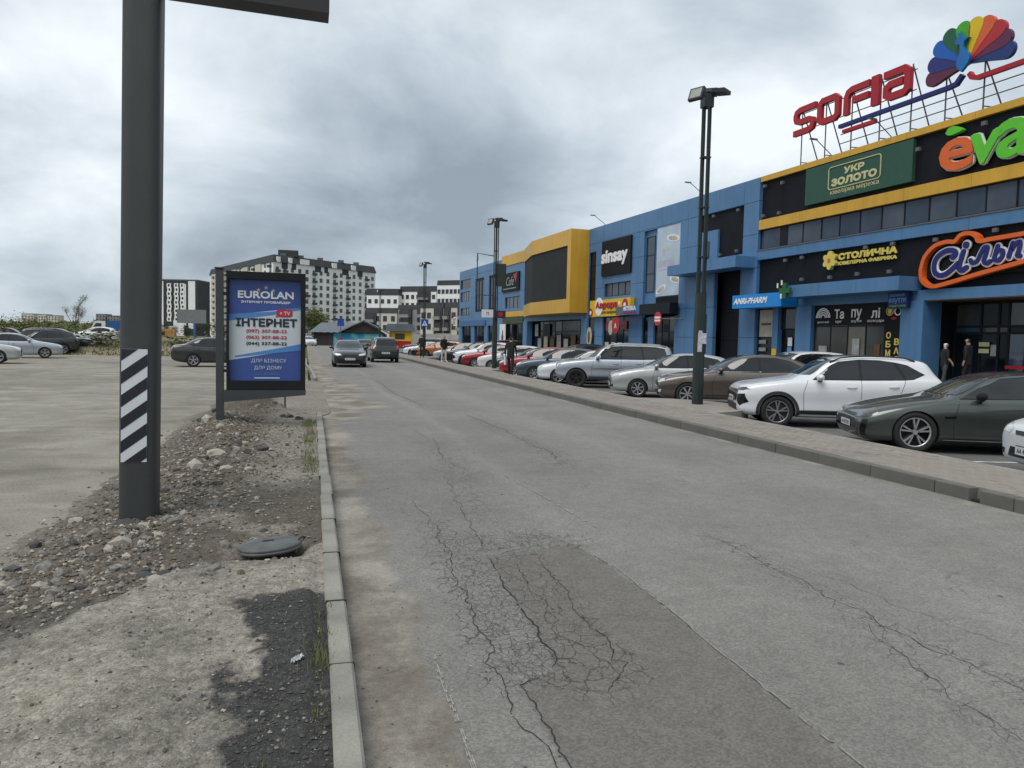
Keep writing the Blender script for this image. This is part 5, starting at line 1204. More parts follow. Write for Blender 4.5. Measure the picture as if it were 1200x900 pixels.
def cm(tab, x):       # smooth table lookup (monotone cubic)
    n = len(tab)
    if x <= tab[0][0]: return tab[0][1]
    if x >= tab[-1][0]: return tab[-1][1]
    for i in range(n-1):
        if x <= tab[i+1][0]: break
    x0, y0 = tab[i]; x1, y1 = tab[i+1]; h = x1-x0; d = (y1-y0)/h
    def slope(j):
        if j <= 0 or j >= n-1: return None
        a = (tab[j][1]-tab[j-1][1])/(tab[j][0]-tab[j-1][0]); b = (tab[j+1][1]-tab[j][1])/(tab[j+1][0]-tab[j][0])
        return 0.0 if a*b <= 0 else 2*a*b/(a+b)
    m0 = slope(i); m1 = slope(i+1); m0 = d if m0 is None else m0; m1 = d if m1 is None else m1
    t = (x-x0)/h
    return (2*t**3-3*t*t+1)*y0+(t**3-2*t*t+t)*h*m0+(-2*t**3+3*t*t)*y1+(t**3-t*t)*h*m1
SIDE_N = 3
def car_body(S):
    L, W = S['L'], S['W']; hw = W/2
    plan_ = S.get('plan', [(0, .70), (.03, .80), (.10, .88), (.25, .945), (.55, .985), (1.1, 1.0), (L-1.2, 1.0), (L-.5, .975), (L-.18, .93), (L-.05, .86), (L, .78)])
    xs = sorted(set([0, .015, .04, .08, .13, .2, .3, .42]+[.55+.13*k for k in range(int((L-1.0)/.13)+1)]+[L-.42, L-.3, L-.2, L-.12, L-.06, L-.02, L]))
    xs = [x for i, x in enumerate(xs) if i == 0 or x-xs[i-1] > 0.012]
    mb = MB(); mb.sm = True; rings = []
    for x in xs:
        w = hw*cm(plan_, x); zb = cm(S['bot'], x); zt = cm(S['top'], x); ze = min(cm(S['belt'], x), zt-.012)
        g = clamp((zt-ze-.10)/.30); wr = hw*S.get('roof', .70)
        # body side
        side = [(0, zb), (w*.80, zb), (w*.93, zb+.035), (w*.975, zb+.10), (w*.985, zb+.26*(ze-zb)), (w*.974, zb+.40*(ze-zb)), (w*.996, zb+.60*(ze-zb)), (w*1.002, zb+.72*(ze-zb)), (w*.986, zb+.86*(ze-zb)), (w*.958, ze-.035), (w*.925, ze-.005)]
        # hood / deck crown or greenhouse
        h_up = [(w*.86, ze+.35*(zt-ze)), (w*.74, ze+.62*(zt-ze)), (w*.56, ze+.84*(zt-ze)), (w*.30, ze+.97*(zt-ze)), (0, zt)]
        wt = min(wr, w*.86)
        g_up = [(w*.895, ze+.015), (w*.895+(wt-w*.895)*.52, ze+.50*(zt-ze)), (wt+.008, ze+.84*(zt-ze)), (wt*.90, zt-.022), (0, zt)]
        up = [(a[0]*(1-g)+b[0]*g, a[1]*(1-g)+b[1]*g) for a, b in zip(h_up, g_up)]
        up.insert(4, (up[3][0]*.55, (up[3][1]*.25+zt*.75)))
        half = side+up
        rings.append([(x, -y, z) for y, z in half[::-1][:-0 or None]]+[(x, y, z) for y, z in half[1:-1]])
    n = len(rings[0]); vs = [p for r_ in rings for p in r_]; fs = []
    for i in range(len(rings)-1):
        for k in range(n): fs.append((i*n+k, i*n+(k+1) % n, (i+1)*n+(k+1) % n, (i+1)*n+k))
    fs.append(list(range(n))); fs.append(list(range((len(rings)-1)*n, len(rings)*n))[::-1])
    mb.add(vs, fs); me = mb.mesh('body', [wellm, wellm])
    bm = bmesh.new(); bm.from_mesh(me); bmesh.ops.remove_doubles(bm, verts=bm.verts, dist=0.0005); bm.to_mesh(me); bm.free()
    o = obj('tmp', me)
    ss = o.modifiers.new('s', 'SUBSURF'); ss.levels = 1; ss.render_levels = 1
    cut = MB(); cut.cur = 1; rw = S['r']*S.get('arch', 1.13)
    for xa in (S['fo'], S['fo']+S['wb']):
        for s_ in (-1, 1):
            cut.lathe([(0, -.16), (rw, -.16), (rw, .16), (0, .16)], 40, 'y', (xa, s_*(hw-.10), S['r']*.98))
    cme = cut.mesh('cut', [wellm, wellm]); co = obj('tmpcut', cme)
    bo = o.modifiers.new('b', 'BOOLEAN'); bo.operation = 'DIFFERENCE'; bo.object = co; bo.solver = 'EXACT'
    dg = bpy.context.evaluated_depsgraph_get(); dg.update()
    res = bpy.data.meshes.new_from_object(o.evaluated_get(dg))
    bpy.data.objects.remove(o); bpy.data.objects.remove(co)
    smooth_by_angle(res, 40)
    return res
def wheel_mesh(S):
    r = S['r']; w_ = S.get('tw', .215)/2; rr = r*S.get('rimr', .70)
    mb = MB(); mb.sm = True
    mb.lathe([(rr, -w_*.82), (rr+.012, -w_*.98), (r*.90, -w_), (r*.965, -w_*.86), (r, -w_*.6), (r, w_*.6), (r*.965, w_*.86), (r*.90, w_), (rr, w_*.9)], 36, 'y')
    ty = mb.mesh('wheel', tyrem)
    m2 = MB(); m2.sm = False; st = S.get('spoke', 'five'); m2.cur = 1
    m2.lathe([(0, -w_*.25), (rr*.97, -w_*.25)], 30, 'y')                      # dark dish
    m2.cur = 0; m2.sm = True; m2.lathe([(rr*.90, -w_*.62), (rr*.93, -w_*.86), (rr, -w_*.86), (rr*1.0, -w_*.2)], 36, 'y'); m2.sm = False
    nsp = {'five': 5, 'seven': 7, 'ten': 10}[st]
    for k in range(nsp):
        a = 2*math.pi*k/nsp+.3
        for da in ((-.20, .20) if st != 'seven' else (0,)):
            wd = rr*(.10 if st != 'seven' else .17)
            c, s = math.cos(a), math.sin(a); c2, s2 = math.cos(a+da*.9), math.sin(a+da*.9)
            p0 = Vector((c*rr*.16, s*rr*.16)); p1 = Vector((c2*rr*.93, s2*rr*.93)); d = (p1-p0).normalized(); nn = Vector((-d.y, d.x))*wd*.5
            q = [p0+nn*.8, p0-nn*.8, p1-nn*1.15, p1+nn*1.15]
            m2.add([(v.x, -w_*.80, v.y) for v in q]+[(v.x, -w_*.3, v.y) for v in q], [(0, 1, 2, 3), (0, 4, 5, 1), (1, 5, 6, 2), (2, 6, 7, 3), (3, 7, 4, 0)])
    m2.lathe([(0, -w_*.84), (rr*.15, -w_*.84), (rr*.19, -w_*.4)], 16, 'y')
    return ty, m2.mesh('rim', [S.get('rimm', rimsil), S.get('dish', rimdk)])
def fill_poly(pts, step=0.06):
    """triangulated, subdivided 2-D polygon"""
    bm = bmesh.new(); P = []
    for i, a in enumerate(pts):
        b = pts[(i+1) % len(pts)]; n = max(1, int(math.hypot(b[0]-a[0], b[1]-a[1])/step))
        P += [(a[0]+(b[0]-a[0])*k/n, a[1]+(b[1]-a[1])*k/n) for k in range(n)]
    vs = [bm.verts.new((x, y, 0)) for x, y in P]; es = [bm.edges.new((vs[i], vs[(i+1) % len(vs)])) for i in range(len(vs))]
    bmesh.ops.triangle_fill(bm, edges=es, use_beauty=True, use_dissolve=False)
    for _ in range(4):
        lg = [e_ for e_ in bm.edges if e_.calc_length() > step*1.7]
        if not lg: break
        bmesh.ops.subdivide_edges(bm, edges=lg, cuts=1); bmesh.ops.triangulate(bm, faces=bm.faces)
    bm.verts.index_update()
    V = [(v.co.x, v.co.y) for v in bm.verts]; F = [[v.index for v in f.verts] for f in bm.faces]; bm.free(); return V, F
class Skin:
    """lays thin pieces (glass, lamps, trim) on a car body by casting them at it"""
    def __init__(s, me): s.bvh = BVHTree.FromPolygons([v.co[:] for v in me.vertices], [list(p.vertices) for p in me.polygons])
    def hit(s, mode, a, b):
        o, d = {'L': ((a, -4, b), (0, 1, 0)), 'R': ((a, 4, b), (0, -1, 0)), 'F': ((-4, a, b), (1, 0, 0)), 'B': ((9, a, b), (-1, 0, 0)), 'T': ((a, b, 5), (0, 0, -1))}[mode]
        h = s.bvh.ray_cast(Vector(o), Vector(d)); return h
    def lay(s, mode, pts, eps=0.006, step=0.07):
        V, F = fill_poly(pts, step); out = []; bad = set()
        for i, (a, b) in enumerate(V):
            h = s.hit(mode, a, b)
            if h[0] is None or (mode in 'LR' and abs(h[0].y) < .55 and b < .9):
                bad.add(i); out.append(Vector((0, 0, 0))); continue
            n = h[1]; d = {'L': Vector((0, -1, 0)), 'R': Vector((0, 1, 0)), 'F': Vector((-1, 0, 0)), 'B': Vector((1, 0, 0)), 'T': Vector((0, 0, 1))}[mode]
            if n.dot(d) < 0: n = -n
            out.append(h[0]+(n+d*.4).normalized()*eps)
        F = [f for f in F if not any(i in bad for i in f)]
        d = {'L': Vector((0, -1, 0)), 'R': Vector((0, 1, 0)), 'F': Vector((-1, 0, 0)), 'B': Vector((1, 0, 0)), 'T': Vector((0, 0, 1))}[mode]
        FF = []
        for f in F:
            n = (out[f[1]]-out[f[0]]).cross(out[f[2]]-out[f[0]])
            FF.append(f if n.dot(d) > 0 else f[::-1])
        return [tuple(v) for v in out], FF
    def mesh(s, name, m, items, eps=0.006, step=0.07):
        mb = MB(); mb.sm = True
        for mode, pts in items:
            V, F = s.lay(mode, pts, eps, step); mb.add(V, F)
        return mb.mesh(name, m, fix=False)
def band(pts, wd):
    Lf, Rt = thick_line(pts, wd); return [tuple(p) for p in Lf]+[tuple(p) for p in Rt[::-1]]
def mir(p): return [(-a, b) for a, b in p]
BODIES = {}
def build_car(S):
    """master car: an Empty at the middle of the wheelbase on the ground with all its parts; body material is slot 0 of the object"""
    me = car_body(S); sk = Skin(me); L, hw = S['L'], S['W']/2
    root = empty(S['name']); cx = S['fo']+S['wb']/2
    base = Matrix.Translation((-cx, 0, 0)); parts = []
    def part(name, mesh, parent=None, m=None):
        o = obj(name, mesh, parent or root, base if m is None and parent is None else m); return o
    body = part('body', me)
    ty, rim = wheel_mesh(S)
    for xa in (S['fo'], S['fo']+S['wb']):
        for s_ in (-1, 1):
            m = base @ Matrix.Translation((xa, s_*(hw-S.get('tw', .215)/2-.018), S['r'])) @ Matrix.Rotation(0 if s_ < 0 else math.pi, 4, 'Z')
            wo = part('wheel', ty, None, m); part('rim', rim, wo, Matrix.Identity(4))
    up_, lo_ = [], []            # gloss black daylight opening under the panes: pillars and seals
    for w_ in S['win']:
        zm = (max(p[1] for p in w_)+min(p[1] for p in w_))/2
        for p in w_: (up_ if p[1] > zm else lo_).append(p)
    lo_.sort(); up_.sort(reverse=True); dlo = lo_+up_; c_ = Vector((sum(p[0] for p in dlo)/len(dlo), sum(p[1] for p in dlo)/len(dlo)))
    dlo = [(p[0]+.025*(1 if p[0] > c_.x else -1)*(i in (0, len(lo_)-1)), p[1]+(.018 if i >= len(lo_) else -.016)) for i, p in enumerate(dlo)]
    for sd in 'LR': part('window_seal', sk.mesh('window_seal', trimblk, [(sd, dlo)], .004, .06))
    for w_ in S['win']:
        for sd in 'LR': part('side_window', sk.mesh('side_window', carglass, [(sd, w_)], .009))
    part('windscreen', sk.mesh('windscreen', wind, [('F', S['ws'])], .006)); part('rear_window', sk.mesh('rear_window', carglass, [('B', S['rw'])], .006))
    for h_ in S['head']:
        for f_ in (lambda p: p, mir): part('headlight', sk.mesh('headlight', S.get('headm', lampgl), [('F', f_(h_))], .008, .04))
    for h_ in S['tail']:
        for f_ in (lambda p: p, mir): part('tail_light', sk.mesh('tail_light', tail, [('B', f_(h_))], .008, .05))
    for nm, mode, p, m, e_ in S.get('trim', []): part(nm, sk.mesh(nm, m, [(mode, p)], e_, .05))
    for nm, p, m, e_ in S.get('strim', []):
        for sd in 'LR': part(nm, sk.mesh(nm, m, [(sd, p)], e_, .05))
    # wheel arch lips
    if S.get('clad'):
        for xa in (S['fo'], S['fo']+S['wb']):
            for sd in 'LR':
                ri, ro = S['r']*S.get('arch', 1.13)+.006, S['r']*S.get('arch', 1.13)+S['clad']; a = [R(-12+204*k/20) for k in range(21)]
                poly = [(xa+ro*math.cos(t), S['r']*.98+ro*math.sin(t)) for t in a]+[(xa+ri*math.cos(t), S['r']*.98+ri*math.sin(t)) for t in a[::-1]]
                part('arch_cladding', sk.mesh('arch_cladding', plastic, [(sd, poly)], .012, .05))
    for p in S['seams']:
        for sd in 'LR': part('panel_gap', sk.mesh('panel_gap', seamm, [(sd, band(p, .009))], .003, .05))
    for x, z in S['handles']:
        for sd in (-1, 1):
            h = sk.hit('L' if sd < 0 else 'R', x, z)
            if h[0] is None: continue
            mb = MB(); mb.sm = True; mb.tube([(x-.10, h[0].y+sd*.012, z), (x-.05, h[0].y+sd*.03, z+.004), (x+.06, h[0].y+sd*.03, z+.006), (x+.11, h[0].y+sd*.012, z+.006)], [.010, .014, .014, .010], 6); o = part('door_handle', mb.mesh('door_handle', S.get('handm', None) or wellm))
            if not S.get('handm'): o['paint'] = 1
    mx, mz = S['mirror']
    for sd in (-1, 1):
        h = sk.hit('L' if sd < 0 else 'R', mx+.05, mz-.03); y0 = h[0].y if h[0] else sd*hw*.9
        bm = bmesh.new(); bmesh.ops.create_uvsphere(bm, u_segments=12, v_segments=8, radius=1)
        for v in bm.verts: v.co = Vector((mx+v.co.x*.085-.02*abs(v.co.y), y0+sd*.14+v.co.y*.115, mz+.03+v.co.z*.075))
        mm = bpy.data.meshes.new('mirror'); bm.to_mesh(mm); bm.free(); mm.materials.append(wellm); mm.polygons.foreach_set('use_smooth', [True]*len(mm.polygons))
        o = part('mirror', mm); o['paint'] = 1 if not S.get('mirm') else 0
        mb = MB(); mb.box(mx-.03, mx+.05, min(y0-.02*sd, y0+.10*sd), max(y0-.02*sd, y0+.10*sd), mz-.06, mz-.01); part('mirror_foot', mb.mesh('mirror_foot', plastic))
    if S.get('rails'):
        for sd in (-1, 1):
            pts = [(x, sd*hw*S.get('roof', .7)*.97, (sk.hit('T', x, sd*hw*S.get('roof', .7)*.9)[0] or Vector((0, 0, 1.6))).z+.035) for x in [S['rails'][0]+(S['rails'][1]-S['rails'][0])*k/8 for k in range(9)]]
            pts[0] = (pts[0][0], pts[0][1], pts[0][2]-.045); pts[-1] = (pts[-1][0], pts[-1][1], pts[-1][2]-.045)
            mb = MB(); mb.sm = True; mb.tube(pts, .018, 6); part('roof_rail', mb.mesh('roof_rail', S.get('railm', trimblk)))
    for mode, z in (('F', S['plz'][0]), ('B', S['plz'][1])):
        h = sk.hit(mode, 0, z)
        if h[0] is None: continue
        d = -1 if mode == 'F' else 1; x = h[0].x+d*.012
        mb = MB(); mb.box(x, x+d*.012, -.26, .26, z-.056, z+.056); po = part('number_plate', mb.mesh('number_plate', platem))
        pf = MB(); pf.box(x-d*.008, x+d*.002, -.275, .275, z-.07, z+.07); part('plate_frame', pf.mesh('plate_frame', plastic))
        txt = S.get('plate', 'AA 4710 KB'); o = obj('lettering', text_mesh(txt, .44, .075, trimblk, bold=.02), po)
        o.matrix_basis = Matrix.Translation((x+d*.0135, +.22 if mode == 'F' else -.22, z-.037)) @ Matrix.Rotation(R(-90) if mode == 'F' else R(90), 4, 'Z')
    S['root'] = root; index_children()
    return root
PAINT = {}
def place_car(root, x, y, z, heading, pm, label, group=None, first=[]):
    """heading: direction the nose points, radians from +X"""
    fresh = root not in first
    if fresh: first.append(root); o = root
    else: o = copy_tree(root)
    o.matrix_basis = loc(x, y, z, heading+math.pi)        # local -x is the nose
    for ch in (KIDS.get(root, []) if fresh else [c for c in bpy.data.objects if c.parent == o]):
        if ch.name.split('.')[0] == 'body':
            ch.material_slots[0].link = 'OBJECT'; ch.material_slots[0].material = pm
        elif ch.get('paint') == 1:
            ch.material_slots[0].link = 'OBJECT'; ch.material_slots[0].material = pm
    tag(o, label, 'car', group)
    return o
# ---------------------------------------------------------------- shapes
SUV = dict(name='compact_suv', L=4.50, W=1.86, r=.358, wb=2.68, fo=.86, arch=1.10, clad=.075, roof=.70, tw=.235,
    top=[(0, .74), (.05, .86), (.16, .94), (.5, 1.02), (1.0, 1.10), (1.24, 1.14), (1.38, 1.18), (1.75, 1.40), (2.05, 1.555), (2.4, 1.625), (2.9, 1.65), (3.4, 1.635), (3.85, 1.585), (4.08, 1.54), (4.14, 1.46), (4.36, 1.16), (4.46, .98), (4.5, .84)],
    belt=[(0, .70), (.06, .82), (.25, .92), (.8, 1.0), (1.3, 1.06), (2.2, 1.075), (3.2, 1.10), (3.8, 1.15), (4.3, 1.13), (4.45, .95), (4.5, .8)],
    bot=[(0, .40), (.06, .29), (.25, .24), (.6, .23), (3.7, .235), (4.25, .28), (4.44, .36), (4.5, .50)],
    win=[[(1.62, 1.10), (2.0, 1.40), (2.18, 1.485), (2.58, 1.535), (2.60, 1.115)], [(2.66, 1.115), (2.64, 1.54), (3.05, 1.535), (3.32, 1.50), (3.52, 1.14)], [(3.58, 1.145), (3.39, 1.49), (3.62, 1.44), (3.95, 1.27), (3.72, 1.16)]],
    ws=[(-.70, 1.19), (.70, 1.19), (.575, 1.53), (.0, 1.565), (-.575, 1.53)], rw=[(-.62, 1.16), (.62, 1.16), (.55, 1.42), (-.55, 1.42)],
    head=[[(.50, .86), (.80, .885), (.86, .84), (.80, .815), (.52, .80)]], headm=lampdk, tail=[[(.35, .99), (.80, 1.03), (.82, .93), (.72, .90), (.38, .94)]],
    trim=[('grille', 'F', [(-.60, .82), (.60, .82), (.66, .70), (.56, .56), (-.56, .56), (-.66, .70)], trimblk, .007), ('lower_grille', 'F', [(-.62, .50), (.62, .50), (.55, .32), (-.55, .32)], plastic, .008), ('lamp_pod', 'F', [(.68, .72), (.84, .74), (.86, .56), (.76, .46), (.66, .56)], trimblk, .009), ('lamp_pod', 'F', mir([(.68, .72), (.84, .74), (.86, .56), (.76, .46), (.66, .56)]), trimblk, .009),
        ('skid_plate', 'F', [(-.5, .34), (.5, .34), (.45, .28), (-.45, .28)], grey, .012), ('bumper_cladding', 'B', [(-.8, .55), (.8, .55), (.78, .32), (-.78, .32)], plastic, .008), ('bonnet_gap', 'T', [(.30, -.70), (1.2, -.74), (1.2, -.728), (.30, -.688)], seamm, .004), ('bonnet_gap', 'T', [(.30, .70), (1.2, .74), (1.2, .728), (.30, .688)], seamm, .004)],
    strim=[('sill_cladding', [(1.26, .25), (3.15, .25), (3.13, .40), (1.28, .40)], plastic, .009), ('door_blade', [(1.35, .395), (3.1, .395), (3.1, .42), (1.35, .41)], chrome, .010)],
    seams=[[(1.42, .42), (1.40, .8), (1.50, 1.08)], [(2.62, .42), (2.63, 1.1)], [(3.12, .45), (3.45, .85), (3.56, 1.14)]], handles=[(2.42, .94), (3.30, .97)], mirror=(1.74, 1.12), rails=(2.0, 3.8), plz=(.60, .80), spoke='five', rimm=mat('rim_two_tone', (.30, .30, .31), .3, .7), dish=rimdk)
EV = dict(name='fastback_sedan', L=4.87, W=1.90, r=.365, wb=2.93, fo=.90, arch=1.07, roof=.655, tw=.245, rimr=.72,
    top=[(0, .55), (.05, .64), (.18, .73), (.5, .84), (.95, .93), (1.25, .975), (1.42, 1.01), (1.85, 1.22), (2.2, 1.365), (2.6, 1.435), (3.0, 1.45), (3.5, 1.405), (4.0, 1.285), (4.4, 1.13), (4.72, 1.01), (4.83, .92), (4.87, .78)],
    belt=[(0, .53), (.08, .62), (.3, .72), (.8, .84), (1.4, .93), (2.4, .955), (3.4, .99), (4.2, 1.02), (4.7, .96), (4.87, .76)],
    bot=[(0, .34), (.06, .22), (.25, .17), (.6, .165), (4.1, .175), (4.6, .24), (4.8, .34), (4.87, .5)],
    win=[[(1.66, .985), (1.98, 1.16), (2.35, 1.315), (2.72, 1.355), (2.76, .995)], [(2.82, .995), (2.80, 1.355), (3.2, 1.345), (3.62, 1.26), (4.0, 1.12), (3.98, 1.045), (3.7, 1.02)]],
    ws=[(-.70, 1.03), (.70, 1.03), (.545, 1.36), (0, 1.40), (-.545, 1.36)], rw=[(-.62, 1.10), (.62, 1.10), (.5, 1.34), (-.5, 1.34)],
    head=[[(.46, .635), (.84, .70), (.88, .655), (.84, .62), (.46, .575)]], headm=lampdk, tail=[[(.0, .87), (.82, .90), (.84, .82), (.0, .80)]],
    trim=[('light_bar', 'F', [(-.5, .64), (.5, .64), (.5, .59), (-.5, .59)], trimblk, .008), ('lower_grille', 'F', [(-.66, .40), (.66, .40), (.56, .23), (-.56, .23)], trimblk, .008), ('air_curtain', 'F', [(.78, .56), (.845, .56), (.80, .27), (.70, .27)], trimblk, .010), ('air_curtain', 'F', mir([(.78, .56), (.845, .56), (.80, .27), (.70, .27)]), trimblk, .010), ('diffuser', 'B', [(-.8, .42), (.8, .42), (.7, .26), (-.7, .26)], plastic, .008),
        ('dark_roof', 'T', [(1.98, -.52), (2.3, -.56), (3.2, -.56), (4.0, -.50), (4.0, .50), (3.2, .56), (2.3, .56), (1.98, .52)], trimblk, .006), ('bonnet_gap', 'T', [(.32, -.60), (1.35, -.70), (1.35, -.688), (.32, -.588)], seamm, .004), ('bonnet_gap', 'T', [(.32, .60), (1.35, .70), (1.35, .688), (.32, .588)], seamm, .004), ('bonnet_crease', 'T', [(.4, -.36), (1.3, -.50), (1.3, -.485), (.4, -.345)], seamm, .003), ('bonnet_crease', 'T', [(.4, .36), (1.3, .50), (1.3, .485), (.4, .345)], seamm, .003)],
    strim=[('sill_cladding', [(1.32, .18), (3.40, .18), (3.38, .275), (1.34, .275)], trimblk, .009), ('door_blade', [(1.34, .245), (3.38, .245), (3.38, .262), (1.34, .262)], chrome, .011), ('fender_badge', [(1.34, .66), (1.55, .675), (1.53, .635), (1.36, .63)], trimblk, .009), ('window_trim', [(1.62, .968), (4.02, 1.028), (4.02, 1.040), (1.62, .982)], trimblk, .009)],
    seams=[[(1.52, .28), (1.50, .62), (1.60, .93)], [(2.80, .28), (2.82, .98)], [(3.42, .5), (3.72, .75), (3.82, 1.0)]], handles=[], mirror=(1.92, 1.0), mirm=1, plz=(.44, .62), spoke='five', rimm=mat('rim_polished', (.50, .50, .51), .3, .7), dish=trimblk)
GT = dict(name='liftback_car', L=5.0, W=1.88, r=.345, wb=3.07, fo=.84, arch=1.09, roof=.665, tw=.225, rimr=.68,
    top=[(0, .66), (.05, .76), (.2, .84), (.6, .93), (1.1, 1.00), (1.36, 1.03), (1.5, 1.06), (1.95, 1.30), (2.3, 1.46), (2.7, 1.54), (3.2, 1.555), (3.7, 1.50), (4.2, 1.36), (4.6, 1.19), (4.84, 1.09), (4.96, .96), (5.0, .82)],
    belt=[(0, .64), (.08, .74), (.3, .82), (.9, .92), (1.5, .985), (2.5, 1.01), (3.6, 1.05), (4.4, 1.07), (4.85, 1.0), (5.0, .8)],
    bot=[(0, .36), (.06, .25), (.25, .20), (.6, .19), (4.2, .20), (4.75, .27), (4.94, .38), (5.0, .52)],
    win=[[(1.74, 1.03), (2.1, 1.26), (2.4, 1.40), (2.86, 1.455), (2.88, 1.045)], [(2.94, 1.045), (2.92, 1.455), (3.4, 1.445), (3.8, 1.36), (4.16, 1.20), (4.06, 1.10), (3.85, 1.07)]],
    ws=[(-.70, 1.08), (.70, 1.08), (.56, 1.45), (0, 1.49), (-.56, 1.45)], rw=[(-.62, 1.16), (.62, 1.16), (.5, 1.42), (-.5, 1.42)],
    head=[[(.42, .75), (.78, .79), (.85, .72), (.74, .675), (.44, .665)]], tail=[[(.35, .98), (.82, 1.0), (.84, .86), (.40, .86)]],
    trim=[('grille', 'F', [(.04, .74), (.36, .74), (.36, .60), (.10, .58)], trimblk, .008), ('grille', 'F', mir([(.04, .74), (.36, .74), (.36, .60), (.10, .58)]), trimblk, .008), ('lower_grille', 'F', [(-.7, .44), (.7, .44), (.6, .30), (-.6, .30)], trimblk, .008), ('fog_lamp', 'F', [(.68, .46), (.8, .47), (.78, .38), (.66, .38)], lampgl, .012), ('fog_lamp', 'F', mir([(.68, .46), (.8, .47), (.78, .38), (.66, .38)]), lampgl, .012)],
    strim=[('sill_line', [(1.35, .33), (3.55, .33), (3.55, .345), (1.35, .345)], seamm, .004), ('window_trim', [(1.70, 1.012), (4.1, 1.075), (4.1, 1.088), (1.70, 1.028)], chrome, .009)],
    seams=[[(1.55, .24), (1.54, .66), (1.66, 1.0)], [(2.90, .24), (2.92, 1.02)], [(3.6, .5), (3.88, .8), (3.98, 1.06)]], handles=[(2.68, .87), (3.70, .91)], mirror=(1.78, 1.06), plz=(.50, .66), spoke='seven')
HATCH = dict(name='hatchback', L=4.24, W=1.77, r=.316, wb=2.60, fo=.86, arch=1.09, roof=.69, tw=.20, rimr=.66,
    top=[(0, .66), (.04, .75), (.15, .82), (.5, .92), (.9, .99), (1.08, 1.02), (1.25, 1.07), (1.7, 1.30), (2.05, 1.44), (2.4, 1.505), (2.8, 1.515), (3.2, 1.49), (3.6, 1.43), (3.82, 1.37), (3.92, 1.27), (4.12, 1.02), (4.2, .90), (4.24, .78)],
    belt=[(0, .63), (.06, .72), (.25, .81), (.7, .91), (1.2, .97), (2.2, 1.0), (3.2, 1.05), (3.8, 1.07), (4.15, .95), (4.24, .74)],
    bot=[(0, .34), (.05, .24), (.22, .19), (.6, .185), (3.6, .19), (4.0, .26), (4.18, .36), (4.24, .48)],
    win=[[(1.42, 1.02), (1.8, 1.27), (2.05, 1.37), (2.46, 1.42), (2.48, 1.025)], [(2.54, 1.03), (2.52, 1.42), (2.9, 1.415), (3.22, 1.36), (3.42, 1.10), (3.3, 1.06)], [(3.47, 1.10), (3.29, 1.345), (3.52, 1.30), (3.68, 1.16)]],
    ws=[(-.66, 1.08), (.66, 1.08), (.54, 1.41), (0, 1.44), (-.54, 1.41)], rw=[(-.56, 1.08), (.56, 1.08), (.5, 1.30), (-.5, 1.30)],
    head=[[(.40, .72), (.62, .80), (.79, .80), (.80, .72), (.66, .665), (.44, .655)]], tail=[[(.52, .98), (.74, .98), (.78, .76), (.6, .74)]],
    trim=[('grille', 'F', [(-.34, .70), (.34, .70), (.30, .64), (-.30, .64)], trimblk, .007), ('lower_grille', 'F', [(-.42, .46), (.42, .46), (.48, .32), (-.48, .32)], trimblk, .007), ('fog_lamp', 'F', [(.56, .42), (.72, .43), (.72, .35), (.58, .34)], trimblk, .008), ('fog_lamp', 'F', mir([(.56, .42), (.72, .43), (.72, .35), (.58, .34)]), trimblk, .008)],
    seams=[[(1.36, .24), (1.34, .62), (1.42, .99)], [(2.50, .24), (2.51, 1.0)], [(3.05, .42), (3.3, .75), (3.36, 1.05)]], handles=[(2.30, .86), (3.16, .90)], mirror=(1.46, 1.04), plz=(.42, .72), spoke='seven')
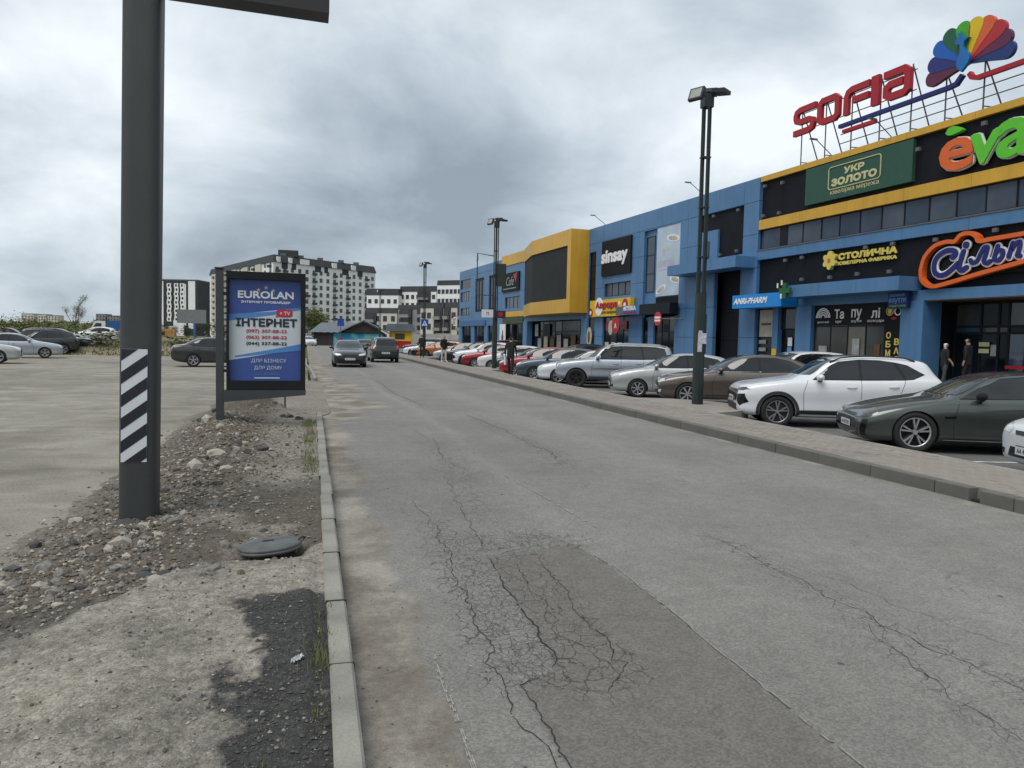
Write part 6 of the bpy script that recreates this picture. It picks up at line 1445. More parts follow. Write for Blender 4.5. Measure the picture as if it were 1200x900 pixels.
BIGSUV = dict(name='large_suv', L=4.70, W=1.82, r=.385, wb=2.80, fo=.80, arch=1.12, clad=0.0, roof=.74, tw=.26, rimr=.64,
    top=[(0, .84), (.05, .95), (.15, 1.02), (.5, 1.08), (.95, 1.13), (1.18, 1.16), (1.32, 1.21), (1.68, 1.50), (1.95, 1.68), (2.2, 1.755), (2.7, 1.79), (3.5, 1.785), (4.1, 1.755), (4.42, 1.70), (4.52, 1.58), (4.63, 1.2), (4.68, 1.0), (4.7, .85)],
    belt=[(0, .80), (.06, .92), (.2, .99), (.7, 1.06), (1.3, 1.12), (2.4, 1.14), (3.6, 1.155), (4.3, 1.17), (4.62, 1.08), (4.7, .82)],
    bot=[(0, .52), (.05, .42), (.2, .36), (.6, .36), (3.9, .36), (4.4, .42), (4.64, .48), (4.7, .58)], plan=[(0, .72), (.03, .82), (.10, .90), (.25, .955), (.55, .99), (1.1, 1.0), (3.6, 1.0), (4.3, .985), (4.58, .95), (4.66, .90), (4.7, .84)],
    win=[[(1.55, 1.155), (1.9, 1.54), (2.04, 1.63), (2.50, 1.66), (2.52, 1.16)], [(2.58, 1.165), (2.56, 1.66), (3.28, 1.66), (3.40, 1.17)], [(3.46, 1.175), (3.36, 1.66), (3.9, 1.64), (4.24, 1.58), (4.36, 1.20)]],
    ws=[(-.70, 1.23), (.70, 1.23), (.60, 1.65), (0, 1.69), (-.60, 1.65)], rw=[(-.6, 1.20), (.6, 1.20), (.56, 1.6), (-.56, 1.6)],
    head=[[(.42, .94), (.70, .97), (.80, .95), (.80, .84), (.66, .79), (.44, .80)]], tail=[[(.62, 1.2), (.78, 1.2), (.80, .88), (.66, .86)]],
    trim=[('grille', 'F', [(-.38, .93), (.38, .93), (.34, .76), (-.34, .76)], chrome, .007), ('lower_grille', 'F', [(-.5, .68), (.5, .68), (.45, .52), (-.45, .52)], trimblk, .007), ('fog_lamp', 'F', [(.60, .64), (.74, .65), (.74, .54), (.62, .53)], lampgl, .008), ('fog_lamp', 'F', mir([(.60, .64), (.74, .65), (.74, .54), (.62, .53)]), lampgl, .008)],
    strim=[('side_step', [(1.28, .37), (3.12, .37), (3.12, .47), (1.28, .47)], grey, .05), ('side_moulding', [(1.4, .76), (3.3, .76), (3.3, .80), (1.4, .80)], chrome, .012)],
    seams=[[(1.40, .5), (1.39, .8), (1.48, 1.13)], [(2.54, .5), (2.55, 1.15)], [(3.15, .6), (3.4, .95), (3.43, 1.16)]], handles=[(2.34, .98), (3.22, 1.0)], mirror=(1.62, 1.20), rails=(2.1, 4.3), railm=rimsil, plz=(.60, .82), spoke='five', rimm=rimdk, dish=trimblk)
SEDAN = dict(name='sedan', L=4.62, W=1.80, r=.325, wb=2.70, fo=.90, arch=1.08, roof=.66, tw=.205, rimr=.68,
    top=[(0, .62), (.05, .72), (.18, .79), (.5, .87), (1.0, .95), (1.25, .99), (1.4, 1.03), (1.85, 1.27), (2.2, 1.40), (2.6, 1.45), (3.0, 1.44), (3.4, 1.37), (3.85, 1.17), (4.05, 1.09), (4.45, 1.05), (4.56, .96), (4.62, .76)],
    belt=[(0, .60), (.08, .70), (.3, .78), (.9, .88), (1.4, .94), (2.4, .965), (3.4, .99), (4.1, 1.02), (4.5, .98), (4.62, .74)],
    bot=[(0, .34), (.06, .23), (.25, .185), (.6, .18), (3.9, .19), (4.4, .26), (4.57, .36), (4.62, .5)],
    win=[[(1.60, .98), (1.95, 1.21), (2.25, 1.32), (2.6, 1.36), (2.62, .99)], [(2.68, .995), (2.66, 1.36), (3.0, 1.355), (3.38, 1.27), (3.72, 1.10), (3.6, 1.02)]],
    ws=[(-.66, 1.05), (.66, 1.05), (.52, 1.36), (0, 1.39), (-.52, 1.36)], rw=[(-.56, 1.12), (.56, 1.12), (.48, 1.36), (-.48, 1.36)],
    head=[[(.44, .70), (.74, .76), (.82, .72), (.76, .65), (.46, .63)]], tail=[[(.34, .94), (.78, .96), (.80, .82), (.40, .82)]],
    trim=[('grille', 'F', [(-.40, .68), (.40, .68), (.34, .52), (-.34, .52)], trimblk, .008), ('lower_grille', 'F', [(-.66, .42), (.66, .42), (.55, .27), (-.55, .27)], trimblk, .008)],
    seams=[[(1.46, .24), (1.45, .62), (1.55, .96)], [(2.65, .24), (2.66, .98)], [(3.3, .46), (3.55, .75), (3.62, 1.0)]], handles=[(2.44, .84), (3.40, .88)], mirror=(1.66, 1.01), plz=(.45, .80), spoke='five')
MPV = dict(HATCH, name='compact_van', L=4.35, W=1.81, r=.325, wb=2.70, fo=.84, roof=.74,
    top=[(0, .70), (.04, .80), (.15, .88), (.5, .98), (.85, 1.06), (1.0, 1.10), (1.15, 1.16), (1.6, 1.42), (1.95, 1.57), (2.4, 1.63), (3.0, 1.64), (3.6, 1.61), (3.98, 1.56), (4.08, 1.46), (4.22, 1.10), (4.31, .92), (4.35, .8)],
    belt=[(0, .66), (.06, .76), (.25, .86), (.7, .96), (1.2, 1.02), (2.2, 1.04), (3.2, 1.07), (3.9, 1.08), (4.25, .98), (4.35, .76)],
    bot=[(0, .34), (.05, .24), (.22, .20), (.6, .19), (3.7, .20), (4.1, .27), (4.29, .36), (4.35, .48)],
    plan=[(0, .72), (.03, .82), (.10, .90), (.25, .955), (.55, .99), (1.1, 1.0), (3.4, 1.0), (4.0, .98), (4.24, .95), (4.32, .90), (4.35, .84)],
    win=[[(1.36, 1.07), (1.75, 1.38), (1.98, 1.48), (2.44, 1.53), (2.46, 1.08)], [(2.52, 1.08), (2.50, 1.53), (3.2, 1.52), (3.3, 1.10)], [(3.36, 1.10), (3.27, 1.51), (3.7, 1.46), (3.9, 1.2), (3.7, 1.12)]],
    ws=[(-.68, 1.17), (.68, 1.17), (.58, 1.53), (0, 1.56), (-.58, 1.53)], rw=[(-.58, 1.10), (.58, 1.10), (.56, 1.46), (-.56, 1.46)],
    head=[[(.42, .78), (.64, .86), (.80, .86), (.80, .76), (.66, .72), (.46, .71)]], tail=[[(.62, 1.08), (.80, 1.12), (.84, .84), (.66, .82)]], seams=[[(1.32, .24), (1.30, .66), (1.38, 1.04)], [(2.48, .24), (2.49, 1.06)], [(3.1, .44), (3.3, .8), (3.33, 1.08)]], handles=[(2.26, .90), (3.1, .94)], mirror=(1.42, 1.10), plz=(.44, .62))
cars = {k: build_car(v) for k, v in dict(suv=SUV, ev=EV, gt=GT, hatch=HATCH, big=BIGSUV, sedan=SEDAN, mpv=MPV).items()}
P_white = paint('paint_white', (.62, .63, .65)); P_pearl = paint('paint_pearl', (.55, .55, .54)); P_ggreen = paint('paint_grey_green', (.052, .062, .055), .45, .30); P_brown = paint('paint_brown', (.105, .084, .068), .5, .30); P_silver = paint('paint_silver', (.42, .43, .42), .45, .30)
P_silver2 = paint('paint_silver_blue', (.36, .39, .43), .45, .30); P_slate = paint('paint_slate', (.065, .085, .11), .45, .3); P_red = paint('paint_red', (.26, .012, .02), .2, .3); P_dark = paint('paint_dark_grey', (.022, .024, .026), .4, .3); P_black = paint('paint_black', (.008, .008, .009), .1, .25); P_orange = paint('paint_orange', (.38, .115, .03), .3, .3); P_blueblk = paint('paint_blue_black', (.010, .013, .020), .3, .3); P_greenblk = paint('paint_green_black', (.010, .017, .016), .3, .3)
ZL = -0.20
def park(kind, yside, xf, pm, label, turn=0.0, group='cars parked nose to the footway'):
    """parked nose to the road: near flank at yside, front axle at xf"""
    S = dict(suv=SUV, ev=EV, gt=GT, hatch=HATCH, big=BIGSUV, sedan=SEDAN, mpv=MPV)[kind]
    a = R(18)-turn; rear = Vector((math.cos(a), -math.sin(a))); far = Vector((math.sin(a), math.cos(a)))       # bays run slightly slantwise
    c = Vector((xf, yside))+rear*S['wb']/2+far*(S['W']/2-.02)
    return place_car(cars[kind], c.x, c.y, ZL, math.pi-a, pm, label, group)
park('ev', 10.62, 10.32, P_ggreen, 'grey green low electric fastback with two-tone wheels', R(-6))
park('suv', 14.43, 10.2, P_white, 'white crossover with black arch cladding and dark grille beside the grey green fastback', R(-5))
park('gt', 19.72, 10.86, P_brown, 'bronze brown liftback parked behind the near lamp post', R(-4))
park('hatch', 22.7, 10.65, P_silver, 'pale silver hatchback next to the bronze liftback')
park('big', 27.5, 10.26, P_silver2, 'tall silver off-roader with roof rails and dark wheels')
park('hatch', 6.9, 10.2, P_white, 'white car with only its nose and number plate showing by the footway', R(-3))
park('sedan', 30.1, 10.4, P_white, 'white sedan mostly hidden behind the tall silver off-roader')
park('hatch', 32.6, 10.1, P_slate, 'slate blue hatchback with dark wheels between white and red cars')
park('hatch', 35.3, 10.0, P_red, 'red hatchback nosing out beside the slate blue one')
park('sedan', 38.6, 10.5, P_dark, 'dark grey sedan beside the second lamp post')
park('hatch', 42.0, 10.4, P_pearl, 'white hatchback behind the man in black')
park('hatch', 46.0, 10.3, P_red, 'bright red hatchback beside a white crossover')
park('suv', 49.0, 10.3, P_white, 'white crossover between the bright red hatchback and a black one')
park('suv', 52.0, 10.3, P_black, 'black crossover next to a white one by the footway')
park('hatch', 57.0, 10.3, P_silver2, 'silver blue hatchback beside the black crossover')
park('suv', 67.0, 10.4, P_orange, 'orange crossover by the crossing sign')
park('sedan', 70.2, 10.4, P_black, 'black sedan just past the orange crossover')
park('sedan', 76.0, 10.4, P_white, 'white sedan past the black sedan at the row end')
park('big', 79.4, 10.7, P_blueblk, 'black tall off-roader at the end of the parked row')
# second row, against the shops
for kind, u, xx, pm, lab in (('mpv', 24.6, 17.2, P_white, 'white compact van parked in the row before the shops'), ('sedan', 21.2, 16.8, P_red, 'dark red sedan in the row before the shops'), ('suv', 47.0, 16.6, P_dark, 'dark crossover in the row before the yellow bay'), ('suv', 39.5, 16.6, P_silver2, 'silver crossover in the row before the yellow bay'), ('sedan', 43.2, 16.8, P_pearl, 'pearl white sedan in the row before the yellow bay'), ('big', 64.5, 15.4, P_blueblk, 'black off-roader with roof box before the far blue wall')):
    S = dict(suv=SUV, ev=EV, gt=GT, hatch=HATCH, big=BIGSUV, sedan=SEDAN, mpv=MPV)[kind]
    place_car(cars[kind], xx+S['wb']/2-.5, u, ZL, math.pi, pm, lab, 'cars parked before the shops')
# traffic on the road
place_car(cars['sedan'], 2.30, 42.2, 0.0, R(-91), P_blueblk, 'dark sedan driving up the road with pale headlamps', 'cars driving on the road')
place_car(cars['mpv'], 4.95, 50.2, 0.0, R(90), P_greenblk, 'dark green compact van driving away down the road', 'cars driving on the road')
place_car(cars['sedan'], 4.6, 62.0, 0.0, R(93), P_dark, 'dark sedan half hidden ahead of the compact van', 'cars driving on the road')
place_car(cars['hatch'], 0.55, 122.5, -0.03, R(-80), P_white, 'small white hatchback far down the street beyond the poster stand', 'cars driving on the road')
# cars in the yard
Yd = 'cars parked in the gravel yard'
place_car(cars['sedan'], -4.05, 40.2, 0.0, R(8), P_dark, 'dark grey sedan half hidden behind the poster stand', Yd)
place_car(cars['sedan'], -16.2, 49.8, 0.0, R(14), P_silver2, 'silver sedan with dark wheels in the gravel yard', Yd)
place_car(cars['sedan'], -15.65, 41.3, 0.0, R(14), P_silver, 'older silver sedan whose amber indicator and nose show at the yard edge', Yd)
place_car(cars['suv'], -17.6, 58.2, 0.0, R(196), P_dark, 'dark grey crossover seen from behind in the yard', Yd)
place_car(cars['big'], -17.0, 60.6, 0.0, R(8), P_black, 'black off-roader facing the street in the yard', Yd)
place_car(cars['big'], -22.0, 66.0, 0.0, R(10), P_blueblk, 'blue black off-roader behind the silver sedan', Yd)
place_car(cars['hatch'], -19.6, 80.0, 0.55, R(184), P_white, 'white hatchback on the grass bank beyond the yard', 'cars beyond the yard')
place_car(cars['sedan'], -17.2, 86.0, 0.5, R(4), P_red, 'red sedan behind the white hatchback on the bank', 'cars beyond the yard')
# ================================================================== PEOPLE
skinm = mat('skin', (.38, .24, .17), .55, var=.05); hairm = mat('hair_dark', (.015, .012, .010), .7, var=.1); clothk = mat('cloth_black', (.010, .010, .012), .9, var=.2, scale=6); clothg = mat('cloth_grey', (.05, .052, .058), .9, var=.2, scale=6); clothw = mat('cloth_white', (.48, .47, .45), .9, var=.1, scale=6); shoem = mat('shoe_dark', (.012, .012, .012), .6, var=.1); shoew = mat('shoe_white', (.5, .5, .5), .6, var=.1)
def person(x, y, z, rz, H, top, legs, shoes, label, stride=.12, arm=0.0, hat=None, hold=None):
    """one continuous body grown from a skeleton; clothing by height on the body"""
    k = H/1.75
    J = {'hip': (0, 0, .93, .135), 'waist': (0, 0, 1.06, .13), 'chest': (0, .01, 1.27, .155), 'neckb': (0, .0, 1.44, .085), 'neck': (0, -.01, 1.51, .055), 'head': (0, -.02, 1.60, .088), 'crown': (0, -.015, 1.68, .082)}
    E = [('hip', 'waist'), ('waist', 'chest'), ('chest', 'neckb'), ('neckb', 'neck'), ('neck', 'head'), ('head', 'crown')]
    for s, n in ((-1, 'l'), (1, 'r')):
        st = stride*s
        J[n+'thigh'] = (s*.095, 0, .86, .095); J[n+'knee'] = (s*.10, -st*.55-.02, .49, .062); J[n+'shank'] = (s*.10, -st*.75, .30, .056); J[n+'ankle'] = (s*.105, -st, .09, .042); J[n+'ball'] = (s*.115, -st-.11, .035, .036); J[n+'toe'] = (s*.12, -st-.18, .028, .026)
        E += [('hip', n+'thigh'), (n+'thigh', n+'knee'), (n+'knee', n+'shank'), (n+'shank', n+'ankle'), (n+'ankle', n+'ball'), (n+'ball', n+'toe')]
        bend = arm if s > 0 else arm*.3
        J[n+'sh'] = (s*.185, 0, 1.40, .066); J[n+'elb'] = (s*.235, .03+st*.25, 1.13, .05); J[n+'wr'] = (s*.235, -.05+st*.5-bend*.18, .90+bend*.22, .034); J[n+'palm'] = (s*.235, -.08+st*.55-bend*.24, .83+bend*.24, .032)
        E += [('chest', n+'sh'), (n+'sh', n+'elb'), (n+'elb', n+'wr'), (n+'wr', n+'palm')]
        px_, py_, pz_ = J[n+'palm'][:3]
        for q in range(4):
            a = (q-1.5)*.017; J[n+'f%d' % q] = (px_-s*.004, py_+a-.012, pz_-.055, .0095); J[n+'g%d' % q] = (px_-s*.018, py_+a-.012, pz_-.09+.006*abs(q-1), .008); E += [(n+'palm', n+'f%d' % q), (n+'f%d' % q, n+'g%d' % q)]
        J[n+'t0'] = (px_-s*.022, py_-.035, pz_-.025, .010); J[n+'t1'] = (px_-s*.03, py_-.045, pz_-.055, .008); E += [(n+'palm', n+'t0'), (n+'t0', n+'t1')]
    names = list(J); me = bpy.data.meshes.new('body'); me.from_pydata([J[n][:3] for n in names], [(names.index(a), names.index(b)) for a, b in E], [])
    o = obj('tmp', me); md = o.modifiers.new('s', 'SKIN'); md.use_smooth_shade = True
    for i, n in enumerate(names):
        sv = me.skin_vertices[0].data[i]; rr = J[n][3]; sv.radius = (rr*(1.25 if n in ('chest', 'waist', 'hip') else 1), rr*(.82 if n in ('chest', 'waist', 'hip') else 1)); sv.use_root = n == 'hip'
    o.modifiers.new('u', 'SUBSURF').levels = 2
    dg = bpy.context.evaluated_depsgraph_get(); dg.update(); bme = bpy.data.meshes.new_from_object(o.evaluated_get(dg)); bpy.data.objects.remove(o)
    bme.materials.clear()
    for m in (skinm, top, legs, shoes, hairm if hat is None else hat): bme.materials.append(m)
    for p in bme.polygons:
        c = p.center; hand = abs(c.x) > .19 and c.z < .93+arm*.2 and c.z > .6
        p.material_index = 3 if c.z < .085 else (0 if hand else (2 if c.z < .90 else (1 if c.z < 1.47 else (4 if (c.z > 1.655 or (c.y > .0 and c.z > 1.53)) else 0)))); p.use_smooth = True
    r = empty('person', loc(x, y, z, rz) @ Matrix.Scale(k, 4), label, 'person'); b = obj('body', bme, r)
    # jacket hem and face
    mb = MB(); mb.sm = True; mb.lathe([(.168, .80), (.175, .88), (.165, 1.02), (.16, 1.1)], 20); jm = mb.mesh('jacket', top)
    for v in jm.vertices: v.co.y *= .72
    obj('jacket', jm, r)
    for nm, pts, rad, m in (('nose', (0, -.108, 1.60), .014, skinm), ('eye', (-.032, -.098, 1.625), .009, hairm), ('eye', (.032, -.098, 1.625), .009, hairm), ('mouth', (0, -.098, 1.565), .013, hairm), ('ear', (-.088, -.01, 1.60), .02, skinm), ('ear', (.088, -.01, 1.60), .02, skinm)):
        bm = bmesh.new(); bmesh.ops.create_icosphere(bm, subdivisions=1, radius=rad); fm = bpy.data.meshes.new(nm); bm.to_mesh(fm); bm.free(); fm.materials.append(m); f_ = obj(nm, fm, r); f_.location = pts; f_.scale = (1.4 if nm == 'mouth' else 1, 1, .4 if nm == 'mouth' else 1.3)
    if hold:
        mb = MB(); mb.box(-.03, .03, -.13, .13, -.36, -.02); bg = tag(mb.build('shopping_bag', hold), 'white shopping bag held by the man in black', 'bag'); bg.matrix_basis = loc(x, y, z, rz) @ Matrix.Translation((.25*k, -.06, .82*k))
    return r
person(8.42, 30.6, .15, R(150), 1.66, clothk, clothk, shoem, 'man in black jacket and black trousers walking on the footway with a bag', .15, hold=stickw)
person(8.38, 55.4, .15, R(165), 1.78, clothk, clothk, shoem, 'person all in black walking beside the orange crossover', .14)
person(8.40, 46.4, .15, R(20), 1.72, clothk, clothw, shoew, 'person in black top and white trousers on the footway', .10)
_p = BM @ Vector((1.32, -1.0, .28)); person(_p.x, _p.y, .28, R(70), 1.62, clothk, clothg, shoew, 'woman with white headscarf leaving the supermarket entrance', .1, .8, hat=stickw)
_p = BM @ Vector((1.90, -.6, .28)); person(_p.x, _p.y, .28, R(200), 1.80, clothk, clothk, shoem, 'dark dressed man standing at the supermarket entrance', .08)

# ================================================================== FAR BUILDINGS
wallw = mat('render_white', (.78, .78, .77), .85, var=.05, scale=.2); walld = mat('render_dark', (.035, .036, .038), .8, var=.15, scale=.3); wallc = mat('render_cream', (.52, .49, .43), .85, var=.06, scale=.2); roofd = mat('roof_dark', (.036, .038, .042), .7, var=.2, scale=.3); fwin = mat('far_window', (.030, .034, .040), .15, var=.4, scale=.3, spec=.7); wallg = mat('render_grey', (.22, .22, .215), .85, var=.1, scale=.2); railm_ = mat('balcony_dark', (.05, .052, .055), .7, var=.1)
WB = {}
def unit_box(name, sx, sy, sz, m):
    key = (name, round(sx, 2), round(sy, 2), round(sz, 2), m.name)
    if key not in WB:
        mb = MB(); mb.box(-sx/2, sx/2, -sy, 0, 0, sz); WB[key] = mb.mesh(name, m)
    return WB[key]
def face_frame(a, b):
    """matrix of a facade running from a to b (as seen from the street, left to right), x along, -y outwards"""
    a = Vector((*a, 0)); b = Vector((*b, 0)); d = (b-a).normalized(); n = Vector((-d.y, d.x, 0))
    return Matrix(((d.x, n.x, 0, a.x), (d.y, n.y, 0, a.y), (0, 0, 1, 0), (0, 0, 0, 1))), (b-a).length
def block(name, pts, h, wall, label, roof_h=2.4):
    """walls on a closed plan (world xy, counter-clockwise from the front left), dark mansard and parapet"""
    r = empty(name, Matrix.Translation((pts[0][0], pts[0][1], 0)), label, 'building'); P = [(x-pts[0][0], y-pts[0][1]) for x, y in pts]
    mb = MB(); mb.prism(P, -1, h, 'z'); mb.build('wall', wall, r)
    c = Vector((sum(p[0] for p in P)/len(P), sum(p[1] for p in P)/len(P)))
    def off(k): return [tuple(c+(Vector(p)-c)*k) for p in P]
    n = len(P); A = off(1.012); B = off(.985)
    mb = MB(); mb.add([(x, y, h) for x, y in A]+[(x, y, h+roof_h) for x, y in B], [list(range(n))[::-1], list(range(n, 2*n))]+[(i, (i+1) % n, n+(i+1) % n, n+i) for i in range(n)]); mb.build('roof', roofd, r)
    return r
def facade(r, a, b, rows, cols, z0, dz, w_, h_, wm=fwin, skip=None, balc=None, inset=.06, bm_=railm_, x0=None, x1=None, sill=None):
    m, ln = face_frame(a, b); m = Matrix.Translation(-r.matrix_basis.translation) @ m
    x0 = ln/cols*.5 if x0 is None else x0; x1 = ln-ln/cols*.5 if x1 is None else x1
    for i in range(cols):
        x = x0+(x1-x0)*i/max(1, cols-1)
        for j in range(rows):
            if skip and skip(i, j): continue
            z = z0+dz*j; o = obj('window', unit_box('window', w_, .10, h_, wm), r, m @ Matrix.Translation((x, 0, z)))
            if balc and balc(i, j): obj('balcony', unit_box('balcony', w_*1.25, 1.1, .95, bm_), r, m @ Matrix.Translation((x, -.06, z-.35)))
def strip(r, a, b, x0, x1, z0, z1, m_, name='wall_band', d=.3):
    m, ln = face_frame(a, b); m = Matrix.Translation(-r.matrix_basis.translation) @ m
    mb = MB(); mb.box(x0, x1, -d, .0, z0, z1); o = mb.build(name, m_, r); o.matrix_basis = m; return o
# tall white block with black attic storey
A, B, C_ = (-12.6, 317), (31.1, 352), (-46.9, 408)
D_ = (B[0]+C_[0]-A[0], B[1]+C_[1]-A[1])
r = block('tower_block', [A, B, D_, C_], 31.0, wallw, 'tall white tower block with black attic storey and rows of dark windows', 3.0)
ln = math.hypot(B[0]-A[0], B[1]-A[1])
facade(r, A, B, 9, 15, 2.6, 3.1, 1.5, 1.75, balc=lambda i, j: i in (0, 1, 5, 8, 10, 13) or (i, j) in ((3, 2), (4, 5)), sill=None)
for x, ww in ((4, 3.0), (9, 2.2), (21, 3.2), (26, 2.0), (36, 3.6), (45, 3.0)): strip(r, A, B, x, x+ww, 28.6, 30.99, roofd, 'attic_panel', .12)
for x, ww in ((1.4, 1.6), (7.2, 1.6), (13, 4.5), (30, 2.4), (41, 2.4)): strip(r, A, B, x, x+ww, 31.05, 33.2, wallw, 'attic_window_wall', .7)
facade(r, C_, A, 10, 14, 2.2, 3.0, 2.2, 1.8, balc=lambda i, j: i % 3 == 1)
for x in (6, 22, 40, 58, 76): strip(r, C_, A, x, x+7, .2, 30.9, wallc, 'wall_band', .8)
for x, y in ((-9, 323), (-2, 329), (6, 335), (15, 341), (22, 348)): mb = MB(); mb.box(x-1.2, x+1.2, y-1, y+1, 34, 35.1); o = mb.build('roof_plant', grey, r); o.matrix_basis = Matrix.Translation((-A[0], -A[1], 0))
mb = MB(); mb.box(-11, -3, 324, 334, 34, 36.6); o = mb.build('stair_head', roofd, r); o.matrix_basis = Matrix.Translation((-A[0], -A[1], 0))
# black block with white zig-zag frames
A, B = (-86.1, 494), (-62.7, 487); D_, C_ = (-56, 510), (-79.4, 517)
r = block('black_white_block', [A, B, D_, C_], 33.0, walld, 'black apartment block with white linked window frames beside the grey pole', .8)
strip(r, A, B, .2, 1.2, 6, 32.6, wallw); strip(r, A, B, 2.4, 3.4, 6, 32.6, wallw); strip(r, A, B, 18.6, 22.8, 4, 32.8, wallw); strip(r, A, B, 16.2, 17.2, 6, 31, wallw); strip(r, A, B, 9.5, 16.0, -.2, 9, wallw, 'wall_band', .5); strip(r, A, B, 1, 9.4, 3, 5.5, wallw)
for cx in (7.0, 11.4, 15.0):
    for j in range(9):
        z = 8.4+2.55*j; m, _ = face_frame(A, B); m = Matrix.Translation(-r.matrix_basis.translation) @ m
        mb = MB(); w_ = 1.25; zz_ = .32 if j % 2 else -.32
        mb.box(-w_, w_, -.5, -.1, 0, .55); mb.box(-w_+zz_*.6, -w_*.45+zz_*.6, -.5, -.1, .55, 2.0); mb.box(w_*.45+zz_*.6, w_+zz_*.6, -.5, -.1, .55, 2.0); mb.box(-w_, w_, -.5, -.1, 2.0, 2.54)
        o = mb.build('window_frame', wallw, r); o.matrix_basis = m @ Matrix.Translation((cx, 0, z))
facade(r, A, B, 3, 9, .8, 3.0, 1.2, 1.6, wm=fwin, x0=1.5, x1=15)
r = block('grey_white_block', [(-61, 520), (-49, 516), (-44, 536), (-56, 540)], 29, wallw, 'narrow white block seen between the black block and the tower'); facade(r, (-61, 520), (-49, 516), 9, 4, 1.5, 3, 1.7, 1.6)
strip(r, (-61, 520), (-49, 516), 8.4, 9.6, 0, 29, walld)
# low rise quarter behind the hut: cream and dark houses with mansards, one by one
def house(x0, y0, x1, y1, depth, h, wall, label, rows, cols, dk=(), rh=3.0, ww=1.3, wh=1.6):
    h += rh*.5; rh *= .5
    a, b = (x0, y0), (x1, y1); d = (Vector(b)-Vector(a)).normalized(); n = Vector((-d.y, d.x))*depth
    r = block('apartment_house', [a, b, (b[0]+n.x, b[1]+n.y), (a[0]+n.x, a[1]+n.y)], h, wall, label, rh); ln = math.hypot(x1-x0, y1-y0)
    for s0, s1 in dk: strip(r, a, b, s0*ln, s1*ln, 0, h-.02, walld, 'dark_bay', .5)
    def sk(i, j):
        t = (i+.5)/cols; return any(s0 < t < s1 for s0, s1 in dk)
    facade(r, a, b, rows, cols, .9, (h-.6)/rows, ww, wh, skip=sk)
    for s0, s1 in dk:
        m, _ = face_frame(a, b); m = Matrix.Translation(-r.matrix_basis.translation) @ m; c = (s0+s1)/2*ln
        for j in range(rows): obj('balcony', unit_box('balcony', (s1-s0)*ln*.8, 1.0, .9, wallg), r, m @ Matrix.Translation((c, -.52, .5+(h-.6)/rows*j))); obj('window', unit_box('window', (s1-s0)*ln*.6, .08, 1.3, fwin), r, m @ Matrix.Translation((c, -.52, 1.5+(h-.6)/rows*j)))
    return r
house(17.6, 232, 26.5, 226, 14, 7.2, wallc, 'cream low apartment house with dark mansard next to the tower block', 3, 4, ((0, .36),), 3.2)
house(26.5, 224, 35.5, 214, 14, 8.6, wallg, 'dark balconied house between two cream ones', 4, 6, ((.1, .42), (.58, .9)), 2.6)
house(31.5, 212, 37.2, 207, 13, 8.4, wallc, 'cream house with stepped windows beside the crossing sign', 3, 4, ((.62, .98),), 3.2)
house(37.4, 206, 44.5, 199, 13, 8.6, wallc, 'cream house with a dark gabled bay near the blue shop wall', 3, 5, ((0, .2), (.45, .72)), 3.0)
house(44.6, 198, 53, 190, 13, 8.6, wallg, 'dark house just left out by the blue shop wall', 4, 5, ((.2, .5),), 2.8)
house(22.6, 292, 34, 286, 15, 15.0, wallw, 'white house with tall dark roof behind the first row', 5, 5, (), 5.0)
house(35, 290, 47.5, 280, 15, 17.0, wallw, 'long white house with dark mansard in the second row', 6, 7, ((.5, .85),), 4.2)
house(47.6, 279, 55.5, 272, 15, 19.6, wallw, 'white house under a broad dark roof in the second row', 6, 6, (), 3.6)
house(56, 270, 62, 262, 14, 21, wallw, 'pale grey gabled house in the second row', 6, 4, ((.3, .55),), 3.0)
house(62.2, 261, 72, 250, 14, 18.5, wallg, 'dark house with round white windows in the second row', 6, 6, ((.1, .35), (.6, .9)), 4)
# hut with a mural, kiosk, boundary wall
hutm = mat('hut_wood', (.035, .029, .025), .85, var=.3, scale=.8); zinc = mat('hut_zinc', (.11, .125, .145), .5, var=.15, scale=.4)
g_ = NG('mural'); c_ = g_.mix(g_.ramp(g_.noise(.35, 4, .6, 1.0), .40, .62), (.03, .22, .34), (.16, .42, .46)); c_ = g_.mix(g_.ramp(g_.noise(.55, 3, .6, 1.5), .60, .70), c_, (.34, .34, .06)); c_ = g_.mix(g_.ramp(g_.noise(.9, 3, .5, 1.2), .64, .72), c_, (.35, .10, .04)); mural = g_.done(c_, .8, .2)
r = empty('mural_hut', Matrix.Translation((7.5, 128, 0)) @ Matrix.Rotation(R(-8), 4, 'Z'), 'low dark hut with gabled grey roof and turquoise painted mural', 'hut')
mb = MB(); mb.box(-6.2, 5.2, 0, 8, -.2, 2.2); mb.build('wall', hutm, r); mb = MB(); mb.box(-3.0, 5.15, -.06, -.01, .1, 2.15); mb.build('mural_panel', mural, r)
mb = MB(); mb.prism([(-1.6, 2.2), (5.6, 2.2), (2.0, 4.0)], -.3, 0.0, 'y'); mb.build('gable', hutm, r); mb = MB(); mb.prism([(-2.2, 2.15), (2.0, 4.2), (6.2, 2.15), (6.2, 2.3), (2.0, 4.4), (-2.2, 2.3)], -.8, 8.3, 'y'); mb.build('roof', zinc, r)
mb = MB(); mb.add([(-7, -.5, 2.2), (-1.9, -.5, 2.3), (0.5, 4, 3.9), (-5.5, 4, 3.9), (-5.5, 8.3, 2.4), (.5, 8.3, 2.4)], [(0, 1, 2, 3), (3, 2, 5, 4)]); mb.build('side_roof', zinc, r)
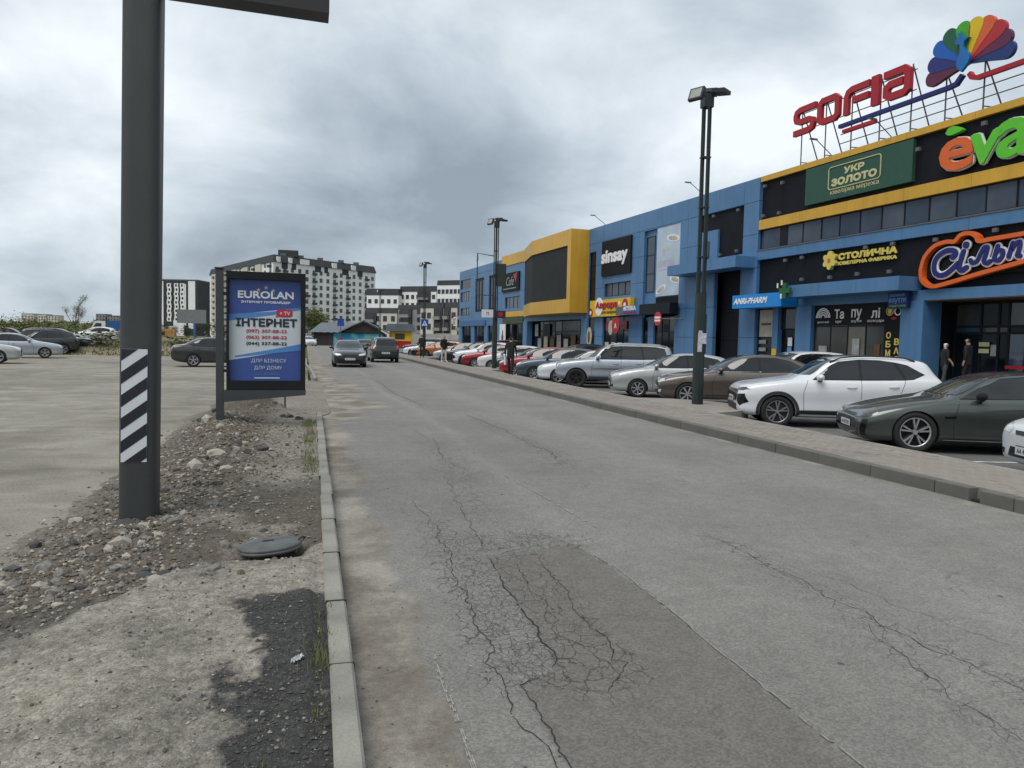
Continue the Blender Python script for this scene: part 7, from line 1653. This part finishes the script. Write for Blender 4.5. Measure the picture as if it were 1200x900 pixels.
r = empty('food_kiosk', Matrix.Translation((16.2, 133, 0)) @ Matrix.Rotation(R(-12), 4, 'Z'), 'red and yellow food kiosk beside the mural hut', 'kiosk'); mb = MB(); mb.box(-1.9, 1.9, 0, 3, -.1, 2.7); mb.build('body', yel2, r); mb = MB(); mb.box(-1.92, 1.92, -.03, 0, -.1, 1.0); mb.build('red_panel', red, r); mb = MB(); mb.box(-.9, .8, -.05, -.01, 1.3, 2.3); mb.build('window', fwin, r); mb = MB(); mb.prism([(-2.6, 2.7), (2.6, 2.7), (2.2, 4.0), (-2.2, 4.0)], -.6, 3.4, 'y'); mb.build('roof', zinc, r)
conc = mat('boundary_concrete', (.34, .335, .315), .9, var=.15, scale=.5)
r = empty('boundary_wall', Matrix.Translation((19, 140, 0)) @ Matrix.Rotation(R(-22), 4, 'Z'), 'pale concrete panel wall behind the far parked cars', 'wall')
for k in range(14): mb = MB(); mb.box(2.5*k+.03, 2.5*k+2.44, 0, .14, -.2, 2.3+.1*(k % 3)); mb.build('wall_panel', conc, r); mb = MB(); mb.box(2.5*k-.1, 2.5*k+.02, -.05, .2, -.2, 2.6); mb.build('post', conc, r)
r = empty('lit_sign_board', Matrix.Translation((25.4, 122, 0)) @ Matrix.Rotation(R(-14), 4, 'Z'), 'yellow green and dark red advertising board by the far shop corner', 'sign board'); mb = MB(); mb.box(-.85, .85, -.05, .05, 1.7, 3.3); mb.build('upper_panel', mat('board_lime', (.50, .58, .05), .5), r); mb = MB(); mb.box(-.85, .85, -.05, .05, .2, 1.68); mb.build('lower_panel', mat('board_maroon', (.13, .015, .03), .5), r)
# blocks on the horizon
for x, y, w_, h, lab, m_ in ((-331, 1029, 14, 20.5, 'pale cream tower on the horizon beyond the scrub', wallc), (-312, 1024, 10, 20.0, 'narrow cream tower on the horizon', wallc), (-300, 1020, 11, 19.0, 'cream block on the horizon near the bare tree', wallc), (-217, 893, 10, 19.5, 'grey tower on the horizon beside the grey pole', wallg), (-205, 889, 12, 18.0, 'grey block on the horizon beside the grey pole', wallg), (-420, 1060, 30, 9.0, 'low pale block on the horizon', wallw)):
    r = block('horizon_block', [(x, y), (x+w_, y-3), (x+w_+3, y+12), (x+3, y+15)], h, m_, lab, .6); facade(r, (x, y), (x+w_, y-3), max(2, int(h/3)), max(3, int(w_/3)), 1.5, 3, 1.4, 1.6)
# roadside billboard seen edge to edge behind the yard
r = empty('billboard', Matrix.Translation((-26, 196, 0)), 'blank grey roadside billboard beyond the field', 'billboard'); mb = MB(); mb.box(-4.0, 2.6, -.1, .1, 4.0, 7.3); mb.build('panel', mat('billboard_grey', (.17, .18, .18), .7, var=.1), r); mb = MB(); mb.tube([(0, 0, -.3), (0, 0, 4)], .3, 10); mb.build('post', blue2, r)
# blue trailer and site hut on the bank
r = empty('blue_trailer', Matrix.Translation((-26.5, 120, .2)) @ Matrix.Rotation(R(12), 4, 'Z'), 'blue truck trailer with white cab parked beyond the field', 'truck'); mb = MB(); mb.box(-1.2, 5.6, 0, 2.2, .9, 3.0); mb.build('trailer', mat('trailer_blue', (.02, .10, .28), .5, var=.15), r); mb = MB(); mb.prism([(-3.4, .6), (-1.4, .6), (-1.4, 2.9), (-2.7, 2.9), (-3.2, 1.9)], 0, 2.1, 'y'); mb.build('cab', white, r); mb = MB(); mb.prism([(-3.12, 1.7), (-1.9, 1.7), (-1.9, 2.6), (-2.6, 2.6)], -.02, -.002, 'y'); mb.build('cab_window', carglass, r)
for x in (-2.6, .4, 4.2, 5.1): mb = MB(); mb.lathe([(0, -.12), (.48, -.12), (.5, 0), (.48, .12), (0, .12)], 18, 'y', (x, .1, .5)); mb.build('wheel', tyrem, r)
r = empty('site_cabin', Matrix.Translation((-37, 210, 0)), 'small orange site cabin far behind the field', 'cabin'); mb = MB(); mb.box(0, 4.2, 0, 3, 0, 2.6); mb.build('body', mat('cabin_orange', (.42, .22, .05), .7), r); mb = MB(); mb.box(1, 2, -.03, 0, 1, 2); mb.build('window', fwin, r)

# ================================================================== BANK, SCRUB AND TREES
def bank_z(x, y): return -.28+1.0*sst(55.5, 62, y+.6*fbm(x, y, .3, 3))+.30*fbm(x, y, .25, 4)+.08*fbm(x, y, 1.6, 3)
def bank_c(x, y):
    n = fbm(x, y, .35, 4, 3); k = sst(-.1, .25, n+.25*sst(58, 64, y)-.1); a, b = (.085, .105, .035), (.20, .165, .105)
    q = sst(.0, .2, fbm(x, y, .9, 3, 8)+.15*gauss(y-57.5, 2)); c = [a[i]+(b[i]-a[i])*clamp(1-k+.35*q) for i in range(3)]; return (*c, 1)
me = grid_mesh('grass_bank', steps((-95, -40, 2.2), (-40, -1.5, .6)), steps((55, 66, .45), (66, 150, 4)), bank_z, mat('bank_earth', (0, 0, 0), .95, var=.25, scale=1.2, fine=.25, fscale=12, attr='tint', bump=.6, bscale=9), {'tint': bank_c})
tag(obj('grass_bank', me), 'low grassy earth bank at the back of the yard', kind='structure')
rb = random.Random(12)
gm2 = [mat('bank_grass', (.085, .105, .034), .9, var=.35, scale=1.5), mat('dry_grass', (.165, .135, .085), .9, var=.3, scale=1.5)]
mb = MB()
for _ in range(15000):
    x = rb.uniform(-45, -2); y = 56+18*rb.random()**2; z = bank_z(x, y)
    if z < -.15: continue
    h = rb.uniform(.06, .22)*(1.6 if rb.random() < .12 else 1); a = rb.uniform(0, 6.28); w_ = .03+.04*rb.random(); dx, dy = math.cos(a)*w_, math.sin(a)*w_; q = rb.uniform(-.12, .12)
    mb.cur = 0 if rb.random() < .62-.25*fbm(x, y, .35, 3, 3) else 1
    mb.add([(x-dx, y-dy, z-.03), (x+dx, y+dy, z-.03), (x+q, y+q*.5, z+h)], [(0, 1, 2)])
tag(mb.build('grass', gm2, fix=False), 'tufted green and straw coloured grass over the bank', 'grass', kind='stuff')
# leafy or bare growth: crown of small leaf faces on real twigs
def shrub(name, x, y, z, h, w_, leafm, label, n=700, leaf=.16, dens=.6, bare=False, cat='bush', group=None, seed=0, tall=False):
    r_ = random.Random(seed*13+5); R_ = empty(name, Matrix.Translation((x, y, z)), label, cat, group); tw = MB(); tips_ = []
    def grow(p, d, ln, rad, lev):
        q = p+d*ln; mid_ = p+d*ln*.5+Vector((r_.uniform(-1, 1), r_.uniform(-1, 1), 0))*ln*.06; tw.tube([p, mid_, q], [rad, rad*.8, rad*.6], 4 if lev else 6, cap=False); tips_.append((q, lev)); tips_.append((mid_, lev))
        if lev >= (5 if bare else 3): return
        for _ in range(r_.choice((2, 3, 3)) if lev else r_.choice((3, 4, 5))):
            a = r_.uniform(0, 6.28); t = r_.uniform(.25, .65) if not bare else r_.uniform(.15, .5); nd = (d+Vector((math.cos(a), math.sin(a), .25))*t).normalized(); nd.z = max(nd.z, .12); grow(q if r_.random() < .6 else mid_, nd.normalized(), ln*r_.uniform(.55, .82), rad*.58, lev+1)
    st = 1 if tall else r_.choice((3, 4))
    for k in range(st):
        a = r_.uniform(0, 6.28); grow(Vector((r_.uniform(-.1, .1)*w_*(st > 1), r_.uniform(-.1, .1)*w_*(st > 1), 0)), Vector((math.cos(a)*(.35 if st > 1 else .05), math.sin(a)*(.35 if st > 1 else .05), 1)).normalized(), h*(.36 if not bare else .32), .018*h, 0)
    tw.build('trunk', barkm, R_, fix=False)
    if leafm is not None:
        mb = MB(); zz_ = max(t[0].z for t in tips_); ww = max(max(abs(t[0].x), abs(t[0].y)) for t in tips_)
        for _ in range(n):
            t, lev = r_.choice(tips_)
            if lev < 1 and r_.random() < .7: continue
            s = leaf*r_.uniform(.5, 1.3); p = t+Vector((r_.gauss(0, 1), r_.gauss(0, 1), r_.gauss(0, .8)))*leaf*2.3*dens
            if p.z < .05*h: p.z = .05*h+r_.random()*.2*h
            u = Vector((r_.uniform(-1, 1), r_.uniform(-1, 1), r_.uniform(-.7, .7))).normalized(); v = u.orthogonal().normalized(); v.rotate(Matrix.Rotation(r_.uniform(0, 6.28), 3, u)); mb.cur = r_.randrange(len(leafm))
            mb.add([p-u*s*.5, p+v*s*.32, p+u*s*.5, p-v*s*.32], [(0, 1, 2, 3)])
        sc = Vector((w_/2/max(ww, .01), w_/2/max(ww, .01), h/max(zz_, .01)))
        cr_ = mb.build('crown', leafm, R_, fix=False); cr_.scale = sc
        for c_ in [o for o in bpy.data.objects if o.parent == R_ and o.name.startswith('trunk')]: c_.scale = sc
    else:
        zz_ = max(t[0].z for t in tips_); ww = max(max(abs(t[0].x), abs(t[0].y)) for t in tips_)
        for c_ in [o for o in bpy.data.objects if o.parent == R_]: c_.scale = (w_/2/ww, w_/2/ww, h/zz_)
    return R_
barkm = mat('bark', (.11, .092, .074), .95, var=.25, scale=3); lf1 = [mat('leaf_fresh', (.105, .125, .032), .8, var=.3, scale=.8), mat('leaf_yellow', (.135, .145, .04), .8, var=.3, scale=.8), mat('leaf_deep', (.07, .09, .025), .8, var=.3, scale=.8)]; lf2 = [mat('leaf_dark', (.030, .042, .018), .85, var=.3), mat('leaf_dark2', (.045, .058, .025), .85, var=.3)]; lf3 = [mat('leaf_dry', (.115, .10, .055), .9, var=.3), lf1[0], mat('leaf_straw', (.145, .122, .07), .9, var=.3)]  # the greens of lf1 differ in tone and are mixed at random
shrub('willow_bush', 2.4, 141, -.1, 6.2, 6.0, lf1, 'big fresh green willow bush beside the mural hut', 6000, .26, 1.2, cat='bush', seed=3)
shrub('bare_tree', -53.7, 202, 0, 10.2, 7.4, [mat('bud', (.17, .165, .08), .9, var=.3)], 'bare spring tree with fine twigs standing in the scrub', 2600, .15, .9, True, 'tree', seed=5, tall=True)
for k in range(26):
    x = -78+1.75*k+rb.uniform(-1.5, 1.5); y = 165+rb.uniform(-12, 40); x *= y/165
    shrub('scrub_bush', x, y, -.1, rb.uniform(1.5, 3.0), rb.uniform(4.5, 7.5), rb.choice((lf1, lf3, lf1)), 'olive and straw scrub bush at the back of the field', 2200, .20, 2.2, cat='bush', group='scrub bushes at the back of the field', seed=20+k)
for k in range(13):
    x = -52+2.6*k; shrub('dark_conifer', x+rb.uniform(-.8, .8), 215+rb.uniform(-5, 5), 0, rb.uniform(3.0, 5.2), rb.uniform(2.4, 3.4), lf2, 'dark evergreen tree standing below the billboard', 900, .28, .8, cat='tree', group='dark evergreens below the billboard', seed=70+k)
for x, y, h, sd in ((-14.5, 60.5, 1.3, 1), (-9, 61, .9, 2), (-22, 63, 1.5, 4), (-30, 64, 1.8, 6), (-6, 64, 1.1, 8)): shrub('weed_clump', x, y, bank_z(x, y)-.05, h*.7, h*1.6, lf3, 'straw coloured weed clump on the grass bank', 240, .16, .8, cat='weeds', group='weed clumps on the bank', seed=100+sd)
# brown reeds field beyond the bank
mb = MB()
for _ in range(9000):
    y = 90+85*rb.random(); x = (-.62+.55*rb.random())*y; h = rb.uniform(.25, .8); a = rb.uniform(0, 6.28); w_ = .10+.12*rb.random(); dx, dy = math.cos(a)*w_, math.sin(a)*w_; mb.cur = 1 if rb.random() < .7 else 0
    mb.add([(x-dx, y-dy, -.2), (x+dx, y+dy, -.2), (x+rb.uniform(-.3, .3), y, h)], [(0, 1, 2)])
tag(mb.build('reed_field', gm2, fix=False), 'brown dry reeds covering the field behind the bank', 'reeds', kind='stuff')
# far tree line
mb = MB()
for _ in range(9000):
    y = 620+rb.uniform(0, 120); x = rb.uniform(-640, -60); hh = 6+5*fbm(x, y, .02, 3)+3*fbm(x, y, .09, 2); z = rb.random()*max(1, hh); s = rb.uniform(.8, 2.2); mb.cur = rb.randrange(3); mb.add([(x-s, y, z-s*.4), (x+s*.3, y-.5, z-s*.7), (x+s, y, z+s*.3), (x-s*.2, y+.3, z+s*.8)], [(0, 1, 2, 3)])
tag(mb.build('treeline', lf3[:1]+lf2, fix=False), 'far off tree line along the horizon', 'trees', kind='stuff')
